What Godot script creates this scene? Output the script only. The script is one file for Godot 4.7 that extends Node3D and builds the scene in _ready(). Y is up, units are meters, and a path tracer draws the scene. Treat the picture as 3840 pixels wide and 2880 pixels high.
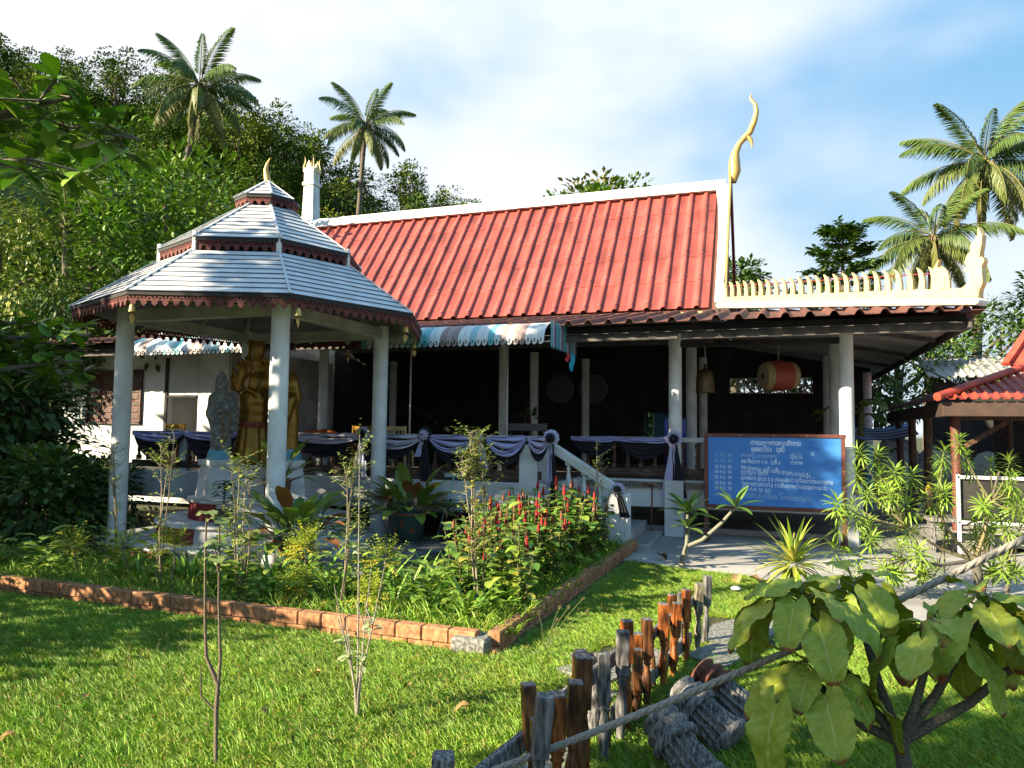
extends Node3D

var rng := RandomNumberGenerator.new()
var M := {}
var N := {}


# ---------------------------------------------------------------- geometry
class G:
	var v := PackedVector3Array()
	var n := PackedVector3Array()
	var c := PackedColorArray()
	var u := PackedVector2Array()
	var col := Color.WHITE

	func push(p: Vector3, nn: Vector3, uv := Vector2.ZERO) -> void:
		v.append(p); n.append(nn); c.append(col); u.append(uv)

	# corners counter-clockwise seen from the front
	func tri(a: Vector3, b: Vector3, d: Vector3) -> void:
		var nn := (b - a).cross(d - a).normalized()
		push(a, nn); push(d, nn); push(b, nn)

	func quad(a: Vector3, b: Vector3, d: Vector3, e: Vector3) -> void:
		tri(a, b, d); tri(a, d, e)

	# flips a face so that it looks along out
	func face(pts: Array, out: Vector3) -> void:
		var nn: Vector3 = (pts[1] - pts[0]).cross(pts[2] - pts[0])
		for i in range(1, pts.size() - 1):
			if nn.dot(out) >= 0.0:
				tri(pts[0], pts[i], pts[i + 1])
			else:
				tri(pts[0], pts[i + 1], pts[i])

	func box(at: Vector3, size: Vector3, bev := 0.0, bs := Basis.IDENTITY) -> void:
		var h := size * 0.5
		var w := minf(bev, minf(h.x, minf(h.y, h.z)) * 0.8)
		var P := func(s: Vector3, k: int) -> Vector3:
			var q := s * (h - Vector3.ONE * w)
			q[k] = s[k] * h[k]
			return at + bs * q
		for k in 3:
			var i := (k + 1) % 3
			var j := (k + 2) % 3
			for s in [-1.0, 1.0]:
				var pts := []
				for q in [[-1.0, -1.0], [1.0, -1.0], [1.0, 1.0], [-1.0, 1.0]]:
					var sg := Vector3.ZERO
					sg[k] = s; sg[i] = q[0]; sg[j] = q[1]
					pts.append(P.call(sg, k))
				var o := Vector3.ZERO
				o[k] = s
				face(pts, bs * o)
			if w > 0.0:
				for a in [-1.0, 1.0]:
					for b in [-1.0, 1.0]:
						var s0 := Vector3.ZERO
						s0[k] = -1.0; s0[i] = a; s0[j] = b
						var s1 := s0
						s1[k] = 1.0
						var o2 := Vector3.ZERO
						o2[i] = a; o2[j] = b
						face([P.call(s0, i), P.call(s0, j), P.call(s1, j), P.call(s1, i)], bs * o2)
		if w > 0.0:
			for a in [-1.0, 1.0]:
				for b in [-1.0, 1.0]:
					for d in [-1.0, 1.0]:
						var s := Vector3(a, b, d)
						face([P.call(s, 0), P.call(s, 1), P.call(s, 2)], bs * s)

	# a beam from a to b of width w and height h
	func beam(a: Vector3, b: Vector3, w: float, h: float, bev := 0.0, up := Vector3.UP) -> void:
		box((a + b) * 0.5, Vector3(w, h, a.distance_to(b)), bev, G.aim(b - a, up))

	static func aim(dir: Vector3, up := Vector3.UP) -> Basis:
		var d := dir.normalized()
		if absf(d.dot(up.normalized())) > 0.999:
			up = Vector3.RIGHT if absf(d.x) < 0.9 else Vector3.FORWARD
		return Basis.looking_at(-d, up)

	func tube(pts: Array, radii: Array, seg := 6, caps := true, squash := 1.0) -> void:
		var rows := []
		var ref := Vector3.ZERO
		for i in pts.size():
			var t: Vector3 = (pts[mini(i + 1, pts.size() - 1)] - pts[maxi(i - 1, 0)]).normalized()
			if ref == Vector3.ZERO:
				ref = Vector3.RIGHT if absf(t.x) < 0.8 else Vector3.FORWARD
			var b1 := (ref - t * ref.dot(t)).normalized()
			ref = b1
			var b2 := t.cross(b1)
			var row := PackedVector3Array()
			var r: float = radii[i] if i < radii.size() else radii[-1]
			for k in seg:
				var a := TAU * k / seg
				row.append(pts[i] + (b1 * cos(a) + b2 * sin(a) * squash) * r)
			rows.append(row)
		grid(rows, true)
		if caps:
			for e in [0, pts.size() - 1]:
				var row: PackedVector3Array = rows[e]
				var o: Vector3 = pts[0] - pts[1] if e == 0 else pts[-1] - pts[-2]
				face(Array(row), o)

	# profile of (radius, height) turned round the y axis
	func lathe(prof: Array, seg := 16, at := Vector3.ZERO, bs := Basis.IDENTITY, flute := 0, depth := 0.0) -> void:
		var rows := []
		for p in prof:
			var row := PackedVector3Array()
			for k in seg:
				var a := TAU * k / seg
				var r: float = p.x * (1.0 - depth * (0.5 + 0.5 * cos(a * flute))) if flute else p.x
				row.append(at + bs * Vector3(sin(a) * r, p.y, cos(a) * r))
			rows.append(row)
		grid(rows, true)

	# rows of points; smooth normals
	func grid(rows: Array, wrap := false) -> void:
		var R := rows.size()
		var K: int = rows[0].size()
		var nn := []
		for i in R:
			var nr := PackedVector3Array()
			var up: PackedVector3Array = rows[mini(i + 1, R - 1)]
			var dn: PackedVector3Array = rows[maxi(i - 1, 0)]
			var me: PackedVector3Array = rows[i]
			for k in K:
				var k1 := (k + 1) % K if wrap else mini(k + 1, K - 1)
				var k0 := (k + K - 1) % K if wrap else maxi(k - 1, 0)
				var q := (me[k1] - me[k0]).cross(up[k] - dn[k])
				if q.length_squared() < 1e-16:
					q = (up[k1] + dn[k1] - up[k0] - dn[k0]).cross(up[k] - dn[k])
				nr.append(q.normalized() if q.length_squared() > 1e-18 else Vector3.UP)
			nn.append(nr)
		for i in R - 1:
			var a: PackedVector3Array = rows[i]
			var b: PackedVector3Array = rows[i + 1]
			var na: PackedVector3Array = nn[i]
			var nb: PackedVector3Array = nn[i + 1]
			for k in (K if wrap else K - 1):
				var k1 := (k + 1) % K
				var u0 := Vector2(float(k) / (K - 1), float(i) / (R - 1))
				var u1 := Vector2(float(k + 1) / (K - 1), float(i + 1) / (R - 1))
				push(a[k], na[k], u0); push(b[k1], nb[k1], u1); push(a[k1], na[k1], Vector2(u1.x, u0.y))
				push(a[k], na[k], u0); push(b[k], nb[k], Vector2(u0.x, u1.y)); push(b[k1], nb[k1], u1)

	# flat polygon of (x, y) given thickness along z, then placed by xf
	func prism(poly: PackedVector2Array, z0: float, z1: float, xf := Transform3D.IDENTITY) -> void:
		var ix := Geometry2D.triangulate_polygon(poly)
		var of := xf.basis.z
		for i in range(0, ix.size(), 3):
			var a := poly[ix[i]]
			var b := poly[ix[i + 1]]
			var d := poly[ix[i + 2]]
			face([xf * Vector3(a.x, a.y, z1), xf * Vector3(b.x, b.y, z1), xf * Vector3(d.x, d.y, z1)], of)
			face([xf * Vector3(a.x, a.y, z0), xf * Vector3(b.x, b.y, z0), xf * Vector3(d.x, d.y, z0)], -of)
		var cw := 1.0 if Geometry2D.is_polygon_clockwise(poly) else -1.0
		for i in poly.size():
			var a := poly[i]
			var b := poly[(i + 1) % poly.size()]
			var o := Vector3(-(b.y - a.y), b.x - a.x, 0) * cw
			face([xf * Vector3(a.x, a.y, z0), xf * Vector3(b.x, b.y, z0), xf * Vector3(b.x, b.y, z1), xf * Vector3(a.x, a.y, z1)], xf.basis * o)

	func add(g: G, xf: Transform3D, tint := Color.WHITE) -> void:
		var nb := xf.basis.orthonormalized()
		for i in g.v.size():
			v.append(xf * g.v[i]); n.append(nb * g.n[i]); c.append(g.c[i] * tint)
		u.append_array(g.u)

	# leaf along +z with its face up (+y): length, half width, fold and droop; edges wave a little
	func leaf(L: float, W: float, fold := 0.25, droop := 0.3, seg := 4, blunt := 0.5, wave := 0.0, xf := Transform3D.IDENTITY) -> void:
		var mid := PackedVector3Array()
		var lf := PackedVector3Array()
		var rt := PackedVector3Array()
		for i in seg + 1:
			var t := float(i) / seg
			var s := pow(sin(PI * pow(t, blunt if blunt > 0.0 else 1.0)), 0.8) if i > 0 and i < seg else 0.04
			var a := droop * t
			var m := Vector3(0, -L * t * sin(a) * 0.7, L * t * (1.0 - 0.25 * a * a * t))
			var w := W * s
			var wv := wave * W * sin(t * 17.0)
			mid.append(xf * m)
			lf.append(xf * (m + Vector3(-w, w * fold + wv, 0)))
			rt.append(xf * (m + Vector3(w, w * fold - wv, 0)))
		grid([lf, mid, rt])

	func mesh() -> ArrayMesh:
		var a := []
		a.resize(Mesh.ARRAY_MAX)
		a[Mesh.ARRAY_VERTEX] = v
		a[Mesh.ARRAY_NORMAL] = n
		a[Mesh.ARRAY_COLOR] = c
		a[Mesh.ARRAY_TEX_UV] = u
		var m := ArrayMesh.new()
		m.add_surface_from_arrays(Mesh.PRIMITIVE_TRIANGLES, a)
		return m


# ---------------------------------------------------------------- scene helpers
func V(x: float, y: float, z: float) -> Vector3:
	return Vector3(x, y, z)


func XF(at: Vector3, bs := Basis.IDENTITY) -> Transform3D:
	return Transform3D(bs, at)


func rr(a: float, b: float) -> float:
	return rng.randf_range(a, b)


func tag(o: Node, label: String, cat := "", group := "", kind := "") -> void:
	if label: o.set_meta("label", label)
	if cat: o.set_meta("category", cat)
	if group: o.set_meta("group", group)
	if kind: o.set_meta("kind", kind)


func thing(nm: String, label: String, cat: String, at := Vector3.ZERO, turn := 0.0, group := "") -> Node3D:
	var o := Node3D.new()
	o.name = nm
	o.position = at
	o.rotation.y = turn
	tag(o, label, cat, group)
	add_child(o, true)
	return o


func part(nm: String, shape, m: Material, parent: Node = null, label := "") -> MeshInstance3D:
	var o := MeshInstance3D.new()
	o.name = nm
	var me: ArrayMesh = shape.mesh() if shape is G else shape
	o.mesh = me
	o.material_override = m
	if label: o.set_meta("label", label)
	(parent if parent else self).add_child(o, true)
	return o


func put(nm: String, me: Mesh, m: Material, parent: Node, xf: Transform3D) -> MeshInstance3D:
	var o := MeshInstance3D.new()
	o.name = nm
	o.mesh = me
	o.material_override = m
	o.transform = xf
	parent.add_child(o, true)
	return o


func solo(nm: String, shape, m: Material, label: String, cat: String, group := "") -> MeshInstance3D:
	var o := part(nm, shape, m)
	tag(o, label, cat, group)
	return o


func struct(nm: String, shape, m: Material, label := "") -> MeshInstance3D:
	var o := part(nm, shape, m)
	tag(o, label, "", "", "structure")
	return o


func scatter(nm: String, me: Mesh, m: Material, xfs: Array, tints: Array, parent: Node = null) -> MultiMeshInstance3D:
	var mm := MultiMesh.new()
	mm.transform_format = MultiMesh.TRANSFORM_3D
	mm.use_colors = true
	mm.mesh = me
	mm.instance_count = xfs.size()
	for i in xfs.size():
		mm.set_instance_transform(i, xfs[i])
		mm.set_instance_color(i, tints[i])
	var o := MultiMeshInstance3D.new()
	o.name = nm
	o.multimesh = mm
	o.material_override = m
	o.set_meta("kind", "stuff")
	(parent if parent else self).add_child(o, true)
	return o


# ---------------------------------------------------------------- materials
func ntex(freq: float, lo: float, hi: float, sd: int, oct := 4, size := 256, kind := FastNoiseLite.TYPE_SIMPLEX_SMOOTH) -> NoiseTexture2D:
	var f := FastNoiseLite.new()
	f.noise_type = kind
	f.frequency = freq
	f.seed = sd
	f.fractal_octaves = oct
	var g := Gradient.new()
	g.set_color(0, Color(lo, lo, lo))
	g.set_color(1, Color(hi, hi, hi))
	g.set_offset(0, 0.25)
	g.set_offset(1, 0.75)
	var t := NoiseTexture2D.new()
	t.width = size
	t.height = size
	t.seamless = true
	t.noise = f
	t.color_ramp = g
	return t


func lin(r: float, g: float, b: float) -> Color:
	return Color(r, g, b).linear_to_srgb()


# colour in linear, real-world values
func mat(nm: String, r: float, g: float, b: float, rough := 0.8, o := {}) -> StandardMaterial3D:
	var m := StandardMaterial3D.new()
	m.resource_name = nm
	m.albedo_color = lin(r, g, b)
	m.roughness = rough
	m.vertex_color_use_as_albedo = o.get("vc", true)
	if o.has("metal"): m.metallic = o.metal
	if o.has("spec"): m.metallic_specular = o.spec
	if o.has("tex"):
		m.albedo_texture = o.tex
		m.uv1_triplanar = o.get("tri", true)
		m.uv1_world_triplanar = o.get("world", true)
		var s = o.get("scale", 1.0)
		m.uv1_scale = s if s is Vector3 else Vector3.ONE * s
	if o.has("bump"):
		m.heightmap_enabled = true
		m.heightmap_texture = o.bump
		m.heightmap_scale = o.get("bs", 0.5)
		m.uv1_triplanar = o.get("tri", true)
		m.uv1_world_triplanar = o.get("world", true)
		var s2 = o.get("scale", 1.0)
		m.uv1_scale = s2 if s2 is Vector3 else Vector3.ONE * s2
	if o.has("back"):
		m.backlight_enabled = true
		m.backlight = o.back
	if o.has("coat"):
		m.clearcoat_enabled = true
		m.clearcoat = o.coat
		m.clearcoat_roughness = 0.2
	if o.get("two", false): m.cull_mode = BaseMaterial3D.CULL_DISABLED
	M[nm] = m
	return m


func materials() -> void:
	var soft := ntex(0.012, 0.72, 1.0, 3)
	var fine := ntex(0.05, 0.7, 1.0, 5, 5)
	var grit := ntex(0.12, 0.55, 1.0, 7, 5)
	var stain := ntex(0.006, 0.8, 1.0, 11, 5)
	var clean := ntex(0.014, 0.88, 1.0, 12, 5)
	var streak := ntex(0.03, 0.35, 1.0, 13, 4)
	N.fine = fine
	N.grit = grit
	mat("white", 0.72, 0.73, 0.72, 0.75, {tex = clean, scale = 0.4, spec = 0.3})
	mat("plaster", 0.66, 0.68, 0.68, 0.9, {tex = stain, scale = 0.35, bump = fine, bs = 0.06})
	mat("rough_plaster", 0.62, 0.64, 0.65, 0.95, {tex = stain, scale = 0.9, bump = ntex(0.03, 0.0, 1.0, 21, 4), bs = 0.8})
	mat("column", 0.68, 0.71, 0.72, 0.6, {tex = clean, scale = 0.5})
	mat("tile", 0.4, 0.082, 0.064, 0.6, {tex = soft, scale = Vector3(0.9, 0.35, 0.35)})
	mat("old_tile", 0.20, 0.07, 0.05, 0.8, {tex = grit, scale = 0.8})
	mat("right_tile", 0.52, 0.075, 0.04, 0.55, {tex = soft, scale = 0.8})
	mat("gable_red", 0.22, 0.02, 0.02, 0.6, {tex = fine})
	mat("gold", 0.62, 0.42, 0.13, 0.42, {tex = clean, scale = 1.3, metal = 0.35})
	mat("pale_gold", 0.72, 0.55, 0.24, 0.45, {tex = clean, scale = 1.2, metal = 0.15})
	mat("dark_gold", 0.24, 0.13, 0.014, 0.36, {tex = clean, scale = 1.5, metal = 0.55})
	mat("purlin", 0.1, 0.09, 0.085, 0.8, {tex = soft, scale = 0.7})
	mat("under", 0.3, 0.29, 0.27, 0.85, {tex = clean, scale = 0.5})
	mat("soffit", 0.5, 0.48, 0.46, 0.85, {tex = stain, scale = 0.5})
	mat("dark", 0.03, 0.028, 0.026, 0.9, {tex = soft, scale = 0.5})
	mat("wood", 0.13, 0.055, 0.03, 0.6, {tex = streak, scale = Vector3(3, 0.6, 3)})
	mat("dark_wood", 0.06, 0.035, 0.025, 0.75, {tex = clean})
	mat("rail_wood", 0.14, 0.07, 0.045, 0.65, {tex = streak, scale = Vector3(0.5, 3, 3)})
	mat("board_wood", 0.15, 0.045, 0.03, 0.6, {tex = fine, scale = 2.0})
	mat("deck", 0.2, 0.17, 0.14, 0.6, {tex = fine})
	mat("lap", 0.66, 0.68, 0.7, 0.45, {tex = clean, scale = 0.7})
	mat("trim", 0.13, 0.022, 0.016, 0.7, {tex = soft, scale = 1.5})
	mat("black", 0.012, 0.012, 0.014, 0.7)
	mat("joint", 0.07, 0.075, 0.085, 0.8)
	mat("paint", 1, 1, 1, 0.55)
	mat("cloth", 1, 1, 1, 0.95, {back = Color(0.25, 0.25, 0.28), two = true})
	mat("brick", 0.5, 0.235, 0.11, 0.92, {tex = fine, scale = 1.2, bump = grit, bs = 0.12})
	mat("concrete", 0.4, 0.39, 0.37, 0.9, {tex = stain, scale = 0.28, bump = grit, bs = 0.15})
	mat("slab", 0.3, 0.3, 0.27, 0.92, {tex = grit, scale = 0.8, bump = grit, bs = 0.3})
	mat("floor_tile", 0.34, 0.33, 0.33, 0.16, {tex = soft, scale = 0.7})
	mat("red_paint", 0.3, 0.022, 0.028, 0.6, {tex = grit, scale = 1.4})
	mat("soil", 0.075, 0.085, 0.025, 1.0, {tex = grit, scale = 0.9, bump = grit, bs = 1.0})
	mat("hill", 0.03, 0.05, 0.015, 1.0, {tex = grit, scale = 0.1})
	mat("bark", 0.19, 0.16, 0.12, 0.95, {tex = grit, scale = 2.5, bump = grit, bs = 0.3})
	mat("stem", 1, 1, 1, 0.85, {tex = grit, scale = 3.0})
	mat("leaf", 1, 1, 1, 0.5, {back = Color(0.5, 0.62, 0.16), two = true, spec = 0.45})
	mat("glossy_leaf", 1, 1, 1, 0.36, {back = Color(0.42, 0.55, 0.12), two = true})
	mat("big_leaf", 1, 1, 1, 0.5, {back = Color(0.5, 0.56, 0.1), two = true, spec = 0.4})
	mat("far_leaf", 1, 1, 1, 0.7, {back = Color(0.3, 0.36, 0.12), two = true, spec = 0.2})
	mat("grass", 1, 1, 1, 0.6, {back = Color(0.5, 0.6, 0.15), two = true})
	mat("post", 1, 1, 1, 0.42, {tex = streak, scale = Vector3(4, 0.7, 4), bump = grit, bs = 0.3})
	mat("grey_post", 1, 1, 1, 0.9, {tex = streak, scale = Vector3(4, 0.7, 4), bump = streak, bs = 0.2})
	mat("grey_wood", 0.3, 0.29, 0.28, 0.95, {tex = streak, scale = Vector3(6, 1.5, 6), bump = streak, bs = 0.2})
	mat("rope", 0.36, 0.33, 0.28, 0.95, {tex = fine, scale = 8.0})
	mat("metal", 0.4, 0.4, 0.4, 0.35, {metal = 0.8})
	mat("bronze", 0.2, 0.14, 0.06, 0.45, {metal = 0.6, tex = grit})
	mat("old_white", 0.27, 0.28, 0.27, 0.85, {tex = ntex(0.03, 0.6, 1.0, 33, 5), scale = 1.6, bump = grit, bs = 0.2})
	mat("blue_plastic", 0.02, 0.06, 0.35, 0.4)


func _ready() -> void:
	var cam := Camera3D.new()
	cam.name = "camera"
	cam.position = Vector3(0, 1.75, 0)
	cam.basis = Basis(Vector3.UP, deg_to_rad(19.43)) * Basis(Vector3.RIGHT, deg_to_rad(3.68)) * Basis(Vector3.BACK, deg_to_rad(0.7))
	cam.fov = 54.85
	cam.far = 900.0
	cam.near = 0.05
	add_child(cam)
	var we := WorldEnvironment.new()
	we.name = "world"
	var env := Environment.new()
	env.background_mode = Environment.BG_SKY
	env.tonemap_mode = Environment.TONE_MAPPER_LINEAR
	env.tonemap_exposure = 3.5
	env.background_energy_multiplier = 1.0
	env.sdfgi_enabled = true
	env.ssao_enabled = true
	env.ssil_enabled = true
	var sky := Sky.new()
	var pan := PanoramaSkyMaterial.new()
	pan.panorama = sky_picture()
	sky.sky_material = pan
	env.sky = sky
	we.environment = env
	add_child(we)
	var sun := DirectionalLight3D.new()
	sun.name = "sun"
	sun.light_color = Color(1.0, 0.93, 0.8)
	sun.light_energy = 1.6
	sun.light_angular_distance = 0.5
	sun.shadow_enabled = true
	sun.basis = Basis.looking_at(-Vector3(-0.646, 0.407, 0.646), Vector3.UP)
	add_child(sun)
	rng.seed = 20240611
	materials()
	ground()
	hall()
	pavilion()
	right_building()
	bunting()
	porch_objects()
	statues()
	bed()
	fence()
	foreground()
	trees()
	lawn()


# air and clouds only
func sky_picture() -> ImageTexture:
	var w := 1024
	var h := 512
	var im := Image.create(w, h, false, Image.FORMAT_RGBAF)
	var f := FastNoiseLite.new()
	f.seed = 5
	f.frequency = 1.5
	f.fractal_octaves = 5
	var f2 := FastNoiseLite.new()
	f2.seed = 9
	f2.frequency = 0.75
	f2.fractal_octaves = 2
	for y in h:
		var el := PI * (0.5 - (y + 0.5) / h)
		var up := sin(el)
		for x in w:
			var az := TAU * ((x + 0.5) / w - 0.5)
			var d := Vector3(-sin(az) * cos(el), up, -cos(az) * cos(el))
			if up < 0.0:
				im.set_pixel(x, y, Color(0.1, 0.1, 0.08))
				continue
			var a := 0.5 + 0.75 * f.get_noise_3d(d.x * 1.0, d.y * 2.4, d.z * 1.0 + d.x * 0.5)
			var b := f2.get_noise_3d(d.x, d.y * 1.2, d.z)
			# thicker haze low down and towards the sun's half of the sky, clear blue high over the right
			var thin := clampf((up - 0.14) * 2.2 + d.x * 1.7 + b * 0.5 - 0.02, 0.0, 1.0)
			var cloud := clampf(1.0 - thin * 0.95 + (a - 0.5) * 1.1, 0.0, 1.0)
			cloud = cloud * cloud * (3.0 - 2.0 * cloud)
			var blue := Color(0.06, 0.155, 0.262).lerp(Color(0.17, 0.24, 0.29), clampf(1.0 - up * 2.0, 0.0, 1.0))
			var white := Color(0.295, 0.31, 0.325)
			im.set_pixel(x, y, blue.lerp(white, cloud))
	return ImageTexture.create_from_image(im)


# ---------------------------------------------------------------- setting
func sheet(pts: Array, y: float) -> G:
	var g := G.new()
	var poly := PackedVector2Array()
	for p in pts: poly.append(Vector2(p[0], p[1]))
	var ix := Geometry2D.triangulate_polygon(poly)
	for i in range(0, ix.size(), 3):
		g.face([V(poly[ix[i]].x, y, poly[ix[i]].y), V(poly[ix[i + 1]].x, y, poly[ix[i + 1]].y), V(poly[ix[i + 2]].x, y, poly[ix[i + 2]].y)], Vector3.UP)
	return g


func hill_height(x: float, z: float) -> float:
	# a long ridge that falls from the far left to the back of the hall
	var P := [[-170.0, -62.0, 62.0], [-106.0, -72.0, 51.0], [-80.0, -82.0, 45.0], [-58.0, -96.0, 33.0], [-44.0, -106.0, 20.0], [-22.0, -118.0, 0.0]]
	var best := 0.0
	var q := Vector2(x, z)
	for i in P.size() - 1:
		var a := Vector2(P[i][0], P[i][1])
		var b := Vector2(P[i + 1][0], P[i + 1][1])
		var t := clampf((q - a).dot(b - a) / (b - a).length_squared(), 0.0, 1.0)
		var d := q.distance_to(a.lerp(b, t))
		var h := lerpf(P[i][2], P[i + 1][2], t)
		best = maxf(best, h * exp(-pow(d / 42.0, 2.0)))
	return maxf(0.0, best - 1.5)


func ground() -> void:
	struct("ground", sheet([[-500, 60], [500, 60], [500, -800], [-500, -800]], 0.0), M.soil)
	var g := G.new()
	var rows := []
	for i in 40:
		var row := PackedVector3Array()
		for k in 40:
			var x := -210.0 + 200.0 * k / 39.0
			var z := 20.0 - 230.0 * i / 39.0
			row.append(V(x, hill_height(x, z) - 0.3, z))
		rows.append(row)
	g.grid(rows)
	struct("hill", g, M.hill, "wooded hillside rising at the left behind the pavilion")
	struct("paving", sheet([[-1.96, -10.2], [-1.45, -10.05], [-1.08, -9.83], [-0.39, -9.69], [0.02, -9.45], [0.23, -9.09], [0.6, -8.45], [1.2, -7.9], [2.6, -7.2], [14, -5.5], [14, -22], [-3.4, -22], [-3.4, -11.0], [-1.96, -11.0]], 0.012), M.concrete, "pale concrete paving before the hall")
	var path := Node3D.new()
	path.name = "path"
	add_child(path)
	tag(path, "path of rough flat stone slabs crossing the lawn", "", "", "structure")
	for s in [[[-0.62, -6.45], [-0.1, -6.62], [0.1, -7.3], [-0.22, -7.48], [-0.52, -7.05]], [[-1.5, -5.3], [-1.12, -5.1], [-0.7, -5.9], [-0.98, -6.12]], [[-1.42, -4.3], [-1.2, -4.2], [-0.98, -4.95], [-1.3, -5.2]], [[-1.3, -3.4], [-1.0, -3.3], [-0.95, -4.05], [-1.25, -4.2]], [[-0.66, -6.0], [-0.35, -5.8], [-0.12, -6.45], [-0.5, -6.4]]]:
		var poly := PackedVector2Array()
		for p in s: poly.append(Vector2(p[0], -p[1]))
		var b := G.new()
		b.prism(poly, 0.0, 0.035 + rr(0, 0.01), XF(Vector3.ZERO, Basis(Vector3.RIGHT, -PI / 2)))
		part("slab", b, M.slab, path)


# ---------------------------------------------------------------- roof tiles
# one ridge and one pan of corrugated tile, running up the slope along -z, its lower edge at z = 0
func tile_mesh(L: float, pitch: float, tone: float, deep := 0.062) -> ArrayMesh:
	var g := G.new()
	g.col = Color(tone, tone, tone)
	var pr := [[0.0, 0.0], [0.1, 0.0], [0.2, 0.8], [0.26, 1.0], [0.36, 1.0], [0.42, 0.8], [0.52, 0.0], [1.0, 0.0]]
	var lo := PackedVector3Array()
	var hi := PackedVector3Array()
	var lo2 := PackedVector3Array()
	var hi2 := PackedVector3Array()
	for p in pr:
		lo.append(V(p[0] * pitch, p[1] * deep + 0.011, 0))
		hi.append(V(p[0] * pitch, p[1] * deep + 0.002, -L))
		lo2.append(V(p[0] * pitch, p[1] * deep + 0.001, 0))
		hi2.append(V(p[0] * pitch, p[1] * deep - 0.008, -L))
	g.grid([lo, hi])
	g.grid([hi2, lo2])
	g.grid([lo2, lo])
	return g.mesh()


func column_mesh(r: float, h: float, foot := 0.0) -> G:
	var g := G.new()
	var pr := [Vector2(r, 0), Vector2(r, h)]
	if foot > 0.0:
		pr = [Vector2(r + foot, 0), Vector2(r + foot, 0.1), Vector2(r + foot * 0.5, 0.14), Vector2(r, 0.18), Vector2(r * 1.01, h * 0.5), Vector2(r, h)]
	g.lathe(pr, 20)
	return g


func turned(h: float, w: float) -> G:
	# a turned baluster: square ends, swelling middle
	var g := G.new()
	g.box(V(0, h * 0.1, 0), V(w, h * 0.2, w), 0.004)
	g.box(V(0, h * 0.9, 0), V(w, h * 0.2, w), 0.004)
	g.lathe([Vector2(w * 0.3, h * 0.2), Vector2(w * 0.48, h * 0.24), Vector2(w * 0.3, h * 0.28), Vector2(w * 0.46, h * 0.38), Vector2(w * 0.4, h * 0.5), Vector2(w * 0.24, h * 0.64), Vector2(w * 0.42, h * 0.7), Vector2(w * 0.28, h * 0.74), Vector2(w * 0.3, h * 0.8)], 10)
	return g


func box_part(nm: String, at: Vector3, size: Vector3, m: Material, parent: Node, bev := 0.01, label := "") -> MeshInstance3D:
	var g := G.new()
	g.box(at, size, bev)
	return part(nm, g, m, parent, label)


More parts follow.
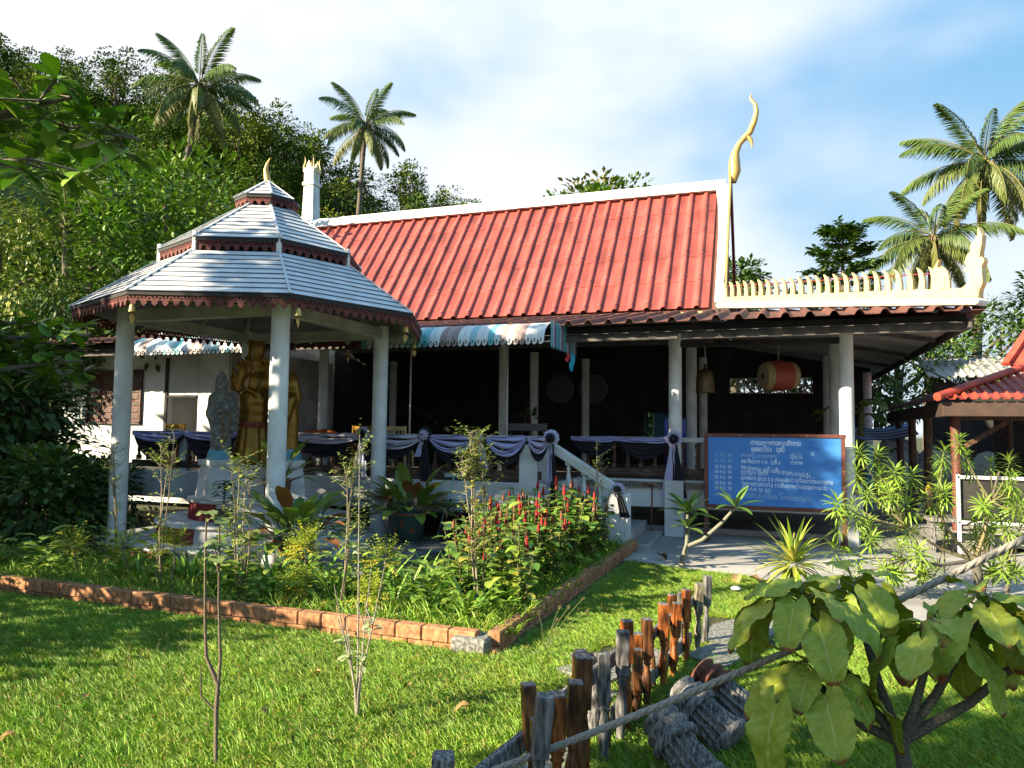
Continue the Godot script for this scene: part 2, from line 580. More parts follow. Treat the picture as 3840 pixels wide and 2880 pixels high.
func hall() -> void:
	var h := thing("temple_hall", "open-sided temple hall with red tiled roof, white columns and gold finials", "building")
	var P := 0.33
	# upper roof: five courses up the front slope
	var A := V(-12.4, 4.25, -15.0)
	var R := V(-12.4, 7.45, -17.6)
	var slope := (R - A).normalized()
	var bs := Basis(Vector3.RIGHT, slope.cross(Vector3.RIGHT) * -1.0, -slope)
	bs = Basis(Vector3.RIGHT, (-slope).cross(Vector3.RIGHT), -slope)
	var tones := [tile_mesh(0.88, P, 1.0), tile_mesh(0.88, P, 0.92), tile_mesh(0.88, P, 0.8), tile_mesh(0.88, P, 1.1)]
	var bolts := G.new()
	for k in 5:
		for i in 34:
			put("roof_tile", tones[rng.randi() % 4], M.tile, h, XF(A + V(i * P, 0, 0) + slope * 0.8246 * k, bs))
			bolts.box(A + V(i * P + 0.1056, 0, 0) + slope * (0.8246 * k + 0.14) + bs.y * 0.082, V(0.03, 0.03, 0.03), 0.0, bs)
	part("bolts", bolts, M.metal, h).set_meta("kind", "stuff")
	# rear slope
	var g := G.new()
	g.face([V(-12.4, 7.45, -17.6), V(-1.0, 7.45, -17.6), V(-1.0, 4.25, -20.2), V(-12.4, 4.25, -20.2)], V(0, 1, -1))
	g.face([V(-12.4, 7.4, -17.6), V(-1.0, 7.4, -17.6), V(-1.0, 4.2, -15.04), V(-12.4, 4.2, -15.04)], V(0, -1, -1))
	part("roof_back", g, M.old_tile, h)
	g = G.new()
	var prof := PackedVector2Array([Vector2(-0.2, -0.1), Vector2(0.2, -0.1), Vector2(0.13, 0.09), Vector2(0.06, 0.17), Vector2(-0.06, 0.17), Vector2(-0.13, 0.09)])
	g.prism(prof, -12.5, -0.98, XF(V(0, 7.5, -17.6), Basis(V(0, 0, -1), Vector3.UP, V(1, 0, 0))))
	part("ridge_cap", g, M.white, h)
	box_part("eave_board", V(-6.8, 4.13, -14.97), V(11.4, 0.09, 0.05), M.pale_gold, h)
	# gable at the right end
	g = G.new()
	g.face([V(-0.98, 4.2, -15.0), V(-0.98, 4.2, -20.2), V(-0.98, 7.5, -17.6)], V(1, 0, 0))
	part("gable", g, M.gable_red, h)
	g = G.new()
	g.face([V(-12.3, 4.2, -15.0), V(-12.3, 4.2, -20.2), V(-12.3, 7.5, -17.6)], V(-1, 0, 0))
	part("gable", g, M.white, h)
	# verge: the white plaster band, widening towards the ridge
	g = G.new()
	var vb := []
	for i in 9:
		var t := i / 8.0
		var c0 := A.lerp(R, t)
		var wd := 0.16 + 0.14 * pow(t, 4.0)
		var y0 := c0 + bs.y * 0.0
		vb.append([V(-0.9 - wd, y0.y, y0.z), V(-0.9, y0.y, y0.z), 0.13])
	for i in 8:
		var a: Array = vb[i]
		var b: Array = vb[i + 1]
		var up: Vector3 = bs.y * 0.14
		g.face([a[0] + up, a[1] + up, b[1] + up, b[0] + up], bs.y)
		g.face([a[0] - up, a[0] + up, b[0] + up, b[0] - up], Vector3.LEFT)
		g.face([a[1] - up, a[1] + up, b[1] + up, b[1] - up], Vector3.RIGHT)
	g.face([vb[0][0] - bs.y * 0.14, vb[0][1] - bs.y * 0.14, vb[0][1] + bs.y * 0.14, vb[0][0] + bs.y * 0.14], -slope)
	part("verge", g, M.white, h)
	g = G.new()
	g.beam(V(-0.87, 4.15, -14.92), V(-0.87, 7.78, -17.62), 0.05, 0.16, 0.01)
	part("bargeboard", g, M.gold, h, "thin gold bargeboard edging the gable")
	g = G.new()
	g.beam(V(-0.87, 4.1, -20.2), V(-0.87, 7.6, -17.66), 0.06, 0.3, 0.01)
	part("bargeboard", g, M.gable_red, h)
	# horn-shaped finial on the ridge end
	g = G.new()
	var zz := -17.6
	var cp := []
	var cr := [0.09, 0.14, 0.135, 0.09, 0.065, 0.07, 0.075, 0.07, 0.055, 0.045, 0.035, 0.006]
	for q in [[-0.83, 7.6], [-0.78, 7.86], [-0.79, 8.05], [-0.76, 8.3], [-0.67, 8.5], [-0.56, 8.62], [-0.44, 8.74], [-0.34, 8.98], [-0.285, 9.22], [-0.32, 9.4], [-0.415, 9.54], [-0.4, 9.66]]:
		cp.append(V(q[0], q[1], zz))
	g.tube(cp, cr, 10)
	g.tube([V(-0.5, 8.66, zz), V(-0.42, 8.56, zz), V(-0.39, 8.46, zz), V(-0.405, 8.37, zz)], [0.06, 0.05, 0.03, 0.004], 8)
	part("horn_finial", g, M.gold, h)

	# lower roof: front slope with its wavy eave, two courses
	var E := V(0, 3.475, -11.5)
	var up2 := V(0, 0.675, -3.5)
	var L2 := up2.length()
	up2 = up2 / L2
	var b2 := Basis(Vector3.RIGHT, (-up2).cross(Vector3.RIGHT), -up2)
	var old := [tile_mesh(1.86, P, 1.0, 0.07), tile_mesh(1.86, P, 0.8, 0.07), tile_mesh(1.86, P, 1.25, 0.07)]
	for i in 61:
		var x := -17.4 + i * P
		var hip := clampf((x + 0.9 - 0.1) / 3.65, 0.0, 1.0)
		var top := L2 * (1.0 - hip)
		if top > 0.12:
			put("eave_tile", old[rng.randi() % 3], M.old_tile, h, XF(V(x, 0, 0) + E, b2 * Basis.from_scale(V(1, 1, minf(1.0, top / 1.86)))))
		if top > 1.95:
			put("eave_tile", old[rng.randi() % 3], M.old_tile, h, XF(V(x, 0, 0) + E + up2 * 1.79, b2 * Basis.from_scale(V(1, 1, minf(1.0, (top - 1.79) / 1.86)))))
	var su := V(-3.65, 0.675, 0).normalized()
	var b3 := Basis(V(0, 0, -1), (-su).cross(V(0, 0, -1)), -su)
	for i in 34:
		var z := -11.62 - i * P
		var len := clampf((-z - 11.5) / 3.5, 0.0, 1.0) * 3.7
		if len > 0.1:
			put("eave_tile", old[rng.randi() % 3], M.old_tile, h, XF(V(2.75, 3.475, z), b3 * Basis.from_scale(V(1, 1, len / 1.86))))
	# boards under the lower roof
	var xs := []
	for i in 17: xs.append(-17.4 + i * 1.18)
	xs.append(2.55)
	for i in xs.size() - 1:
		g = G.new()
		var x0: float = xs[i] + 0.008
		var x1: float = xs[i + 1] - 0.008
		var z0 := -15.0 + maxf(0.0, x0 + 0.9) * 0.96
		var z1 := -15.0 + maxf(0.0, x1 + 0.9) * 0.96
		g.face([V(x0, 3.35, -11.72), V(x1, 3.35, -11.72), V(x1, 3.35 - (z1 + 11.72) * 0.19, z1), V(x0, 3.35 - (z0 + 11.72) * 0.19, z0)], Vector3.DOWN)
		part("soffit_board", g, M.soffit, h)
	for i in 10:
		g = G.new()
		var z0 := -11.75 - i * 1.15
		var z1 := z0 - 1.13
		var x0 := maxf(-0.9, 2.5 - (-z0 - 11.72) * 1.04)
		var x1 := maxf(-0.9, 2.5 - (-z1 - 11.72) * 1.04)
		g.face([V(2.52, 3.352, z0), V(2.52, 3.352, z1), V(x1, 3.352 + (2.52 - x1) * 0.185, z1), V(x0, 3.352 + (2.52 - x0) * 0.185, z0)], Vector3.DOWN)
		part("soffit_board", g, M.soffit, h)
	for z in [-13.6, -16.0, -18.4]:
		g = G.new()
		g.beam(V(1.25, 3.54, z), V(2.5, 3.31, z), 0.1, 0.05)
		part("batten", g, M.purlin, h)
	# purlins that carry the eave
	box_part("purlin", V(-7.7, 3.3, -11.84), V(12.6, 0.12, 0.05), M.purlin, h)
	box_part("purlin", V(0.62, 3.305, -11.88), V(3.95, 0.13, 0.05), M.purlin, h)
	box_part("fascia", V(-7.0, 3.42, -11.92), V(19.2, 0.14, 0.04), M.dark, h)
	box_part("purlin", V(2.6, 3.34, -17.2), V(0.05, 0.15, 11.0), M.purlin, h)
	box_part("beam", V(-0.2, 3.3, -13.1), V(2.8, 0.1, 0.12), M.dark, h)
	g = G.new()
	g.beam(V(-1.0, 3.28, -12.0), V(-1.0, 3.6, -14.9), 0.12, 0.16)
	part("beam", g, M.dark, h)
	# white plaster under the gold crest, along the hip
	g = G.new()
	g.beam(V(-0.95, 4.26, -14.95), V(2.72, 3.59, -11.52), 0.3, 0.1, 0.035)
	part("hip_plaster", g, M.white, h)
	g = G.new()
	g.beam(V(-0.9, 4.36, -14.93), V(2.7, 3.72, -11.55), 0.14, 0.13, 0.015)
	part("crest_base", g, M.pale_gold, h)
	var hd := (V(2.7, 3.74, -11.55) - V(-0.9, 4.38, -14.93)).normalized()
	var flat := V(hd.x, 0, hd.z).normalized()
	var fb := Basis(flat, Vector3.UP, flat.cross(Vector3.UP))
	var fg := G.new()
	fg.prism(PackedVector2Array([Vector2(-0.04, 0), Vector2(0.055, 0), Vector2(0.06, 0.08), Vector2(0.052, 0.15), Vector2(0.028, 0.22), Vector2(-0.015, 0.275), Vector2(-0.075, 0.32), Vector2(-0.045, 0.25), Vector2(-0.03, 0.17), Vector2(-0.036, 0.08)]), -0.025, 0.025)
	var fm := fg.mesh()
	for i in 25:
		var t := (i + 0.4) / 27.0
		put("crest_flame", fm, M.pale_gold, h, XF(V(-0.9, 4.42, -14.93).lerp(V(2.7, 3.78, -11.55), t), fb * Basis.from_scale(V(0.92, 1.0 + 0.12 * t, 1))))
	g = G.new()
	g.tube([V(-0.8, 4.64, -14.9), V(2.4, 4.09, -11.9)], [0.012, 0.012], 6)
	part("crest_rod", g, M.red_paint, h)
	# end ornament of the crest, two flame shapes
	g = G.new()
	g.prism(PackedVector2Array([Vector2(-0.45, 0.0), Vector2(0.06, -0.02), Vector2(0.14, 0.12), Vector2(0.13, 0.4), Vector2(0.18, 0.47), Vector2(0.16, 0.54), Vector2(0.09, 0.55), Vector2(0.14, 0.75), Vector2(0.16, 0.9), Vector2(0.08, 1.05), Vector2(0.08, 0.94), Vector2(0.02, 0.84), Vector2(-0.07, 0.78), Vector2(-0.07, 0.68), Vector2(-0.14, 0.62), Vector2(-0.19, 0.5), Vector2(-0.14, 0.44), Vector2(-0.22, 0.38), Vector2(-0.1, 0.32), Vector2(-0.09, 0.2), Vector2(-0.18, 0.13)]), -0.05, 0.05, XF(V(2.66, 3.74, -11.58), fb * Basis.from_scale(V(0.72, 0.84, 1))))
	part("crest_ornament", g, M.pale_gold, h)
	g = G.new()
	g.prism(PackedVector2Array([Vector2(-0.08, 0), Vector2(0.1, 0), Vector2(0.09, 0.09), Vector2(0.12, 0.16), Vector2(0.08, 0.26), Vector2(0.0, 0.33), Vector2(0.03, 0.43), Vector2(-0.06, 0.3), Vector2(-0.08, 0.15)]), -0.035, 0.035, XF(V(2.27, 3.86, -11.95), fb))
	part("crest_ornament", g, M.pale_gold, h)

	# columns
	var cols := [[1.13, -13.1], [-1.6, -13.1], [-1.6, -15.8], [1.16, -15.8], [-5.45, -14.9], [-5.3, -16.6], [-8.95, -13.4], [-4.5, -18.4], [-9.8, -18.0], [1.2, -18.6], [-1.6, -18.6]]
	for i in cols.size():
		part("column", column_mesh(0.113 if i < 4 else 0.1, 3.62), M.column, h).position = V(cols[i][0], 0, cols[i][1])
	for p in [[1.13, -13.1, 0.44], [-1.6, -13.02, 0.95], [-3.42, -11.2, 0.6], [-6.2, -11.2, 0.6], [-9.2, -11.2, 0.6], [-12.4, -11.2, 0.6], [-3.4, -13.1, 0.6]]:
		box_part("pier", V(p[0], p[2] / 2, p[1]), V(0.32, p[2], 0.3), M.plaster, h)
	# deck: floors and white edges
	box_part("floor", V(-5.9, 0.86, -16.5), V(14.4, 0.1, 7.0), M.deck, h, 0)
	box_part("floor", V(-8.2, 0.86, -12.05), V(9.8, 0.1, 1.88), M.deck, h, 0)
	box_part("floor_edge", V(-1.1, 0.71, -13.12), V(4.5, 0.48, 0.12), M.plaster, h)
	box_part("floor_edge", V(-8.2, 0.7, -11.06), V(9.88, 0.5, 0.14), M.plaster, h)
	box_part("floor_edge", V(-3.27, 0.698, -12.1), V(0.13, 0.5, 1.94), M.plaster, h)
	box_part("floor_edge", V(1.3, 0.7, -16.6), V(0.12, 0.5, 6.8), M.plaster, h)
	# a low kerb at the foot of the open underfloor
	box_part("kerb", V(-0.8, 0.05, -13.62), V(4.2, 0.1, 0.2), M.concrete, h, 0.01)
	# inner walls
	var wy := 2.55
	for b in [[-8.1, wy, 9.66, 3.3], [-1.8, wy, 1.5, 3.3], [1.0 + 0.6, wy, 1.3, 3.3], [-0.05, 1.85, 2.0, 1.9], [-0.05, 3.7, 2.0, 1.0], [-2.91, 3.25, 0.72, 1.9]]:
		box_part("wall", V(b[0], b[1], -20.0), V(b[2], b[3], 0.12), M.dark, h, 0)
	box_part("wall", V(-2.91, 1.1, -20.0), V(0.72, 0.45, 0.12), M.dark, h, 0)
	# pierced block band in the back wall
	for i in 11:
		for k in 2:
			g = G.new()
			var c := V(-1.05 + 0.18 * (i + 0.5), 2.8 + 0.2 * (k + 0.5), -20.0)
			for s in [-1.0, 1.0]:
				g.box(c + V(0.08 * s, 0, 0), V(0.02, 0.2, 0.1))
				g.box(c + V(0, 0.09 * s, 0), V(0.14, 0.02, 0.1))
				g.box(c + V(0.04 * s, 0.05 * s, 0), V(0.05, 0.02, 0.09))
			part("vent_block", g, M.plaster, h)
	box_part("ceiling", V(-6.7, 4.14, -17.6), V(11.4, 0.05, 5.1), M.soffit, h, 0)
	box_part("wall", V(-13.0, 2.5, -16.5), V(0.12, 3.4, 7.0), M.plaster, h, 0)
	# closed room at the left end: white wall, shutters, doorway
	for b in [[-16.3, 2.2, 2.6, 2.6], [-14.25, 1.38, 1.5, 0.95], [-14.25, 3.25, 1.5, 0.5], [-13.1, 2.2, 0.8, 2.6], [-12.29, 2.98, 0.82, 1.04], [-11.47, 2.2, 0.8, 2.6]]:
		box_part("wall", V(b[0], b[1], -13.05), V(b[2], b[3], 0.12), M.plaster, h, 0)
	box_part("wall", V(-14.3, 0.5, -13.05), V(6.6, 0.8, 0.13), M.plaster, h, 0)
	box_part("wall", V(-11.1, 2.2, -15.0), V(0.12, 2.6, 3.9), M.plaster, h, 0)
	for x in [-14.83, -14.44, -14.06, -13.67]:
		var sh := box_part("shutter", V(x, 2.43, -13.0), V(0.37, 1.12, 0.05), M.board_wood, h, 0.008)
		for k in 7:
			box_part("slat", V(x, 1.98 + k * 0.15, -12.965), V(0.3, 0.1, 0.02), M.wood, sh, 0.004)
	g = G.new()
	for b in [[-15.04, 2.43, 0.06, 1.2], [-13.46, 2.43, 0.06, 1.2], [-14.25, 3.02, 1.64, 0.06], [-14.25, 1.84, 1.64, 0.06]]:
		g.box(V(b[0], b[1], -12.97), V(b[2], b[3], 0.08), 0.006)
	part("window_frame", g, M.wood, h)
	g = G.new()
	g.box(V(-12.74, 2.0, -12.98), V(0.07, 2.6, 0.05))
	g.box(V(-12.3, 2.44, -12.98), V(0.82, 0.05, 0.04))
	part("door_frame", g, M.dark, h)

	# railings: two runs
	var bal := turned(0.44, 0.075).mesh()
	for run in [[-11.6, -3.4, -11.05], [-3.3, 1.0, -13.1]]:
		var L: float = run[1] - run[0]
		box_part("handrail", V((run[0] + run[1]) / 2, 1.64, run[2]), V(L, 0.09, 0.1), M.soffit, h, 0.012)
		box_part("bottom_rail", V((run[0] + run[1]) / 2, 1.07, run[2]), V(L, 0.13, 0.07), M.rail_wood, h, 0.01)
		for i in int(L / 0.24):
			put("baluster", bal, M.rail_wood, h, XF(V(run[0] + 0.15 + i * 0.24, 1.14, run[2])))
	box_part("end_post", V(-3.6, 1.24, -11.42), V(0.3, 0.62, 0.85), M.plaster, h, 0.012)
	for x in [-7.4, -10.4]:
		box_part("rail_post", V(x, 1.27, -11.1), V(0.16, 0.66, 0.14), M.plaster, h, 0.01)
	# stairs going down to the right, with a plastered handrail
	for i in 5:
		box_part("step", V(-3.05 + i * 0.28, (0.76 - i * 0.17) / 2, -12.15), V(0.28, 0.76 - i * 0.17, 1.7), M.concrete, h, 0.012)
	g = G.new()
	g.beam(V(-3.24, 1.5, -11.2), V(-2.2, 0.86, -11.2), 0.16, 0.14, 0.012)
	part("stair_rail", g, M.plaster, h)
	g = G.new()
	g.beam(V(-3.24, 0.9, -11.2), V(-2.2, 0.28, -11.2), 0.14, 0.12, 0.012)
	part("stair_rail", g, M.plaster, h)
	box_part("stair_post", V(-2.2, 0.42, -11.2), V(0.3, 0.84, 0.26), M.plaster, h, 0.012)
	var wb := turned(0.58, 0.09).mesh()
	for i in 3:
		put("stair_baluster", wb, M.column, h, XF(V(-3.0 + i * 0.25, 0.78 - i * 0.15, -11.2)))
	# black rain pipe on the left wall and a slim steel post
	g = G.new()
	g.tube([V(-6.9, 0.95, -13.4), V(-6.9, 3.5, -13.4)], [0.02, 0.02], 8)
	g.tube([V(-4.75, 0.95, -13.2), V(-4.75, 3.5, -13.2)], [0.022, 0.022], 8)
	part("steel_post", g, M.metal, h)

	awning("curved striped awning of blue and white slats at the eave beside the pavilion", -6.6, -3.25, true)
	awning("faded striped awning behind the left pavilion column over the shuttered window", -11.75, -8.9, false)

	# white tapering pillar with a gold crown
	var wp := thing("pillar", "slim white tapering pillar with small gold crown beyond the ridge end", "pillar", V(-14.72, 0, -21))
	wp.scale = V(0.66, 0.99, 0.66)
	g = G.new()
	var q := []
	for r in [[0.36, 0.0], [0.33, 8.7], [0.28, 10.08]]:
		q.append([V(-r[0], r[1], r[0]), V(r[0], r[1], r[0]), V(r[0], r[1], -r[0]), V(-r[0], r[1], -r[0])])
	for i in 2:
		for k in 4:
			g.face([q[i][k], q[i][(k + 1) % 4], q[i + 1][(k + 1) % 4], q[i + 1][k]], q[i][k] + q[i][(k + 1) % 4] - V(0, 2 * q[i][k].y, 0))
	part("shaft", g, M.white, wp)
	box_part("collar", V(0, 10.14, 0), V(0.7, 0.12, 0.7), M.white, wp, 0.02)
	box_part("head", V(0, 10.42, 0), V(0.58, 0.46, 0.58), M.white, wp, 0.02)
	for k in 4:
		g = G.new()
		g.prism(PackedVector2Array([Vector2(-0.31, 0), Vector2(0.31, 0), Vector2(0.33, 0.2), Vector2(0.2, 0.12), Vector2(0.1, 0.18), Vector2(0, 0.4), Vector2(-0.1, 0.18), Vector2(-0.2, 0.12), Vector2(-0.33, 0.2)]), 0.29, 0.32, XF(V(0, 10.55, 0), Basis(Vector3.UP, k * PI / 2)))
		g.prism(PackedVector2Array([Vector2(-0.07, -0.3), Vector2(0.07, -0.3), Vector2(0.06, -0.05), Vector2(0, 0.02), Vector2(-0.06, -0.05)]), 0.29, 0.315, XF(V(0, 10.55, 0), Basis(Vector3.UP, k * PI / 2)))
		g.tube([V(0.3, 10.7, 0.3).rotated(Vector3.UP, k * PI / 2), V(0.24, 10.95, 0.24).rotated(Vector3.UP, k * PI / 2), V(0.28, 11.1, 0.28).rotated(Vector3.UP, k * PI / 2)], [0.05, 0.03, 0.004], 6)
		part("crown_leaf", g, M.pale_gold, wp)


func awning(label: String, x0: float, x1: float, cap: bool) -> void:
	var a := thing("awning", label, "awning")
	var cols := [Color(0.12, 0.42, 0.48), Color(0.62, 0.66, 0.66), Color(0.26, 0.19, 0.18), Color(0.5, 0.6, 0.64), Color(0.24, 0.5, 0.56), Color(0.62, 0.66, 0.66), Color(0.32, 0.26, 0.25)]
	var w := 0.105
	var n := int((x1 - x0) / w)
	for i in n:
		var g := G.new()
		g.col = cols[(i * 3 + i / 5) % cols.size()] if not (i % 4 == 1) else cols[1]
		var rows := []
		for k in 9:
			var t := k / 8.0
			var y := 3.52 - 0.36 * pow(t, 1.7)
			var z := -11.46 + 0.5 * sin(t * PI / 2)
			var row := PackedVector3Array()
			for s in 5:
				var u := s / 4.0
				row.append(V(x0 + (i + u * 0.97) * w, y - (0.045 * sin(PI * u) if k == 8 else 0.0), z + 0.008 * sin(PI * u)))
			rows.append(row)
		g.grid(rows)
		var sl := part("slat", g, M.paint, a)
		# punched marks near the lower edge
		var d := G.new()
		d.col = Color(0.02, 0.03, 0.03)
		for q in [[0.5, 3.2, 0.012], [0.5, 3.165, 0.008], [0.05, 3.17, 0.014]]:
			d.box(V(x0 + (i + q[0]) * w, q[1], -10.95), V(q[2] * 1.6, q[2] * 2.2, 0.012))
		part("cutout", d, M.paint, sl)
	if cap:
		for i in 15:
			var g := G.new()
			g.col = [Color(0.1, 0.32, 0.38), Color(0.34, 0.44, 0.5), Color(0.16, 0.14, 0.2), Color(0.1, 0.34, 0.44)][i % 4]
			var z := -11.0 - i * 0.1
			var rows := []
			for k in 5:
				var t := k / 4.0
				rows.append(PackedVector3Array([V(x1 + 0.002 * i, 3.5 - 0.4 * t, z), V(x1 + 0.01 + 0.002 * i, 3.5 - 0.45 * t, z - 0.045), V(x1 + 0.002 * i, 3.5 - 0.4 * t, z - 0.09)]))
			g.grid(rows)
			part("slat", g, M.paint, a)
	var g2 := G.new()
	g2.tube([V(x0, 3.16, -11.0), V(x1, 3.16, -11.0)], [0.012, 0.012], 6)
	part("rod", g2, M.metal, a)


func ring(c: Vector3, r: float, y: float, k: float) -> Vector3:
	var a := k * PI / 4.0
	return V(c.x + r * sin(a), y, c.z + r * cos(a))


func fret_row(a: Vector3, b: Vector3, h: float) -> G:
	# carved board: arched row above, pointed drops below, gaps between
	var g := G.new()
	var L := a.distance_to(b)
	var n := int(L / (h * 0.82))
	var d := (b - a) / n
	var dir := d.normalized()
	var bs := Basis(dir, Vector3.UP, dir.cross(Vector3.UP))
	g.beam(a + V(0, -0.012, 0), b + V(0, -0.012, 0), 0.02, 0.024)
	var w := d.length()
	for i in n:
		var c := a + d * (i + 0.5)
		var x := XF(c, bs)
		g.prism(PackedVector2Array([Vector2(-w * 0.36, -h * 0.5), Vector2(0, -h * 0.36), Vector2(w * 0.36, -h * 0.5), Vector2(w * 0.24, -h * 0.66), Vector2(w * 0.3, -h * 0.76), Vector2(0, -h), Vector2(-w * 0.3, -h * 0.76), Vector2(-w * 0.24, -h * 0.66)]), -0.009, 0.009, x)
		for s in [-1.0, 1.0]:
			g.beam(c + dir * (w * 0.5 * s) + V(0, -0.02, 0), c + dir * (w * 0.2 * s) + V(0, -h * 0.46, 0), 0.016, w * 0.16)
			g.beam(c + dir * (w * 0.48 * s) + V(0, -h * 0.45, 0), c + dir * (w * 0.28 * s) + V(0, -h * 0.55, 0), 0.016, w * 0.15)
		g.box(c + V(0, -h * 0.2, 0), V(w * 0.22, h * 0.3, 0.016), 0.0, bs)
	return g


func tier(p: Node, c: Vector3, r0: float, y0: float, r1: float, y1: float, n: int, fh: float) -> void:
	for k in 8:
		var gap := G.new()
		for i in n:
			var t0 := float(i) / n
			var t1 := float(i + 1) / n
			var g := G.new()
			var lift := 0.014
			var ra := lerpf(r0, r1, t0)
			var rb := lerpf(r0, r1, t1) - 0.01
			var ya := lerpf(y0, y1, t0)
			var yb := lerpf(y0, y1, t1)
			var a := ring(c, ra, ya + lift, k)
			var b := ring(c, ra, ya + lift, k + 1)
			var d := ring(c, rb, yb + 0.004, k + 1)
			var e := ring(c, rb, yb + 0.004, k)
			var out := (a + b) * 0.5 - V(c.x, ya, c.z) + V(0, 0.5, 0)
			g.face([a, b, d, e], out)
			var low := V(0, -0.010, 0)
			var inn := (V(c.x, ya, c.z) - (a + b) * 0.5).normalized() * 0.05
			part("plank", g, M.lap, p)
			gap.face([a + low * 1.15, b + low * 1.15, b, a], out)
			gap.face([a + low + inn * 0.1, b + low + inn * 0.1, b + low + inn, a + low + inn], Vector3.DOWN)
		# the dark boarding under the laps, and the eave edge
		var q := G.new()
		q.face([ring(c, r0 - 0.02, y0 - 0.012, k), ring(c, r0 - 0.02, y0 - 0.012, k + 1), ring(c, r1 - 0.02, y1 - 0.012, k + 1), ring(c, r1 - 0.02, y1 - 0.012, k)], V(0, 1, 0))
		q.face([ring(c, r0 - 0.012, y0 - 0.045, k), ring(c, r0 - 0.012, y0 - 0.045, k + 1), ring(c, r0 - 0.012, y0 + 0.0, k + 1), ring(c, r0 - 0.012, y0 + 0.0, k)], ring(c, 1, 0, k + 0.5) - V(c.x, 0, c.z))
		part("eave_edge", q, M.black, p)
		part("lap_joints", gap, M.joint, p)
		var f := fret_row(ring(c, r0 - 0.035, y0 - 0.03, k), ring(c, r0 - 0.035, y0 - 0.03, k + 1), fh)
		part("fretwork", f, M.trim, p)
		var hp := G.new()
		hp.beam(ring(c, r0 + 0.004, y0 + 0.018, k), ring(c, r1, y1 + 0.02, k), 0.03, 0.012)
		part("hip_strip", hp, M.lap, p)


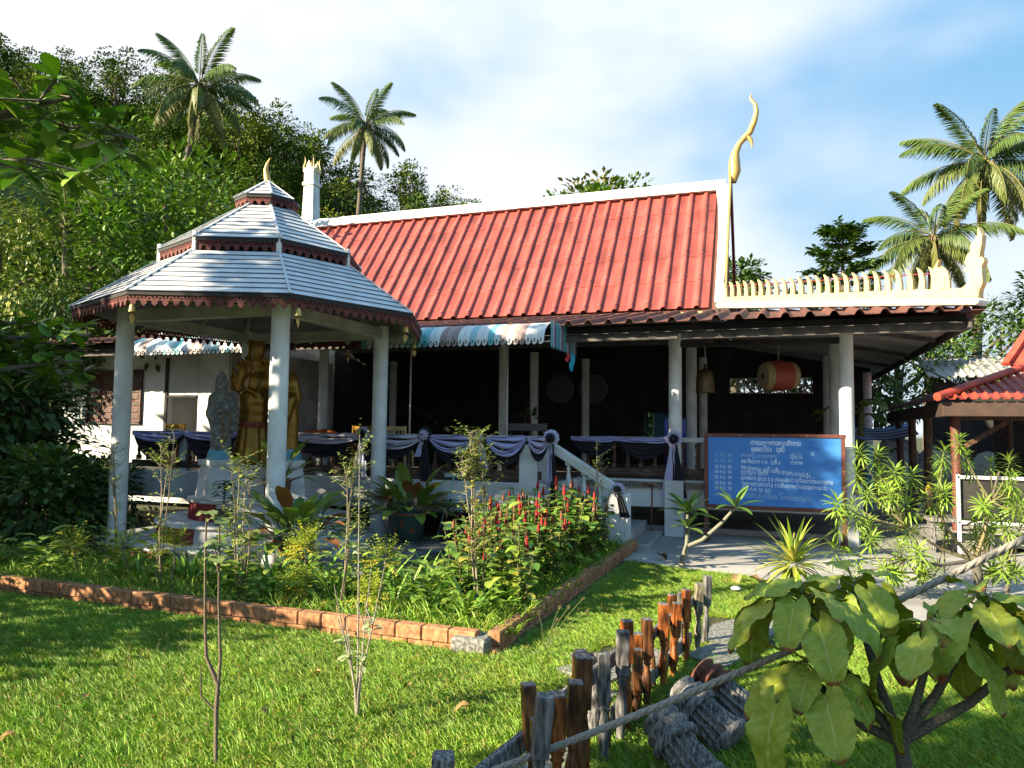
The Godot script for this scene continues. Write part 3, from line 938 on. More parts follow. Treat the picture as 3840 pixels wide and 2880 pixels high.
func pavilion() -> void:
	var c := V(-7.28, 0, -9.25)
	var p := thing("pavilion", "octagonal white pavilion with three-tiered lapped roof and carved red fretwork", "pavilion")
	tier(p, c, 2.53, 3.38, 1.5, 4.11, 9, 0.15)
	tier(p, c, 1.49, 4.30, 0.4, 5.06, 9, 0.15)
	tier(p, c, 0.485, 5.2, 0.02, 5.53, 4, 0.12)
	for k in 8:
		var g := G.new()
		var o := ring(c, 1, 0, k + 0.5) - V(c.x, 0, c.z)
		g.face([ring(c, 1.36, 4.1, k), ring(c, 1.36, 4.1, k + 1), ring(c, 1.36, 4.34, k + 1), ring(c, 1.36, 4.34, k)], o)
		g.face([ring(c, 0.36, 5.0, k), ring(c, 0.36, 5.0, k + 1), ring(c, 0.36, 5.24, k + 1), ring(c, 0.36, 5.24, k)], o)
		part("neck", g, M.dark, p)
		for q in [[1.45, 4.12, 0.26], [0.385, 5.06, 0.2]]:
			g = G.new()
			var b := ring(c, q[0], q[1], k)
			g.beam(b, b + V(0, q[2], 0), 0.05, 0.05)
			part("neck_post", g, M.white, p)
		# boarded underside and rafters
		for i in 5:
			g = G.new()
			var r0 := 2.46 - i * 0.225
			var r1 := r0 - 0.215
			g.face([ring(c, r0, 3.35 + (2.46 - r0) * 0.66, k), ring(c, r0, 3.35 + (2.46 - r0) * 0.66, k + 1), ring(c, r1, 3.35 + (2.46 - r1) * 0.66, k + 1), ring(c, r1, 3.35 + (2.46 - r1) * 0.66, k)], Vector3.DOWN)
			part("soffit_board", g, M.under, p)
		g = G.new()
		g.beam(ring(c, 2.42, 3.33, k), ring(c, 1.3, 4.07, k), 0.06, 0.09)
		part("rafter", g, M.soffit, p)
		g = G.new()
		g.beam(ring(c, 2.24, 3.33, k + 0.5), ring(c, 1.2, 4.07, k + 0.5), 0.05, 0.07)
		part("rafter", g, M.soffit, p)
		g = G.new()
		g.face([ring(c, 1.5, 4.08, k), ring(c, 1.5, 4.08, k + 1), V(c.x, 4.2, c.z)], Vector3.DOWN)
		part("ceiling", g, M.soffit, p)
	var g := G.new()
	g.tube([V(c.x, 5.5, c.z), V(c.x - 0.015, 5.6, c.z), V(c.x - 0.045, 5.72, c.z), V(c.x - 0.02, 5.82, c.z), V(c.x + 0.03, 5.9, c.z)], [0.045, 0.05, 0.035, 0.022, 0.004], 8)
	part("finial", g, M.gold, p)
	for s in [[-1, -1], [1, -1], [1, 1], [-1, 1]]:
		part("column", column_mesh(0.118, 3.36, 0.02), M.column, p).position = V(c.x + 1.3 * s[0], 0.06, c.z + 1.3 * s[1])
	for k in 4:
		var a := ring(c, 1.84, 3.3, k * 2 + 1)
		var b := ring(c, 1.84, 3.3, k * 2 + 3)
		g = G.new()
		g.beam(a, b, 0.13, 0.17, 0.01)
		part("tie_beam", g, M.soffit, p)
	# tiled floor with a dark border
	var fl := Node3D.new()
	fl.name = "floor"
	p.add_child(fl)
	var tm := []
	for t in [1.0, 0.9, 0.82]:
		g = G.new()
		g.col = Color(t, t, t)
		g.box(V(0, 0.03, 0), V(0.395, 0.06, 0.395), 0.002)
		tm.append(g.mesh())
	for i in 14:
		for k in 9:
			put("tile", tm[rng.randi() % 3], M.floor_tile, fl, XF(V(-9.85 + i * 0.4, 0, -10.75 + k * 0.4)))
	for b in [[V(-4.36, 0.028, -9.15), V(0.12, 0.068, 3.84)], [V(-7.25, 0.028, -7.28), V(5.88, 0.068, 0.12)]]:
		g = G.new()
		g.col = Color(0.55, 0.3, 0.26)
		g.box(b[0], b[1], 0.006)
		part("border", g, M.floor_tile, fl)
	# round stepped base: white treads, red risers on the left
	for q in [[1.72, 0.06, 0.2], [1.36, 0.2, 0.46], [0.94, 0.46, 0.75]]:
		g = G.new()
		g.lathe([Vector2(q[0], q[1]), Vector2(q[0] - 0.02, q[2] - 0.05), Vector2(q[0] + 0.02, q[2] - 0.045), Vector2(q[0] + 0.02, q[2]), Vector2(0.01, q[2] + 0.001)], 48, c)
		part("step", g, M.rough_plaster, p)
		g = G.new()
		var rows := []
		for z in 2:
			var row := PackedVector3Array()
			for k in 22:
				var a := deg_to_rad(-150.0 + k * 7.3)
				var r: float = q[0] + 0.006 - 0.02 * z
				row.append(c + V(sin(a) * r, lerpf(q[1] + 0.002, q[2] - 0.052, z), cos(a) * r))
			rows.append(row)
		g.grid(rows)
		part("riser", g, M.red_paint, p)
	# wind bells under the eaves
	var spots := [[ring(c, 2.46, 3.3, 0.02), "small brass wind bell hanging at the front left corner of pavilion eave"], [ring(c, 2.46, 3.3, 1.06), "small brass wind bell hanging beside the middle pavilion column"], [ring(c, 2.4, 3.3, 2.02), "small brass wind bell at the right corner of the pavilion eave"], [ring(c, 2.4, 3.28, 3.0), "small dim wind bell at the rear right eave of the pavilion"], [ring(c, 2.4, 3.28, 4.0), "small dim wind bell at the back eave of the pavilion"]]
	for s in spots:
		var b := thing("wind_bell", s[1], "bell", s[0], rr(0, 3), "wind bells under the pavilion eaves")
		g = G.new()
		g.tube([V(0, 0, 0), V(0, -0.07, 0)], [0.004, 0.004], 4)
		part("cord", g, M.black, b)
		g = G.new()
		g.lathe([Vector2(0.045, -0.17), Vector2(0.036, -0.14), Vector2(0.032, -0.1), Vector2(0.02, -0.075), Vector2(0.002, -0.07)], 12)
		part("bell", g, M.gold, b)
		g = G.new()
		g.prism(PackedVector2Array([Vector2(0, -0.2), Vector2(0.035, -0.225), Vector2(0.03, -0.27), Vector2(0, -0.32), Vector2(-0.03, -0.27), Vector2(-0.035, -0.225)]), -0.003, 0.003)
		part("leaf", g, M.gold, b)


func right_building() -> void:
	var b := thing("open_shelter", "low open timber shelter with red corrugated hip roof and brown posts", "shelter")
	b.scale = Vector3.ONE * 0.95
	b.position = V(0, 0.08, 0)
	var P := 0.15
	var up := V(0, 0.36, -1.0).normalized()
	var bs := Basis(Vector3.RIGHT, (-up).cross(Vector3.RIGHT), -up)
	var tm := [tile_mesh(2.9, P, 1.0, 0.036), tile_mesh(2.9, P, 0.85, 0.036)]
	for i in 64:
		var x := 2.6 + i * P
		var L := clampf((x - 2.55) * 1.06, 0.05, 2.9)
		put("roof_sheet", tm[i % 2], M.right_tile, b, XF(V(x, 2.36, -13.55), bs * Basis.from_scale(V(1, 1, L / 2.9))))
	var u3 := V(1.0, 0.36, 0).normalized()
	var b3 := Basis(V(0, 0, 1), (-u3).cross(V(0, 0, 1)), -u3)
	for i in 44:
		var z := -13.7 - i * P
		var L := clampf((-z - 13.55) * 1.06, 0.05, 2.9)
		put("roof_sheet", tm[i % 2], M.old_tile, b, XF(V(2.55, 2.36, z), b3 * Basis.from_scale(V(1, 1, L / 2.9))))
	var g := G.new()
	g.tube([V(2.5, 2.4, -13.5), V(5.2, 3.38, -16.25)], [0.07, 0.07], 8)
	part("hip_cap", g, M.right_tile, b)
	# steep upper roof
	g = G.new()
	g.face([V(4.2, 3.12, -16.2), V(14, 3.12, -16.2), V(14, 6.0, -18.6), V(6.4, 6.0, -18.6)], V(0, 1, 1))
	g.face([V(4.2, 3.12, -16.2), V(6.4, 6.0, -18.6), V(6.4, 3.0, -21.2)], V(-1, 1, 0))
	part("upper_roof", g, M.right_tile, b)
	g = G.new()
	g.beam(V(4.15, 3.14, -16.18), V(6.4, 6.04, -18.6), 0.14, 0.07)
	part("hip_cap", g, M.right_tile, b)
	box_part("fascia", V(8.2, 2.21, -13.66), V(11.2, 0.24, 0.05), M.dark_wood, b)
	box_part("fascia", V(2.66, 2.21, -16.9), V(0.05, 0.24, 6.4), M.dark_wood, b)
	for q in [[2.96, -14.6], [2.9, -16.6], [2.9, -18.4], [2.9, -20.2], [5.3, -14.6], [7.6, -14.6], [5.3, -17.4], [5.2, -20.2], [7.8, -18.0]]:
		g = G.new()
		g.tube([V(q[0], 0, q[1]), V(q[0] + rr(-0.03, 0.03), 1.1, q[1]), V(q[0], 2.3, q[1])], [0.085, 0.08, 0.078], 10)
		part("post", g, M.board_wood if q[1] > -15 else M.wood, b)
	g = G.new()
	g.beam(V(3.1, 1.6, -14.6), V(4.0, 2.2, -14.6), 0.06, 0.08)
	g.beam(V(2.9, 2.12, -14.6), V(12, 2.12, -14.6), 0.1, 0.14)
	part("brace", g, M.wood, b)
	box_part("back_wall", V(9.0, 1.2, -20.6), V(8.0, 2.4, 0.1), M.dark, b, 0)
	box_part("floor", V(7.6, 0.08, -17.2), V(9.6, 0.16, 6.6), M.concrete, b, 0.02)
	# low concrete ledge by the hall corner
	solo("ledge", slab_g(V(2.2, 0.07, -13.35), V(1.7, 0.14, 0.5)), M.slab, "low rough concrete ledge between hall column and shelter post", "ledge")
	solo("ledge", slab_g(V(2.0, 0.16, -13.9), V(1.2, 0.3, 0.5)), M.slab, "worn concrete block step behind the low ledge at the hall corner", "ledge")
	# bench
	var t := thing("bench", "weathered plank bench at the foot of the brown shelter post", "bench", V(2.65, 0, -12.9))
	box_part("seat", V(0, 0.5, 0), V(0.9, 0.06, 0.4), M.grey_wood, t)
	for s in [-1, 1]:
		box_part("leg", V(0.38 * s, 0.24, 0), V(0.07, 0.47, 0.32), M.grey_wood, t)
	# white framed board on legs
	t = thing("whiteboard_stand", "white painted metal frame with dark panel beside the brown post", "frame", V(3.9, 0, -12.55))
	for q in [[V(0, 1.16, 0), V(2.7, 0.05, 0.05)], [V(0, 0.5, 0), V(2.7, 0.05, 0.05)], [V(-1.33, 0.6, 0.002), V(0.05, 1.2, 0.046)], [V(1.33, 0.6, 0.002), V(0.05, 1.2, 0.046)]]:
		g = G.new()
		g.box(q[0], q[1], 0.008)
		part("bar", g, M.white, t)
	box_part("panel", V(0, 0.83, -0.03), V(2.6, 0.6, 0.01), M.dark, t, 0)
	# twig broom leaning on the post
	t = thing("broom", "twig broom with fanned bristles leaning by the shelter post", "broom", V(2.78, 0.0, -12.35))
	g = G.new()
	g.tube([V(0.3, 1.25, -0.15), V(0.05, 0.42, 0)], [0.014, 0.016], 8)
	part("handle", g, M.bark, t)
	g = G.new()
	for i in 60:
		var a := rr(0, TAU)
		var r := rr(0.0, 0.17)
		g.col = Color(0.3, 0.2, 0.12) * rr(0.6, 1.3)
		g.tube([V(0.05, 0.5, 0), V(0.03 + cos(a) * r * 0.4, 0.28, sin(a) * r * 0.4), V(cos(a) * r, 0.01, sin(a) * r)], [0.004, 0.003, 0.002], 4, false)
	part("bristles", g, M.stem, t).set_meta("kind", "stuff")
	# striped tarpaulin and its pole
	t = thing("tarpaulin", "blue and white striped tarpaulin sagging by the white pole", "tarpaulin")
	for i in 9:
		g = G.new()
		g.col = Color(0.06, 0.22, 0.7) if i % 2 == 0 else Color(0.62, 0.68, 0.75)
		var rows := []
		for k in 9:
			var u := k / 8.0
			var x := 1.5 + u * 1.5
			var yy := 2.02 - 0.12 * sin(u * PI) + 0.05 * u
			rows.append(PackedVector3Array([V(x, yy - i * 0.03, -19.4 + i * 0.14), V(x, yy - (i + 1) * 0.03, -19.4 + (i + 1) * 0.14)]))
		g.grid(rows)
		part("stripe", g, M.cloth, t)
	t = thing("pole", "white pole with blue foot standing behind the striped tarpaulin", "pole", V(2.18, 0, -19.9))
	g = G.new()
	g.tube([V(0, 1.6, 0), V(0, 3.3, 0)], [0.1, 0.1], 12)
	part("shaft", g, M.white, t)
	g = G.new()
	g.col = Color(0.1, 0.32, 0.6)
	g.tube([V(0, 0, 0), V(0, 1.6, 0)], [0.1, 0.1], 12)
	part("foot", g, M.paint, t)
	t = thing("pole", "thin pale blue pole standing deep inside the open shelter", "pole", V(3.75, 0, -18.7))
	g = G.new()
	g.col = Color(0.2, 0.5, 0.75)
	g.tube([V(0, 0, 0), V(0, 2.1, 0)], [0.04, 0.04], 8)
	part("shaft", g, M.paint, t)
	# light boulders beyond the shelter
	var lab := ["pale boulder lit by the sun beyond the shelter, the leftmost", "tall pale boulder beyond the shelter behind the blue pole", "low pale boulder beyond the shelter, the rightmost one", "brownish boulder between the pale ones beyond the shelter"]
	for i in 4:
		g = G.new()
		var rows := []
		for k in 7:
			var row := PackedVector3Array()
			var th := PI * k / 6.0
			for s in 9:
				var ph := TAU * s / 9.0
				row.append(V(sin(ph) * sin(th) * rr(0.8, 1.1), -cos(th) * rr(0.9, 1.1), cos(ph) * sin(th) * rr(0.8, 1.1)) * 0.75)
			rows.append(row)
		g.grid(rows, true)
		var o := solo("boulder", g, M.concrete if i < 3 else M.slab, lab[i], "boulder", "boulders beyond the shelter")
		o.position = V(3.2 + i * 1.1, 0.75, -23.0 + i * 0.3)
		o.scale = V(1, 1.3 - 0.2 * (i % 3), 1)
	# rear grey roof and wire
	var r2 := thing("grey_roof", "small grey corrugated roof of a house behind the red shelter", "roof")
	for i in 14:
		put("roof_sheet", tile_mesh(2.0, 0.2, 0.9, 0.05) if i == 0 else (r2.get_child(0) as MeshInstance3D).mesh, M.concrete, r2, XF(V(3.9 + i * 0.2, 3.3, -22.0), bs))
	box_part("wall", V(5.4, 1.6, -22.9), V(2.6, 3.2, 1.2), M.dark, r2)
	g = G.new()
	g.tube([V(2.2, 3.25, -15.5), V(2.5, 2.95, -14.6), V(3.0, 2.5, -13.62)], [0.016, 0.016], 6)
	solo("cord", g, M.rope, "pale cord slanting from the hall eave down to the red shelter roof", "cord")


func slab_g(at: Vector3, size: Vector3) -> G:
	var g := G.new()
	g.box(at, size, 0.02)
	return g


# ---------------------------------------------------------------- mourning cloth on the rails
func swag(x0: float, x1: float, z: float, drop_w: float, drop_b: float, tone: Color, label: String) -> void:
	var t := thing("swag", label, "drape", Vector3.ZERO, 0.0, "mourning drapes along the hall railings")
	for layer in 2:
		var g := G.new()
		g.col = Color(0.014, 0.013, 0.02) if layer == 0 else tone
		var dr := drop_b if layer == 0 else drop_w
		var rows := []
		var n := 24
		for i in 25:
			var v := i / 24.0
			var row := PackedVector3Array()
			for k in n + 1:
				var u := float(k) / n
				var sag := 4.0 * u * (1.0 - u)
				var top := 1.685
				var y := top - v * (0.07 + dr * sag) - 0.02 * sin(v * 9.0 + u * 5.0) * sag
				var fold := 0.022 * sin(v * 26.0 + 2.0 * sin(u * 3.0)) * (0.3 + sag) + 0.05 * v * (1.0 - v)
				row.append(V(lerpf(x0, x1, u), y, z + 0.055 + (0.02 if layer == 1 else 0.0) + fold + 0.05 * sag * v))
			rows.append(row)
		g.grid(rows)
		part("white_cloth" if layer == 1 else "black_cloth", g, M.cloth, t)


func rosette(at: Vector3, r: float, tails: Array, label: String, flip := false) -> void:
	var t := thing("rosette", label, "rosette", at, 0.0, "cloth rosettes on the hall railings")
	for layer in 2:
		var g := G.new()
		var white := (layer == 0) != flip
		g.col = Color(0.45, 0.44, 0.62) if white else Color(0.015, 0.014, 0.022)
		var rad := r if layer == 0 else r * 0.62
		for ringi in 3:
			var rows := []
			for k in 3:
				var row := PackedVector3Array()
				for s in 40:
					var a := TAU * s / 40.0
					var rq := rad * (0.35 + 0.32 * k) * (1.0 - 0.22 * ringi)
					row.append(V(cos(a) * rq, sin(a) * rq, 0.02 + 0.05 * layer + ringi * 0.02 + 0.022 * sin(a * 11.0 + ringi) * k * 0.6 - 0.01 * k))
				rows.append(row)
			g.grid(rows, true)
		part("ruffle", g, M.cloth, t)
	for q in tails:
		var g := G.new()
		g.col = Color(0.42, 0.42, 0.6) if q[0] else Color(0.014, 0.013, 0.02)
		var rows := []
		for i in 12:
			var v := i / 11.0
			var row := PackedVector3Array()
			for k in 13:
				var u := k / 12.0
				var w: float = lerpf(0.07, q[3], v)
				row.append(V(q[1] * v + (u - 0.5) * w + 0.0, -q[2] * v, 0.02 + 0.016 * sin(u * 19.0) * (0.5 + v)))
			rows.append(row)
		g.grid(rows)
		part("tail", g, M.cloth, t)


func bunting() -> void:
	var wb := Color(0.36, 0.36, 0.6)
	var w := Color(0.55, 0.54, 0.66)
	var z := -11.05
	swag(-11.55, -10.32, z, 0.16, 0.5, wb, "violet-white mourning swag at the far left end of the railing")
	swag(-10.32, -9.1, z, 0.12, 0.5, wb, "violet-white mourning swag just left of the statue group")
	swag(-8.1, -6.55, z, 0.13, 0.36, w, "deep black swag with a thin white top, right of the middle pavilion column")
	swag(-6.5, -5.42, z, 0.2, 0.36, w, "bright white swag over black just right of the right pavilion column")
	swag(-5.3, -4.45, z, 0.24, 0.4, wb, "bluish swag over black behind the tall climbing sapling")
	swag(-4.3, -3.62, z, 0.28, 0.42, wb, "bluish swag over black beside the plaster end post")
	swag(-3.6, -3.24, z, 0.22, 0.34, Color(0.42, 0.38, 0.58), "short mauve swag hanging at the top of the stairs")
	swag(-3.45, -2.62, -13.1, 0.04, 0.3, wb, "shallow bluish swag on the right railing just past the stairs")
	swag(-2.62, -1.65, -13.1, 0.05, 0.34, wb, "shallow bluish swag on the right railing up to the column rosette")
	rosette(V(-6.52, 1.68, -10.97), 0.13, [[true, -0.05, 0.72, 0.3], [false, 0.12, 0.45, 0.12]], "white rosette with long white tails beside the right pavilion column")
	rosette(V(-5.37, 1.68, -10.97), 0.14, [[false, 0.05, 0.75, 0.22], [true, -0.12, 0.36, 0.12]], "black rosette with bluish centre and black tails between two swags", true)
	rosette(V(-4.4, 1.66, -10.97), 0.12, [[true, 0.1, 0.5, 0.14]], "bluish rosette half hidden by the tall leafy sapling", true)
	rosette(V(-3.22, 1.66, -10.97), 0.13, [[true, -0.03, 1.0, 0.12], [false, 0.08, 1.0, 0.14]], "white rosette with long hanging tails at the stair head")
	rosette(V(-1.6, 1.66, -12.93), 0.14, [[true, -0.12, 1.0, 0.22], [false, 0.1, 1.0, 0.24]], "white rosette with black centre tied on the column beside the board")
	rosette(V(-2.2, 0.9, -11.05), 0.11, [[false, 0.12, 0.4, 0.16]], "small rosette on the low post at the foot of the stairs")


# ---------------------------------------------------------------- hand lettering
var GLYPH := {
	"ก": "19130220405359", "ข": "20112213195950", "ค": "191320405359 25344525", "ง": "304042323042 424915", "จ": "132040535949 3929", "ฉ": "020020405359 4929",
	"ช": "201122131959 595361", "ซ": "201122131959 59534261", "ญ": "191320304349 495950", "ฌ": "191320304349 49595361", "ณ": "191320304939 395950", "ด": "595340201319 19394737",
	"ต": "5953403130201319 19394737", "ท": "1020211119 1430505359", "ธ": "5010032444595919 19", "น": "1020211117 17395950", "บ": "10202111195950", "ป": "1020211119595d",
	"ผ": "1020211119345950", "พ": "1020211119335950", "ภ": "09192819130220405359", "ม": "1020211119 0818 19595950", "ย": "201012241419595950", "ร": "394945141150",
	"ล": "1320405359 53341419", "ว": "132040534939", "ศ": "191320405359 25344525 4061", "ษ": "10202111195950 3464", "ส": "1320405359 53341419 4061", "ห": "1020211119 16415059",
	"อ": "241413204053591914", "ะ": "12222313122341 17272818172846", "า": "13204049", "ำ": "13204049 0b1b1c0c0b", "เ": "10182928", "แ": "10182928 40485958",
	"โ": "2939393a1c2e5e", "ใ": "2939393b1b1d3d", "ไ": "2939393b1d0e", "ิ": "0b1d4d5b0b", "ี": "0b1d4d5b0b 5b5e", "ึ": "0b1d4d5b0b 4c5c5d4d", "ื": "0b1d4d5b0b 4b4e 5b5e",
	"ั": "1b2c4b5e", "่": "3e3g", "้": "2e3e3f5h", "์": "3d4e3f2e3d 3f5h", "ุ": "4k5k5n", "ู": "2k2m5m5k", "1": "213039 1959", "2": "112040511959", "3": "1050335347492919",
	"4": "49401656", "5": "5010144456482919", "6": "502114182948564515", "7": "1050 5029", "8": "244034141729475634241140", "๖": "502114182948564515", ".": "3839", "-": "1555",
}


func glyph_num(ch: String) -> int:
	var o := ch.unicode_at(0)
	if o < 58: return o - 48
	if o < 107: return -(o - 96)
	return o - 97


func line(im: Image, a: Vector2, b: Vector2, w: int, c: Color) -> void:
	var n := int(a.distance_to(b) / 1.2) + 1
	for i in n + 1:
		var p := a.lerp(b, float(i) / n)
		im.fill_rect(Rect2i(int(p.x) - w / 2, int(p.y) - w / 2, w, w), c)


func write(im: Image, s: String, x: float, y: float, size: float, w: int, c: Color, slope := 0.0) -> float:
	var k := size / 9.0
	var over := "ิีึืั่้์ุู"
	for ch in s:
		if ch == " ":
			x += size * 0.5
			continue
		var low: bool = over.contains(ch)
		var ox := x - size * 0.72 if low else x
		if GLYPH.has(ch):
			for st in GLYPH[ch].split(" ", false):
				var pts := []
				for i in range(0, st.length() - 1, 2):
					pts.append(Vector2(ox + glyph_num(st[i]) * k + rng.randf_range(-0.4, 0.4), y + slope * (ox - x) + glyph_num(st[i + 1]) * k))
				for i in pts.size() - 1:
					line(im, pts[i], pts[i + 1], w, c)
		if not low:
			x += size * (0.42 if ch in ["เ", ".", "-"] else 0.72)
			y += slope * size
	return x


func board_picture() -> ImageTexture:
	var w := 1024
	var h := 555
	var im := Image.create(w, h, false, Image.FORMAT_RGB8)
	var f := FastNoiseLite.new()
	f.seed = 31
	f.frequency = 0.006
	f.fractal_octaves = 4
	var base := lin(0.025, 0.17, 0.52)
	for y in h:
		for x in w:
			var q := 0.5 + 0.5 * f.get_noise_2d(x * 0.35, y * 2.2)
			im.set_pixel(x, y, base.lerp(lin(0.09, 0.28, 0.62), clampf(q * 0.55 - 0.08, 0, 1)))
	var c := lin(0.62, 0.72, 0.85)
	var d := lin(0.3, 0.42, 0.62)
	im.fill_rect(Rect2i(492, 0, 2, h), lin(0.03, 0.12, 0.36))
	var T := func(s: String, fx: float, fy: float, fx2: float, size: float, col: Color, slope := 0.0) -> void:
		# letters sized so that the line ends where it does on the board
		var n := 0.0
		for ch in s:
			if ch == " ": n += 0.5
			elif not "ิีึืั่้์ุู".contains(ch): n += 0.42 if ch in ["เ", ".", "-"] else 0.72
		var sz := minf(size, (fx2 - fx) * w / n)
		write(im, s, fx * w, fy * h, sz, 3 if size < 34 else 4, col, slope)
	T.call("กำหนดการสวดพระอภิธรรม", 0.33, 0.06, 0.71, 36, c)
	T.call("คุณพ่อเรือง  บุญมี", 0.335, 0.15, 0.59, 34, c)
	var rows := [["21 ก.ย. 56", "ครอบครัว และบุตรหลาน", 0.53, 0.245], ["22 ก.ย. 56", "คณะศิษย์เก่า ก.ศ. รุ่นที่ ๖", 0.56, 0.33], ["23 ก.ย. 56", "คณะลูกหลาน แม่ชี้ แซ่ลิ้ม-ตายุทธ-อาแปะอัง.", 0.79, 0.42], ["24 ก.ย. 56", "ปานวิมาน รีสอร์ท", 0.46, 0.495], ["25 ก.ย. 56", "ผู้ใหญ่บ้าน ผู้ช่วย ม.5 สมเทศมัย โรงเรียนบ้านท้องนายปาน", 0.94, 0.575], ["26 ก.ย. 56", "เทศบาลตำบลบ้านใต้ ร่วมกับสมาคมโรงแรมเกาะพะงัน", 0.9, 0.66], ["27 ก.ย. 56", "เพื่อน ก.ศ. รุ่น 2", 0.45, 0.735], ["28 ก.ย. 56", "ฌาปนกิจ ณ สำนักสงฆ์บ้านท้องนายปาน", 0.79, 0.83]]
	for i in rows.size():
		var r: Array = rows[i]
		T.call(r[0], 0.05, r[3], 0.185, 27, d if i in [0, 1, 7] else c)
		T.call(r[1], 0.258, r[3], r[2], 29, d if i in [0, 7] else c, 0.08 if i == 2 else 0.02)
		if i < 2:
			T.call("เจ้าภาพ", 0.63, r[3] + 0.01, 0.72, 26, c)
	# rubbed-out chalk
	for q in [[0.53, 0.585, 0.1, 0.03], [0.62, 0.2, 0.09, 0.1], [0.78, 0.2, 0.02, 0.05], [0.43, 0.74, 0.05, 0.07]]:
		for k in 260:
			var px := int((q[0] + rr(0, q[2])) * w)
			var py := int((q[1] + rr(0, q[3])) * h)
			im.fill_rect(Rect2i(px, py, 9, 3), im.get_pixel(mini(px, w - 1), mini(py, h - 1)).lerp(lin(0.3, 0.5, 0.75), 0.25))
	return ImageTexture.create_from_image(im)


func flat_quad(a: Vector3, b: Vector3, d: Vector3, e: Vector3) -> ArrayMesh:
	# a lower left, b lower right, d upper right, e upper left
	var g := G.new()
	var nn := (b - a).cross(e - a).normalized()
	for q in [[a, 0, 1], [d, 1, 0], [b, 1, 1], [a, 0, 1], [e, 0, 0], [d, 1, 0]]:
		g.push(q[0], nn, Vector2(q[1], q[2]))
	return g.mesh()


func picture_mat(nm: String, t: Texture2D, rough := 0.6) -> StandardMaterial3D:
	var m := StandardMaterial3D.new()
	m.resource_name = nm
	m.albedo_texture = t
	m.roughness = rough
	return m


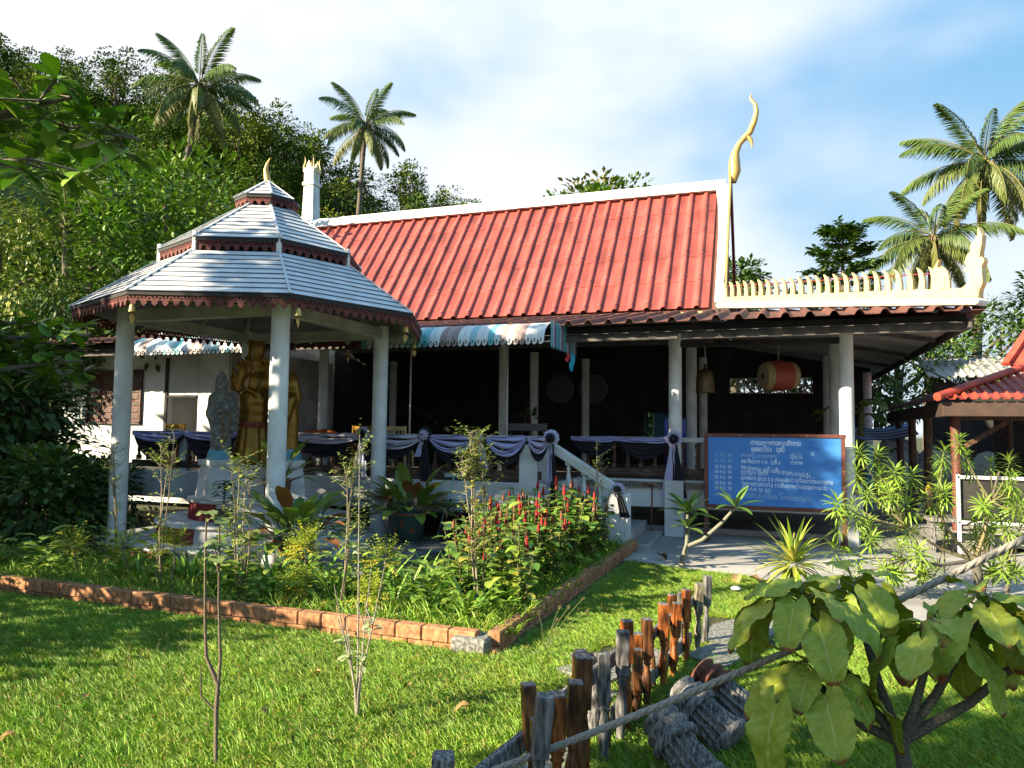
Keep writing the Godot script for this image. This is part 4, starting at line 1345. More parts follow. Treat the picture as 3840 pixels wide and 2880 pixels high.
func porch_objects() -> void:
	# the notice board on its feet
	var b := thing("notice_board", "blue painted notice board lettered in white inside a brown wooden frame", "notice board", V(0, 0, -12.66))
	part("face", flat_quad(V(-1.01, 0.6, 0.012), V(1.0, 0.6, 0.012), V(1.0, 1.705, 0.012), V(-1.01, 1.705, 0.012)), picture_mat("board_face", board_picture(), 0.5), b)
	box_part("back_panel", V(0, 1.155, 0), V(2.04, 1.13, 0.016), M.board_wood, b, 0)
	for q in [[V(0, 1.735, 0), V(2.15, 0.06, 0.06)], [V(0, 0.572, 0), V(2.15, 0.06, 0.06)]]:
		box_part("frame_bar", q[0], q[1], M.board_wood, b, 0.006)
	for x in [-1.045, 1.035]:
		box_part("frame_bar", V(x, 1.155, 0), V(0.062, 1.1, 0.058), M.board_wood, b, 0.006)
		var g := G.new()
		g.beam(V(x, 0.05, 0), V(x, 0.56, 0), 0.075, 0.07, 0.006, V(1, 0, 0))
		g.box(V(x, 0.035, 0), V(0.085, 0.07, 0.62), 0.008)
		g.beam(V(x, 0.05, 0.26), V(x, 0.36, 0.02), 0.05, 0.05, 0.0, V(1, 0, 0))
		part("foot", g, M.board_wood, b)
	var g := G.new()
	for i in 5:
		g.box(V([-0.98, -0.5, 0.02, 0.52, 0.68][i], 1.737, 0.034), V(0.016, 0.016, 0.008))
	part("nails", g, M.metal, b)

	# hanging drum
	var d := thing("drum", "barrel drum with red body and cream ends hanging in the porch", "drum", V(0.11, 2.83, -14.4))
	var ax := Basis(V(0, 0, 1), PI / 2)
	var turn := Basis(Vector3.UP, 0.5) * Basis(V(0, 0, 1), 0.04)
	var bs := turn * ax
	g = G.new()
	g.col = Color(0.27, 0.04, 0.018)
	g.lathe([Vector2(0.262, -0.19), Vector2(0.28, -0.06), Vector2(0.28, 0.06), Vector2(0.262, 0.19)], 28, Vector3.ZERO, bs)
	part("body", g, M.paint, d)
	for s in [-1.0, 1.0]:
		g = G.new()
		g.col = Color(0.3, 0.22, 0.1)
		var rim := [Vector2(0.262, 0.188), Vector2(0.24, 0.29), Vector2(0.225, 0.31)]
		if s < 0: rim = [Vector2(0.225, -0.31), Vector2(0.24, -0.29), Vector2(0.262, -0.188)]
		g.lathe(rim, 28, Vector3.ZERO, bs)
		for i in 40:
			var a := TAU * i / 40.0
			g.box(bs * V(sin(a) * 0.262, 0.2 * s, cos(a) * 0.262), V(0.012, 0.012, 0.012), 0.0, bs)
		part("rim", g, M.paint, d)
		g = G.new()
		g.col = Color(0.3, 0.24, 0.17)
		g.lathe([Vector2(0.226, 0.305), Vector2(0.1, 0.309), Vector2(0.001, 0.31)] if s > 0 else [Vector2(0.001, -0.31), Vector2(0.1, -0.309), Vector2(0.226, -0.305)], 24, Vector3.ZERO, bs)
		g.col = Color(0.03, 0.025, 0.02)
		g.lathe([Vector2(0.06, 0.313), Vector2(0.001, 0.314)] if s > 0 else [Vector2(0.001, -0.314), Vector2(0.06, -0.313)], 16, Vector3.ZERO, bs)
		part("skin", g, M.paint, d)
	g = G.new()
	g.tube([V(0, 0.27, 0), V(0, 0.85, 0)], [0.012, 0.012], 6)
	part("rope", g, M.rope, d)

	d = thing("temple_bell", "large bronze temple bell hanging beside the porch column", "bell", V(-1.16, 2.5, -13.9))
	g = G.new()
	g.lathe([Vector2(0.172, 0), Vector2(0.176, 0.03), Vector2(0.166, 0.05), Vector2(0.162, 0.22), Vector2(0.152, 0.33), Vector2(0.12, 0.4), Vector2(0.06, 0.43), Vector2(0.03, 0.44), Vector2(0.03, 0.52), Vector2(0.001, 0.53)], 24)
	g.lathe([Vector2(0.163, 0.01), Vector2(0.15, 0.2), Vector2(0.1, 0.36)], 24)
	part("bell", g, M.bronze, d)
	g = G.new()
	g.tube([V(0, 0.5, 0), V(0, 1.0, 0)], [0.012, 0.012], 6)
	part("chain", g, M.metal, d)

	# walking stick, sandals
	d = thing("walking_stick", "brown wooden walking stick leaning against the white floor edge", "walking stick", V(-1.98, 0, -12.86))
	g = G.new()
	g.tube([V(0, 0, 0), V(0.0, 0.84, -0.12)], [0.012, 0.015], 8)
	part("shaft", g, M.board_wood, d)
	g = G.new()
	g.tube([V(0.025, 0.84, -0.12), V(0, 0.86, -0.12), V(-0.06, 0.855, -0.12), V(-0.13, 0.875, -0.12)], [0.012, 0.02, 0.018, 0.02], 8)
	part("handle", g, M.board_wood, d)
	var sl := ["dark sandal lying nearest the stair foot", "dark sandal with pale strap by the walking stick", "brown-soled sandal lying in front of the others", "black sandal furthest right on the paving by the stairs"]
	for i in 4:
		d = thing("sandal", sl[i], "sandal", V([-2.28, -2.12, -2.1, -1.92][i], 0.012, [-12.42, -12.5, -12.16, -12.34][i]), [0.3, 0.9, 1.4, 1.2][i], "sandals left by the stairs")
		g = G.new()
		g.col = Color(0.03, 0.03, 0.035) if i != 2 else Color(0.2, 0.1, 0.05)
		g.prism(PackedVector2Array([Vector2(-0.035, -0.13), Vector2(0.035, -0.13), Vector2(0.045, 0.05), Vector2(0.035, 0.12), Vector2(0, 0.14), Vector2(-0.04, 0.11), Vector2(-0.045, 0.03)]), 0, 0.022, XF(Vector3.ZERO, Basis(Vector3.RIGHT, -PI / 2)))
		part("sole", g, M.paint, d)
		g = G.new()
		g.col = Color(0.03, 0.03, 0.04) if i != 1 else Color(0.3, 0.3, 0.32)
		g.tube([V(-0.04, 0.02, 0.0), V(-0.02, 0.06, -0.06), V(0, 0.045, -0.09), V(0.02, 0.06, -0.06), V(0.04, 0.02, 0.0)], [0.009, 0.01, 0.01, 0.01, 0.009], 6)
		part("strap", g, M.paint, d)

	# chairs behind the railing
	var cl := ["pale wooden chair behind the white swag right of the pavilion column", "orange wooden chair half hidden by the right pavilion column", "orange wooden chair in front of the dark doorway at the left"]
	for i in 3:
		d = thing("chair", cl[i], "chair", [V(-6.55, 0.912, -12.3), V(-7.2, 0.912, -12.3), V(-11.55, 0.912, -12.2)][i], [0.1, -0.1, 0.2][i], "wooden chairs behind the railing")
		var wm: Material = M.pale_gold if i == 0 else M.dark_gold
		box_part("seat", V(0, 0.44, 0), V(0.44, 0.04, 0.42), wm, d)
		for q in [[-0.2, -0.19], [0.2, -0.19], [-0.2, 0.19], [0.2, 0.19]]:
			box_part("leg", V(q[0], 0.21, q[1]), V(0.045, 0.42, 0.045), wm, d)
		for s in [-0.2, 0.2]:
			box_part("back_post", V(s, 0.68, 0.2), V(0.04, 0.48, 0.04), wm, d)
		box_part("top_rail", V(0, 0.87, 0.2), V(0.36, 0.08, 0.03), wm, d)
		for k in 5:
			box_part("slat", V(-0.14 + k * 0.07, 0.66, 0.2), V(0.025, 0.34, 0.016), wm, d)
	# orange robes heaped on a low table
	d = thing("table", "dark low table behind the railing carrying orange robes", "table", V(-8.9, 0.912, -12.5))
	box_part("top", V(0, 0.6, 0), V(2.2, 0.05, 0.8), M.wood, d)
	for q in [[-1, -0.3], [1, -0.3], [-1, 0.3], [1, 0.3]]:
		box_part("leg", V(q[0], 0.29, q[1]), V(0.07, 0.57, 0.07), M.wood, d)
	for i in 2:
		g = G.new()
		g.col = Color(0.5, 0.11, 0.02)
		var f := FastNoiseLite.new()
		f.seed = 40 + i
		f.frequency = 1.6
		var rows := []
		for r in 17:
			var row := PackedVector3Array()
			for k in 25:
				var u := k / 24.0
				var v := r / 16.0
				var e := sin(PI * u) * sin(PI * v)
				row.append(V(u * 0.98, 0.01 + pow(maxf(e, 0.0), 0.5) * (0.18 + 0.1 * f.get_noise_2d(u * 2.0, v * 3.0)) + 0.02 * sin(u * 40.0 + v * 9.0) * e, -v * 0.7))
			rows.append(row)
		g.grid(rows)
		d = solo("orange_robe", g, M.cloth, ["orange robe heaped on the table, nearer the statues", "orange robe heaped on the table, beside the chairs"][i], "robe", "orange robes on the table")
		d.position = V(-9.9 + i * 1.02, 1.54, -12.15)
	# wreath on a stand, dim inside
	d = thing("wreath", "round funeral wreath of dark foliage and pale flowers on a stand inside the hall", "wreath", V(-4.55, 0.912, -13.9))
	for q in [V(-0.25, 0, 0.15), V(0.25, 0, 0.15), V(0, 0, -0.3)]:
		g = G.new()
		g.tube([q, V(0, 1.35, 0)], [0.014, 0.014], 6)
		part("leg", g, M.wood, d)
	g = G.new()
	for i in 130:
		var a := rr(0, TAU)
		var r := 0.32 + rr(-0.08, 0.08)
		g.col = Color(0.05, 0.08, 0.03) * rr(0.5, 1.4) if a < PI or rr(0, 1) < 0.4 else Color(0.5, 0.48, 0.4)
		g.leaf(0.11, 0.035, 0.2, 0.3, 2, 0.8, 0.0, XF(V(cos(a) * r, 0.9 + sin(a) * r, 0.03), G.aim(V(cos(a) * rr(0.2, 1), sin(a) * rr(0.2, 1), rr(0.2, 0.8)))))
	part("flowers", g, M.leaf, d).set_meta("kind", "stuff")
	g = G.new()
	g.col = Color(0.12, 0.12, 0.12)
	g.box(V(0, 0.93, 0.1), V(0.84, 0.14, 0.006))
	part("ribbon", g, M.paint, d)
	# stacked plastic chairs by the column
	for i in 4:
		d = thing("plastic_chair", ["blue plastic chair, lowest of the stack by the porch column", "red plastic chair, second from below in the stack by the porch column", "red plastic chair, second from the top of the stack by the porch column", "blue plastic chair, topmost of the stack by the porch column"][i], "chair", V(-1.78, 0.912 + i * 0.09, -14.6), 0.15, "stacked plastic chairs")
		var pm: Material = M.red_paint if i in [1, 2] else M.blue_plastic
		g = G.new()
		var rows := []
		for r in 7:
			var t := r / 6.0
			var row := PackedVector3Array()
			for k in 7:
				var u := k / 6.0 * 2.0 - 1.0
				row.append(V(u * (0.22 - 0.02 * t), 0.42 + (0.0 if t < 0.4 else (t - 0.4) * 0.7) + 0.03 * u * u, 0.2 - minf(t, 0.45) * 0.85 - maxf(0.0, t - 0.4) * 0.1))
			rows.append(row)
		g.grid(rows)
		part("shell", g, pm, d)
		for q in [[-0.19, 0.17], [0.19, 0.17], [-0.19, -0.17], [0.19, -0.17]]:
			box_part("leg", V(q[0], 0.21, q[1]), V(0.03, 0.42, 0.03), pm, d)
	# teal banner seen through the back opening
	var im := Image.create(128, 128, false, Image.FORMAT_RGB8)
	im.fill(lin(0.05, 0.22, 0.28))
	for q in [[50, 20, 40, 3], [50, 20, 3, 40], [88, 20, 3, 40], [50, 58, 40, 3], [62, 30, 3, 22], [62, 30, 16, 3], [76, 30, 3, 12], [40, 84, 12, 12], [58, 84, 40, 4], [58, 92, 34, 3], [46, 104, 50, 4]]:
		im.fill_rect(Rect2i(q[0], q[1], q[2], q[3]), lin(0.55, 0.65, 0.68))
	d = thing("banner", "teal banner with white square emblem seen through the hall's back opening", "banner", V(-2.55, 0, -20.6))
	part("face", flat_quad(V(-0.55, 1.25, 0.02), V(0.45, 1.25, 0.02), V(0.45, 2.35, 0.02), V(-0.55, 2.35, 0.02)), picture_mat("banner_face", ImageTexture.create_from_image(im)), d)
	for x in [-0.55, 0.45]:
		box_part("post", V(x, 1.2, 0), V(0.04, 2.4, 0.03), M.metal, d)
	# two round pictures in pale frames on the inner wall
	for i in 2:
		d = thing("round_picture", ["pale round plaque on the dark inner wall, the left of the two", "pale round plaque on the dark inner wall, the right of the two"][i], "plaque", V(-5.6 + i * 0.95, 2.95, -19.9))
		g = G.new()
		g.col = Color(0.12, 0.12, 0.13)
		var fb := Basis(Vector3.RIGHT, PI / 2)
		g.lathe([Vector2(0.4, 0), Vector2(0.42, 0.02), Vector2(0.36, 0.04)], 24, Vector3.ZERO, fb)
		part("frame", g, M.paint, d)
		g = G.new()
		g.col = Color(0.09, 0.09, 0.1)
		g.lathe([Vector2(0.36, 0.03), Vector2(0.001, 0.031)], 24, Vector3.ZERO, fb)
		part("disc", g, M.paint, d)
	# paper notice on the plaster end post
	im = Image.create(64, 96, false, Image.FORMAT_RGB8)
	im.fill(lin(0.6, 0.6, 0.58))
	for i in 8:
		var x := 8
		while x < 54:
			var l := rng.randi_range(3, 9)
			im.fill_rect(Rect2i(x, 10 + i * 10, l, 3), lin(0.3, 0.32, 0.36))
			x += l + 3
	solo("paper_notice", flat_quad(V(-3.446, 0.98, -11.08), V(-3.446, 0.98, -11.42), V(-3.446, 1.42, -11.42), V(-3.446, 1.42, -11.08)), picture_mat("paper_face", ImageTexture.create_from_image(im)), "white paper notice stuck on the plaster end post at the stairs", "notice")
	# strips of cloth tied at the end of the awning
	for i in 2:
		g = G.new()
		g.col = [Color(0.45, 0.05, 0.07), Color(0.02, 0.3, 0.5)][i]
		var rows := []
		for r in 9:
			var t := r / 8.0
			rows.append(PackedVector3Array([V(-0.03 + 0.02 * sin(t * 7.0), -t * (0.14 + 0.16 * i), 0), V(0.0, -t * (0.14 + 0.16 * i), 0.03), V(0.04 + 0.02 * sin(t * 5.0), -t * (0.14 + 0.16 * i), 0)]))
		g.grid(rows)
		var o := solo("cloth_strip", g, M.cloth, ["short red cloth strip tied at the awning's right end", "long blue cloth strip tied at the awning's right end"][i], "cloth strip")
		o.position = V(-3.22 + i * 0.07, 3.06, -11.9)


# ---------------------------------------------------------------- bodies: one skin over tapered bones
func skin(bones: Array, cell: float, k: float) -> G:
	var lo := V(1e9, 1e9, 1e9)
	var hi := -lo
	for b in bones:
		for e in 2:
			var r: float = b[2 + e] + 3.0 * cell
			lo = lo.min(b[e] - Vector3.ONE * r)
			hi = hi.max(b[e] + Vector3.ONE * r)
	var n := Vector3i(((hi - lo) / cell).ceil()) + Vector3i.ONE
	var sum := PackedFloat32Array()
	sum.resize(n.x * n.y * n.z)
	for b in bones:
		var a: Vector3 = b[0]
		var ab: Vector3 = b[1] - a
		var L2 := maxf(ab.length_squared(), 1e-8)
		var R: float = maxf(b[2], b[3]) + 3.5 * cell
		var p0 := Vector3i(((a.min(b[1]) - Vector3.ONE * R - lo) / cell).floor()).clamp(Vector3i.ZERO, n - Vector3i.ONE)
		var p1 := Vector3i(((a.max(b[1]) + Vector3.ONE * R - lo) / cell).ceil()).clamp(Vector3i.ZERO, n - Vector3i.ONE)
		for z in range(p0.z, p1.z + 1):
			for y in range(p0.y, p1.y + 1):
				for x in range(p0.x, p1.x + 1):
					var p := lo + V(x, y, z) * cell
					var t := clampf((p - a).dot(ab) / L2, 0.0, 1.0)
					var d := p.distance_to(a + ab * t) - lerpf(b[2], b[3], t)
					if d < 3.5 * cell:
						sum[(z * n.y + y) * n.x + x] += exp(-d * k)
	# inside where the sum is above one; one vertex in each crossed cell
	var idx := {}
	var pos := PackedVector3Array()
	var quads := []
	for z in n.z - 1:
		for y in n.y - 1:
			for x in n.x - 1:
				var i0 := (z * n.y + y) * n.x + x
				var c8 := [i0, i0 + 1, i0 + n.x, i0 + n.x + 1, i0 + n.x * n.y, i0 + n.x * n.y + 1, i0 + n.x * n.y + n.x, i0 + n.x * n.y + n.x + 1]
				var m := 0
				for q in 8:
					if sum[c8[q]] > 1.0: m |= 1 << q
				if m == 0 or m == 255: continue
				var acc := Vector3.ZERO
				var cnt := 0
				for e in [[0, 1], [2, 3], [4, 5], [6, 7], [0, 2], [1, 3], [4, 6], [5, 7], [0, 4], [1, 5], [2, 6], [3, 7]]:
					var s0 := sum[c8[e[0]]]
					var s1 := sum[c8[e[1]]]
					if (s0 > 1.0) == (s1 > 1.0): continue
					var f0 := log(maxf(s0, 1e-6))
					var f1 := log(maxf(s1, 1e-6))
					var t := clampf(f0 / (f0 - f1), 0.0, 1.0)
					var o0 := V(e[0] & 1, (e[0] >> 1) & 1, e[0] >> 2)
					var o1 := V(e[1] & 1, (e[1] >> 1) & 1, e[1] >> 2)
					acc += o0.lerp(o1, t)
					cnt += 1
				idx[i0] = pos.size()
				pos.append(lo + (V(x, y, z) + acc / cnt) * cell)
				for axis in 3:
					var st: int = [1, n.x, n.x * n.y][axis]
					var inside := sum[i0] > 1.0
					if inside != (sum[i0 + st] > 1.0):
						quads.append([i0, axis, inside])
	var nn := PackedVector3Array()
	nn.resize(pos.size())
	var tris := []
	for q in quads:
		var st := [1, n.x, n.x * n.y]
		var u: int = st[(q[1] + 1) % 3]
		var w: int = st[(q[1] + 2) % 3]
		if not (idx.has(q[0] - u) and idx.has(q[0] - w) and idx.has(q[0] - u - w)): continue
		var a: int = idx[q[0]]
		var b: int = idx[q[0] - u]
		var d: int = idx[q[0] - u - w]
		var e: int = idx[q[0] - w]
		var qs := [a, b, d, e] if q[2] else [a, e, d, b]
		for tq in [[qs[0], qs[1], qs[2]], [qs[0], qs[2], qs[3]]]:
			var no := (pos[tq[1]] - pos[tq[0]]).cross(pos[tq[2]] - pos[tq[0]])
			for j in 3: nn[tq[j]] += no
			tris.append(tq)
	var g := G.new()
	for tq in tris:
		for j in [0, 2, 1]:
			g.push(pos[tq[j]], nn[tq[j]].normalized())
	return g


func statues() -> void:
	# many-armed golden figure, standing on a pleated base
	var s := thing("gold_statue", "tall gilded many-armed statue standing at the centre of the pavilion", "statue", V(-7.38, 0.75, -9.28))
	s.scale = V(0.88, 1, 0.88)
	var g := G.new()
	g.lathe([Vector2(0.4, 0), Vector2(0.4, 0.1), Vector2(0.34, 0.14), Vector2(0.33, 0.4), Vector2(0.37, 0.46)], 20)
	part("pedestal", g, M.rough_plaster, s)
	g = G.new()
	g.lathe([Vector2(0.33, 0.46), Vector2(0.36, 0.52), Vector2(0.33, 0.7), Vector2(0.29, 0.92), Vector2(0.27, 1.06), Vector2(0.2, 1.08)], 48, Vector3.ZERO, Basis.IDENTITY, 12, 0.16)
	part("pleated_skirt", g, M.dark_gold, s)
	g = G.new()
	g.lathe([Vector2(0.276, 1.03), Vector2(0.284, 1.06), Vector2(0.276, 1.09)], 24)
	part("sash", g, M.red_paint, s)
	var B := [[V(0, 1.02, 0), V(0, 1.4, 0), 0.22, 0.2], [V(0, 1.4, 0), V(0, 1.72, 0), 0.2, 0.16], [V(-0.13, 1.7, 0), V(0.13, 1.7, 0), 0.09, 0.09], [V(0, 1.74, 0), V(0, 1.84, 0), 0.055, 0.055], [V(0, 1.9, 0.01), V(0, 1.94, 0.015), 0.085, 0.08], [V(0, 2.0, 0), V(0, 2.2, -0.01), 0.1, 0.085], [V(0, 1.895, 0.08), V(0, 1.875, 0.1), 0.016, 0.018]]
	for i in 3:
		B.append([V(-0.16, 1.15 + i * 0.14, 0.08), V(0.16, 1.12 + i * 0.14, 0.1), 0.1, 0.1])
	for side in [-1.0, 1.0]:
		for i in 7:
			var a := -0.5 + i * 0.36
			var el := V(side * (0.17 + 0.17 * cos(a)), 1.66 + 0.2 * sin(a), 0.02 - 0.01 * i)
			var ha := el + V(side * 0.13 * cos(a + 0.6), 0.17 * sin(a + 0.7) + 0.02, 0.05 + 0.02 * (i % 3))
			B.append([V(side * 0.14, 1.69, 0), el, 0.05, 0.036])
			B.append([el, ha, 0.036, 0.026])
			B.append([ha, ha + V(side * 0.02, 0.05, 0.01), 0.03, 0.014])
	B.append([V(-0.14, 1.7, 0.02), V(-0.16, 2.0, 0.02), 0.045, 0.034])
	B.append([V(-0.16, 2.0, 0.02), V(-0.16, 2.26, 0.02), 0.032, 0.026])
	B.append([V(-0.16, 2.3, 0.02), V(-0.15, 2.34, 0.02), 0.05, 0.03])
	for side in [-1.0, 1.0]:
		B.append([V(side * 0.13, 1.68, 0.05), V(side * 0.16, 1.5, 0.16), 0.05, 0.04])
		B.append([V(side * 0.16, 1.5, 0.16), V(0.0, 1.58, 0.24), 0.04, 0.026])
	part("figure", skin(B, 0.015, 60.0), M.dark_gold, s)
	g = G.new()
	g.lathe([Vector2(0.105, 2.12), Vector2(0.125, 2.2), Vector2(0.11, 2.32), Vector2(0.09, 2.3)], 24, V(0, 0, -0.01), Basis.IDENTITY, 8, 0.14)
	part("crown", g, M.dark_gold, s)
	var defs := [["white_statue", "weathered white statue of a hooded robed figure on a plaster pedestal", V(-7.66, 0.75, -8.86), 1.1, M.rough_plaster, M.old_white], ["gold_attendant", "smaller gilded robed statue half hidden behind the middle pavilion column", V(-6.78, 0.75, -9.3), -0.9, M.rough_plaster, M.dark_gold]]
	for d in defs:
		s = thing(d[0], d[1], "statue", d[2], d[3])
		s.scale = V(0.9, 1, 0.9)
		g = G.new()
		for q in [[0.0, 0.46, 0.27, 0.22], [0.46, 0.54, 0.25, 0.25]]:
			var rows := []
			for e in 2:
				var r: float = q[2 + e]
				rows.append(PackedVector3Array([V(-r, q[e], r), V(r, q[e], r), V(r, q[e], -r), V(-r, q[e], -r)]))
			for k in 4:
				var o: Vector3 = rows[0][k] + rows[0][(k + 1) % 4] - V(0, 2 * q[0], 0)
				g.face([rows[0][k], rows[0][(k + 1) % 4], rows[1][(k + 1) % 4], rows[1][k]], o)
			g.face(Array(rows[1]), Vector3.UP)
		part("pedestal", g, d[4], s)
		g = G.new()
		g.col = Color(0.1, 0.32, 0.42)
		g.lathe([Vector2(0.21, 0.54), Vector2(0.2, 0.62), Vector2(0.15, 0.72), Vector2(0.05, 0.76)], 20, Vector3.ZERO, Basis.IDENTITY, 9, 0.15)
		part("wave_base", g, M.paint, s)
		B = [[V(0, 0.72, 0), V(0, 1.1, 0), 0.15, 0.14], [V(0, 1.1, 0), V(0, 1.42, -0.01), 0.14, 0.12], [V(-0.1, 1.44, 0), V(0.1, 1.44, 0), 0.085, 0.085], [V(0, 1.45, 0), V(0, 1.58, 0.01), 0.06, 0.05], [V(0, 1.63, 0.025), V(0, 1.68, 0.03), 0.075, 0.07], [V(0, 1.66, -0.02), V(0, 1.74, -0.02), 0.09, 0.07], [V(0, 1.7, -0.05), V(0, 1.45, -0.09), 0.08, 0.09], [V(0, 1.625, 0.095), V(0, 1.615, 0.105), 0.014, 0.014], [V(0, 1.78, -0.02), V(0, 1.82, -0.03), 0.04, 0.025]]
		for side in [-1.0, 1.0]:
			B.append([V(side * 0.14, 1.42, 0), V(side * 0.19, 1.22, 0.06), 0.075, 0.07])
			B.append([V(side * 0.19, 1.22, 0.06), V(side * 0.04, 1.26, 0.19), 0.07, 0.035])
			B.append([V(side * 0.18, 1.18, 0.07), V(side * 0.14, 0.95, 0.08), 0.07, 0.04])
			B.append([V(side * 0.03, 1.27, 0.2), V(side * 0.01, 1.36, 0.21), 0.028, 0.014])
			B.append([V(side * 0.07, 0.74, 0.1), V(side * 0.06, 1.2, 0.08), 0.07, 0.05])
		part("figure", skin(B, 0.015, 60.0), d[5], s)
		g = G.new()
		var bp := []
		for k in 17:
			var a := PI + PI * k / 16.0
			bp.append(V(cos(a) * 0.07, 1.24 + sin(a) * 0.42, 0.2))
		g.tube(bp, [0.009], 5, false)
		part("beads", g, M.dark_gold, s)


func dup(root: Node3D, at: Vector3, turn: float, scl := 1.0, label := "") -> Node3D:
	var r: Node3D = root.duplicate()
	r.name = String(root.name).rstrip("0123456789").rstrip("_")
	add_child(r, true)
	r.position = at
	r.rotation = V(0, turn, 0)
	r.scale = Vector3.ONE * scl
	if label: r.set_meta("label", label)
	return r


func green(r: float, g: float, b: float, spread := 0.25) -> Color:
	var k := rr(1.0 - spread, 1.0 + spread)
	var w := rr(-0.15, 0.15) * spread * 2.0
	return Color(r * k * (1.0 + w), g * k, b * k * (1.0 - w))


func leaf_mesh(c: Color, L: float, W: float, fold: float, droop: float, seg: int, blunt: float, wave := 0.0, tip := Color(0, 0, 0, 0)) -> ArrayMesh:
	var g := G.new()
	g.col = c
	g.leaf(L, W, fold, droop, seg, blunt, wave)
	# paler midrib, and a browned tip if asked for
	for i in g.c.size():
		var q := g.u[i]
		if tip.a > 0.0 and q.y > 0.0 and g.v[i].z > L * 0.6:
			g.c[i] = c.lerp(tip, smoothstep(L * 0.62, L * 0.95, g.v[i].z))
	return g.mesh()


func sprig(at: Vector3, dir: Vector3, n: int, L: float, g: G, c: Color, lw: float) -> void:
	# a twig with small paired leaflets, drawn into g
	var d := dir.normalized()
	for i in n:
		var t := (i + 1.0) / n
		var p := at + dir * t
		for s in [-1.0, 1.0]:
			var side: Vector3 = d.cross(V(rr(-0.4, 0.4), 1, rr(-0.4, 0.4))).normalized() * s
			g.col = green(c.r, c.g, c.b, 0.3)
			g.leaf(L * rr(0.7, 1.2), L * lw, 0.2, 0.3, 2, 0.9, 0.0, XF(p, G.aim((side + d * 0.7 + V(0, rr(-0.3, 0.3), 0)).normalized())))


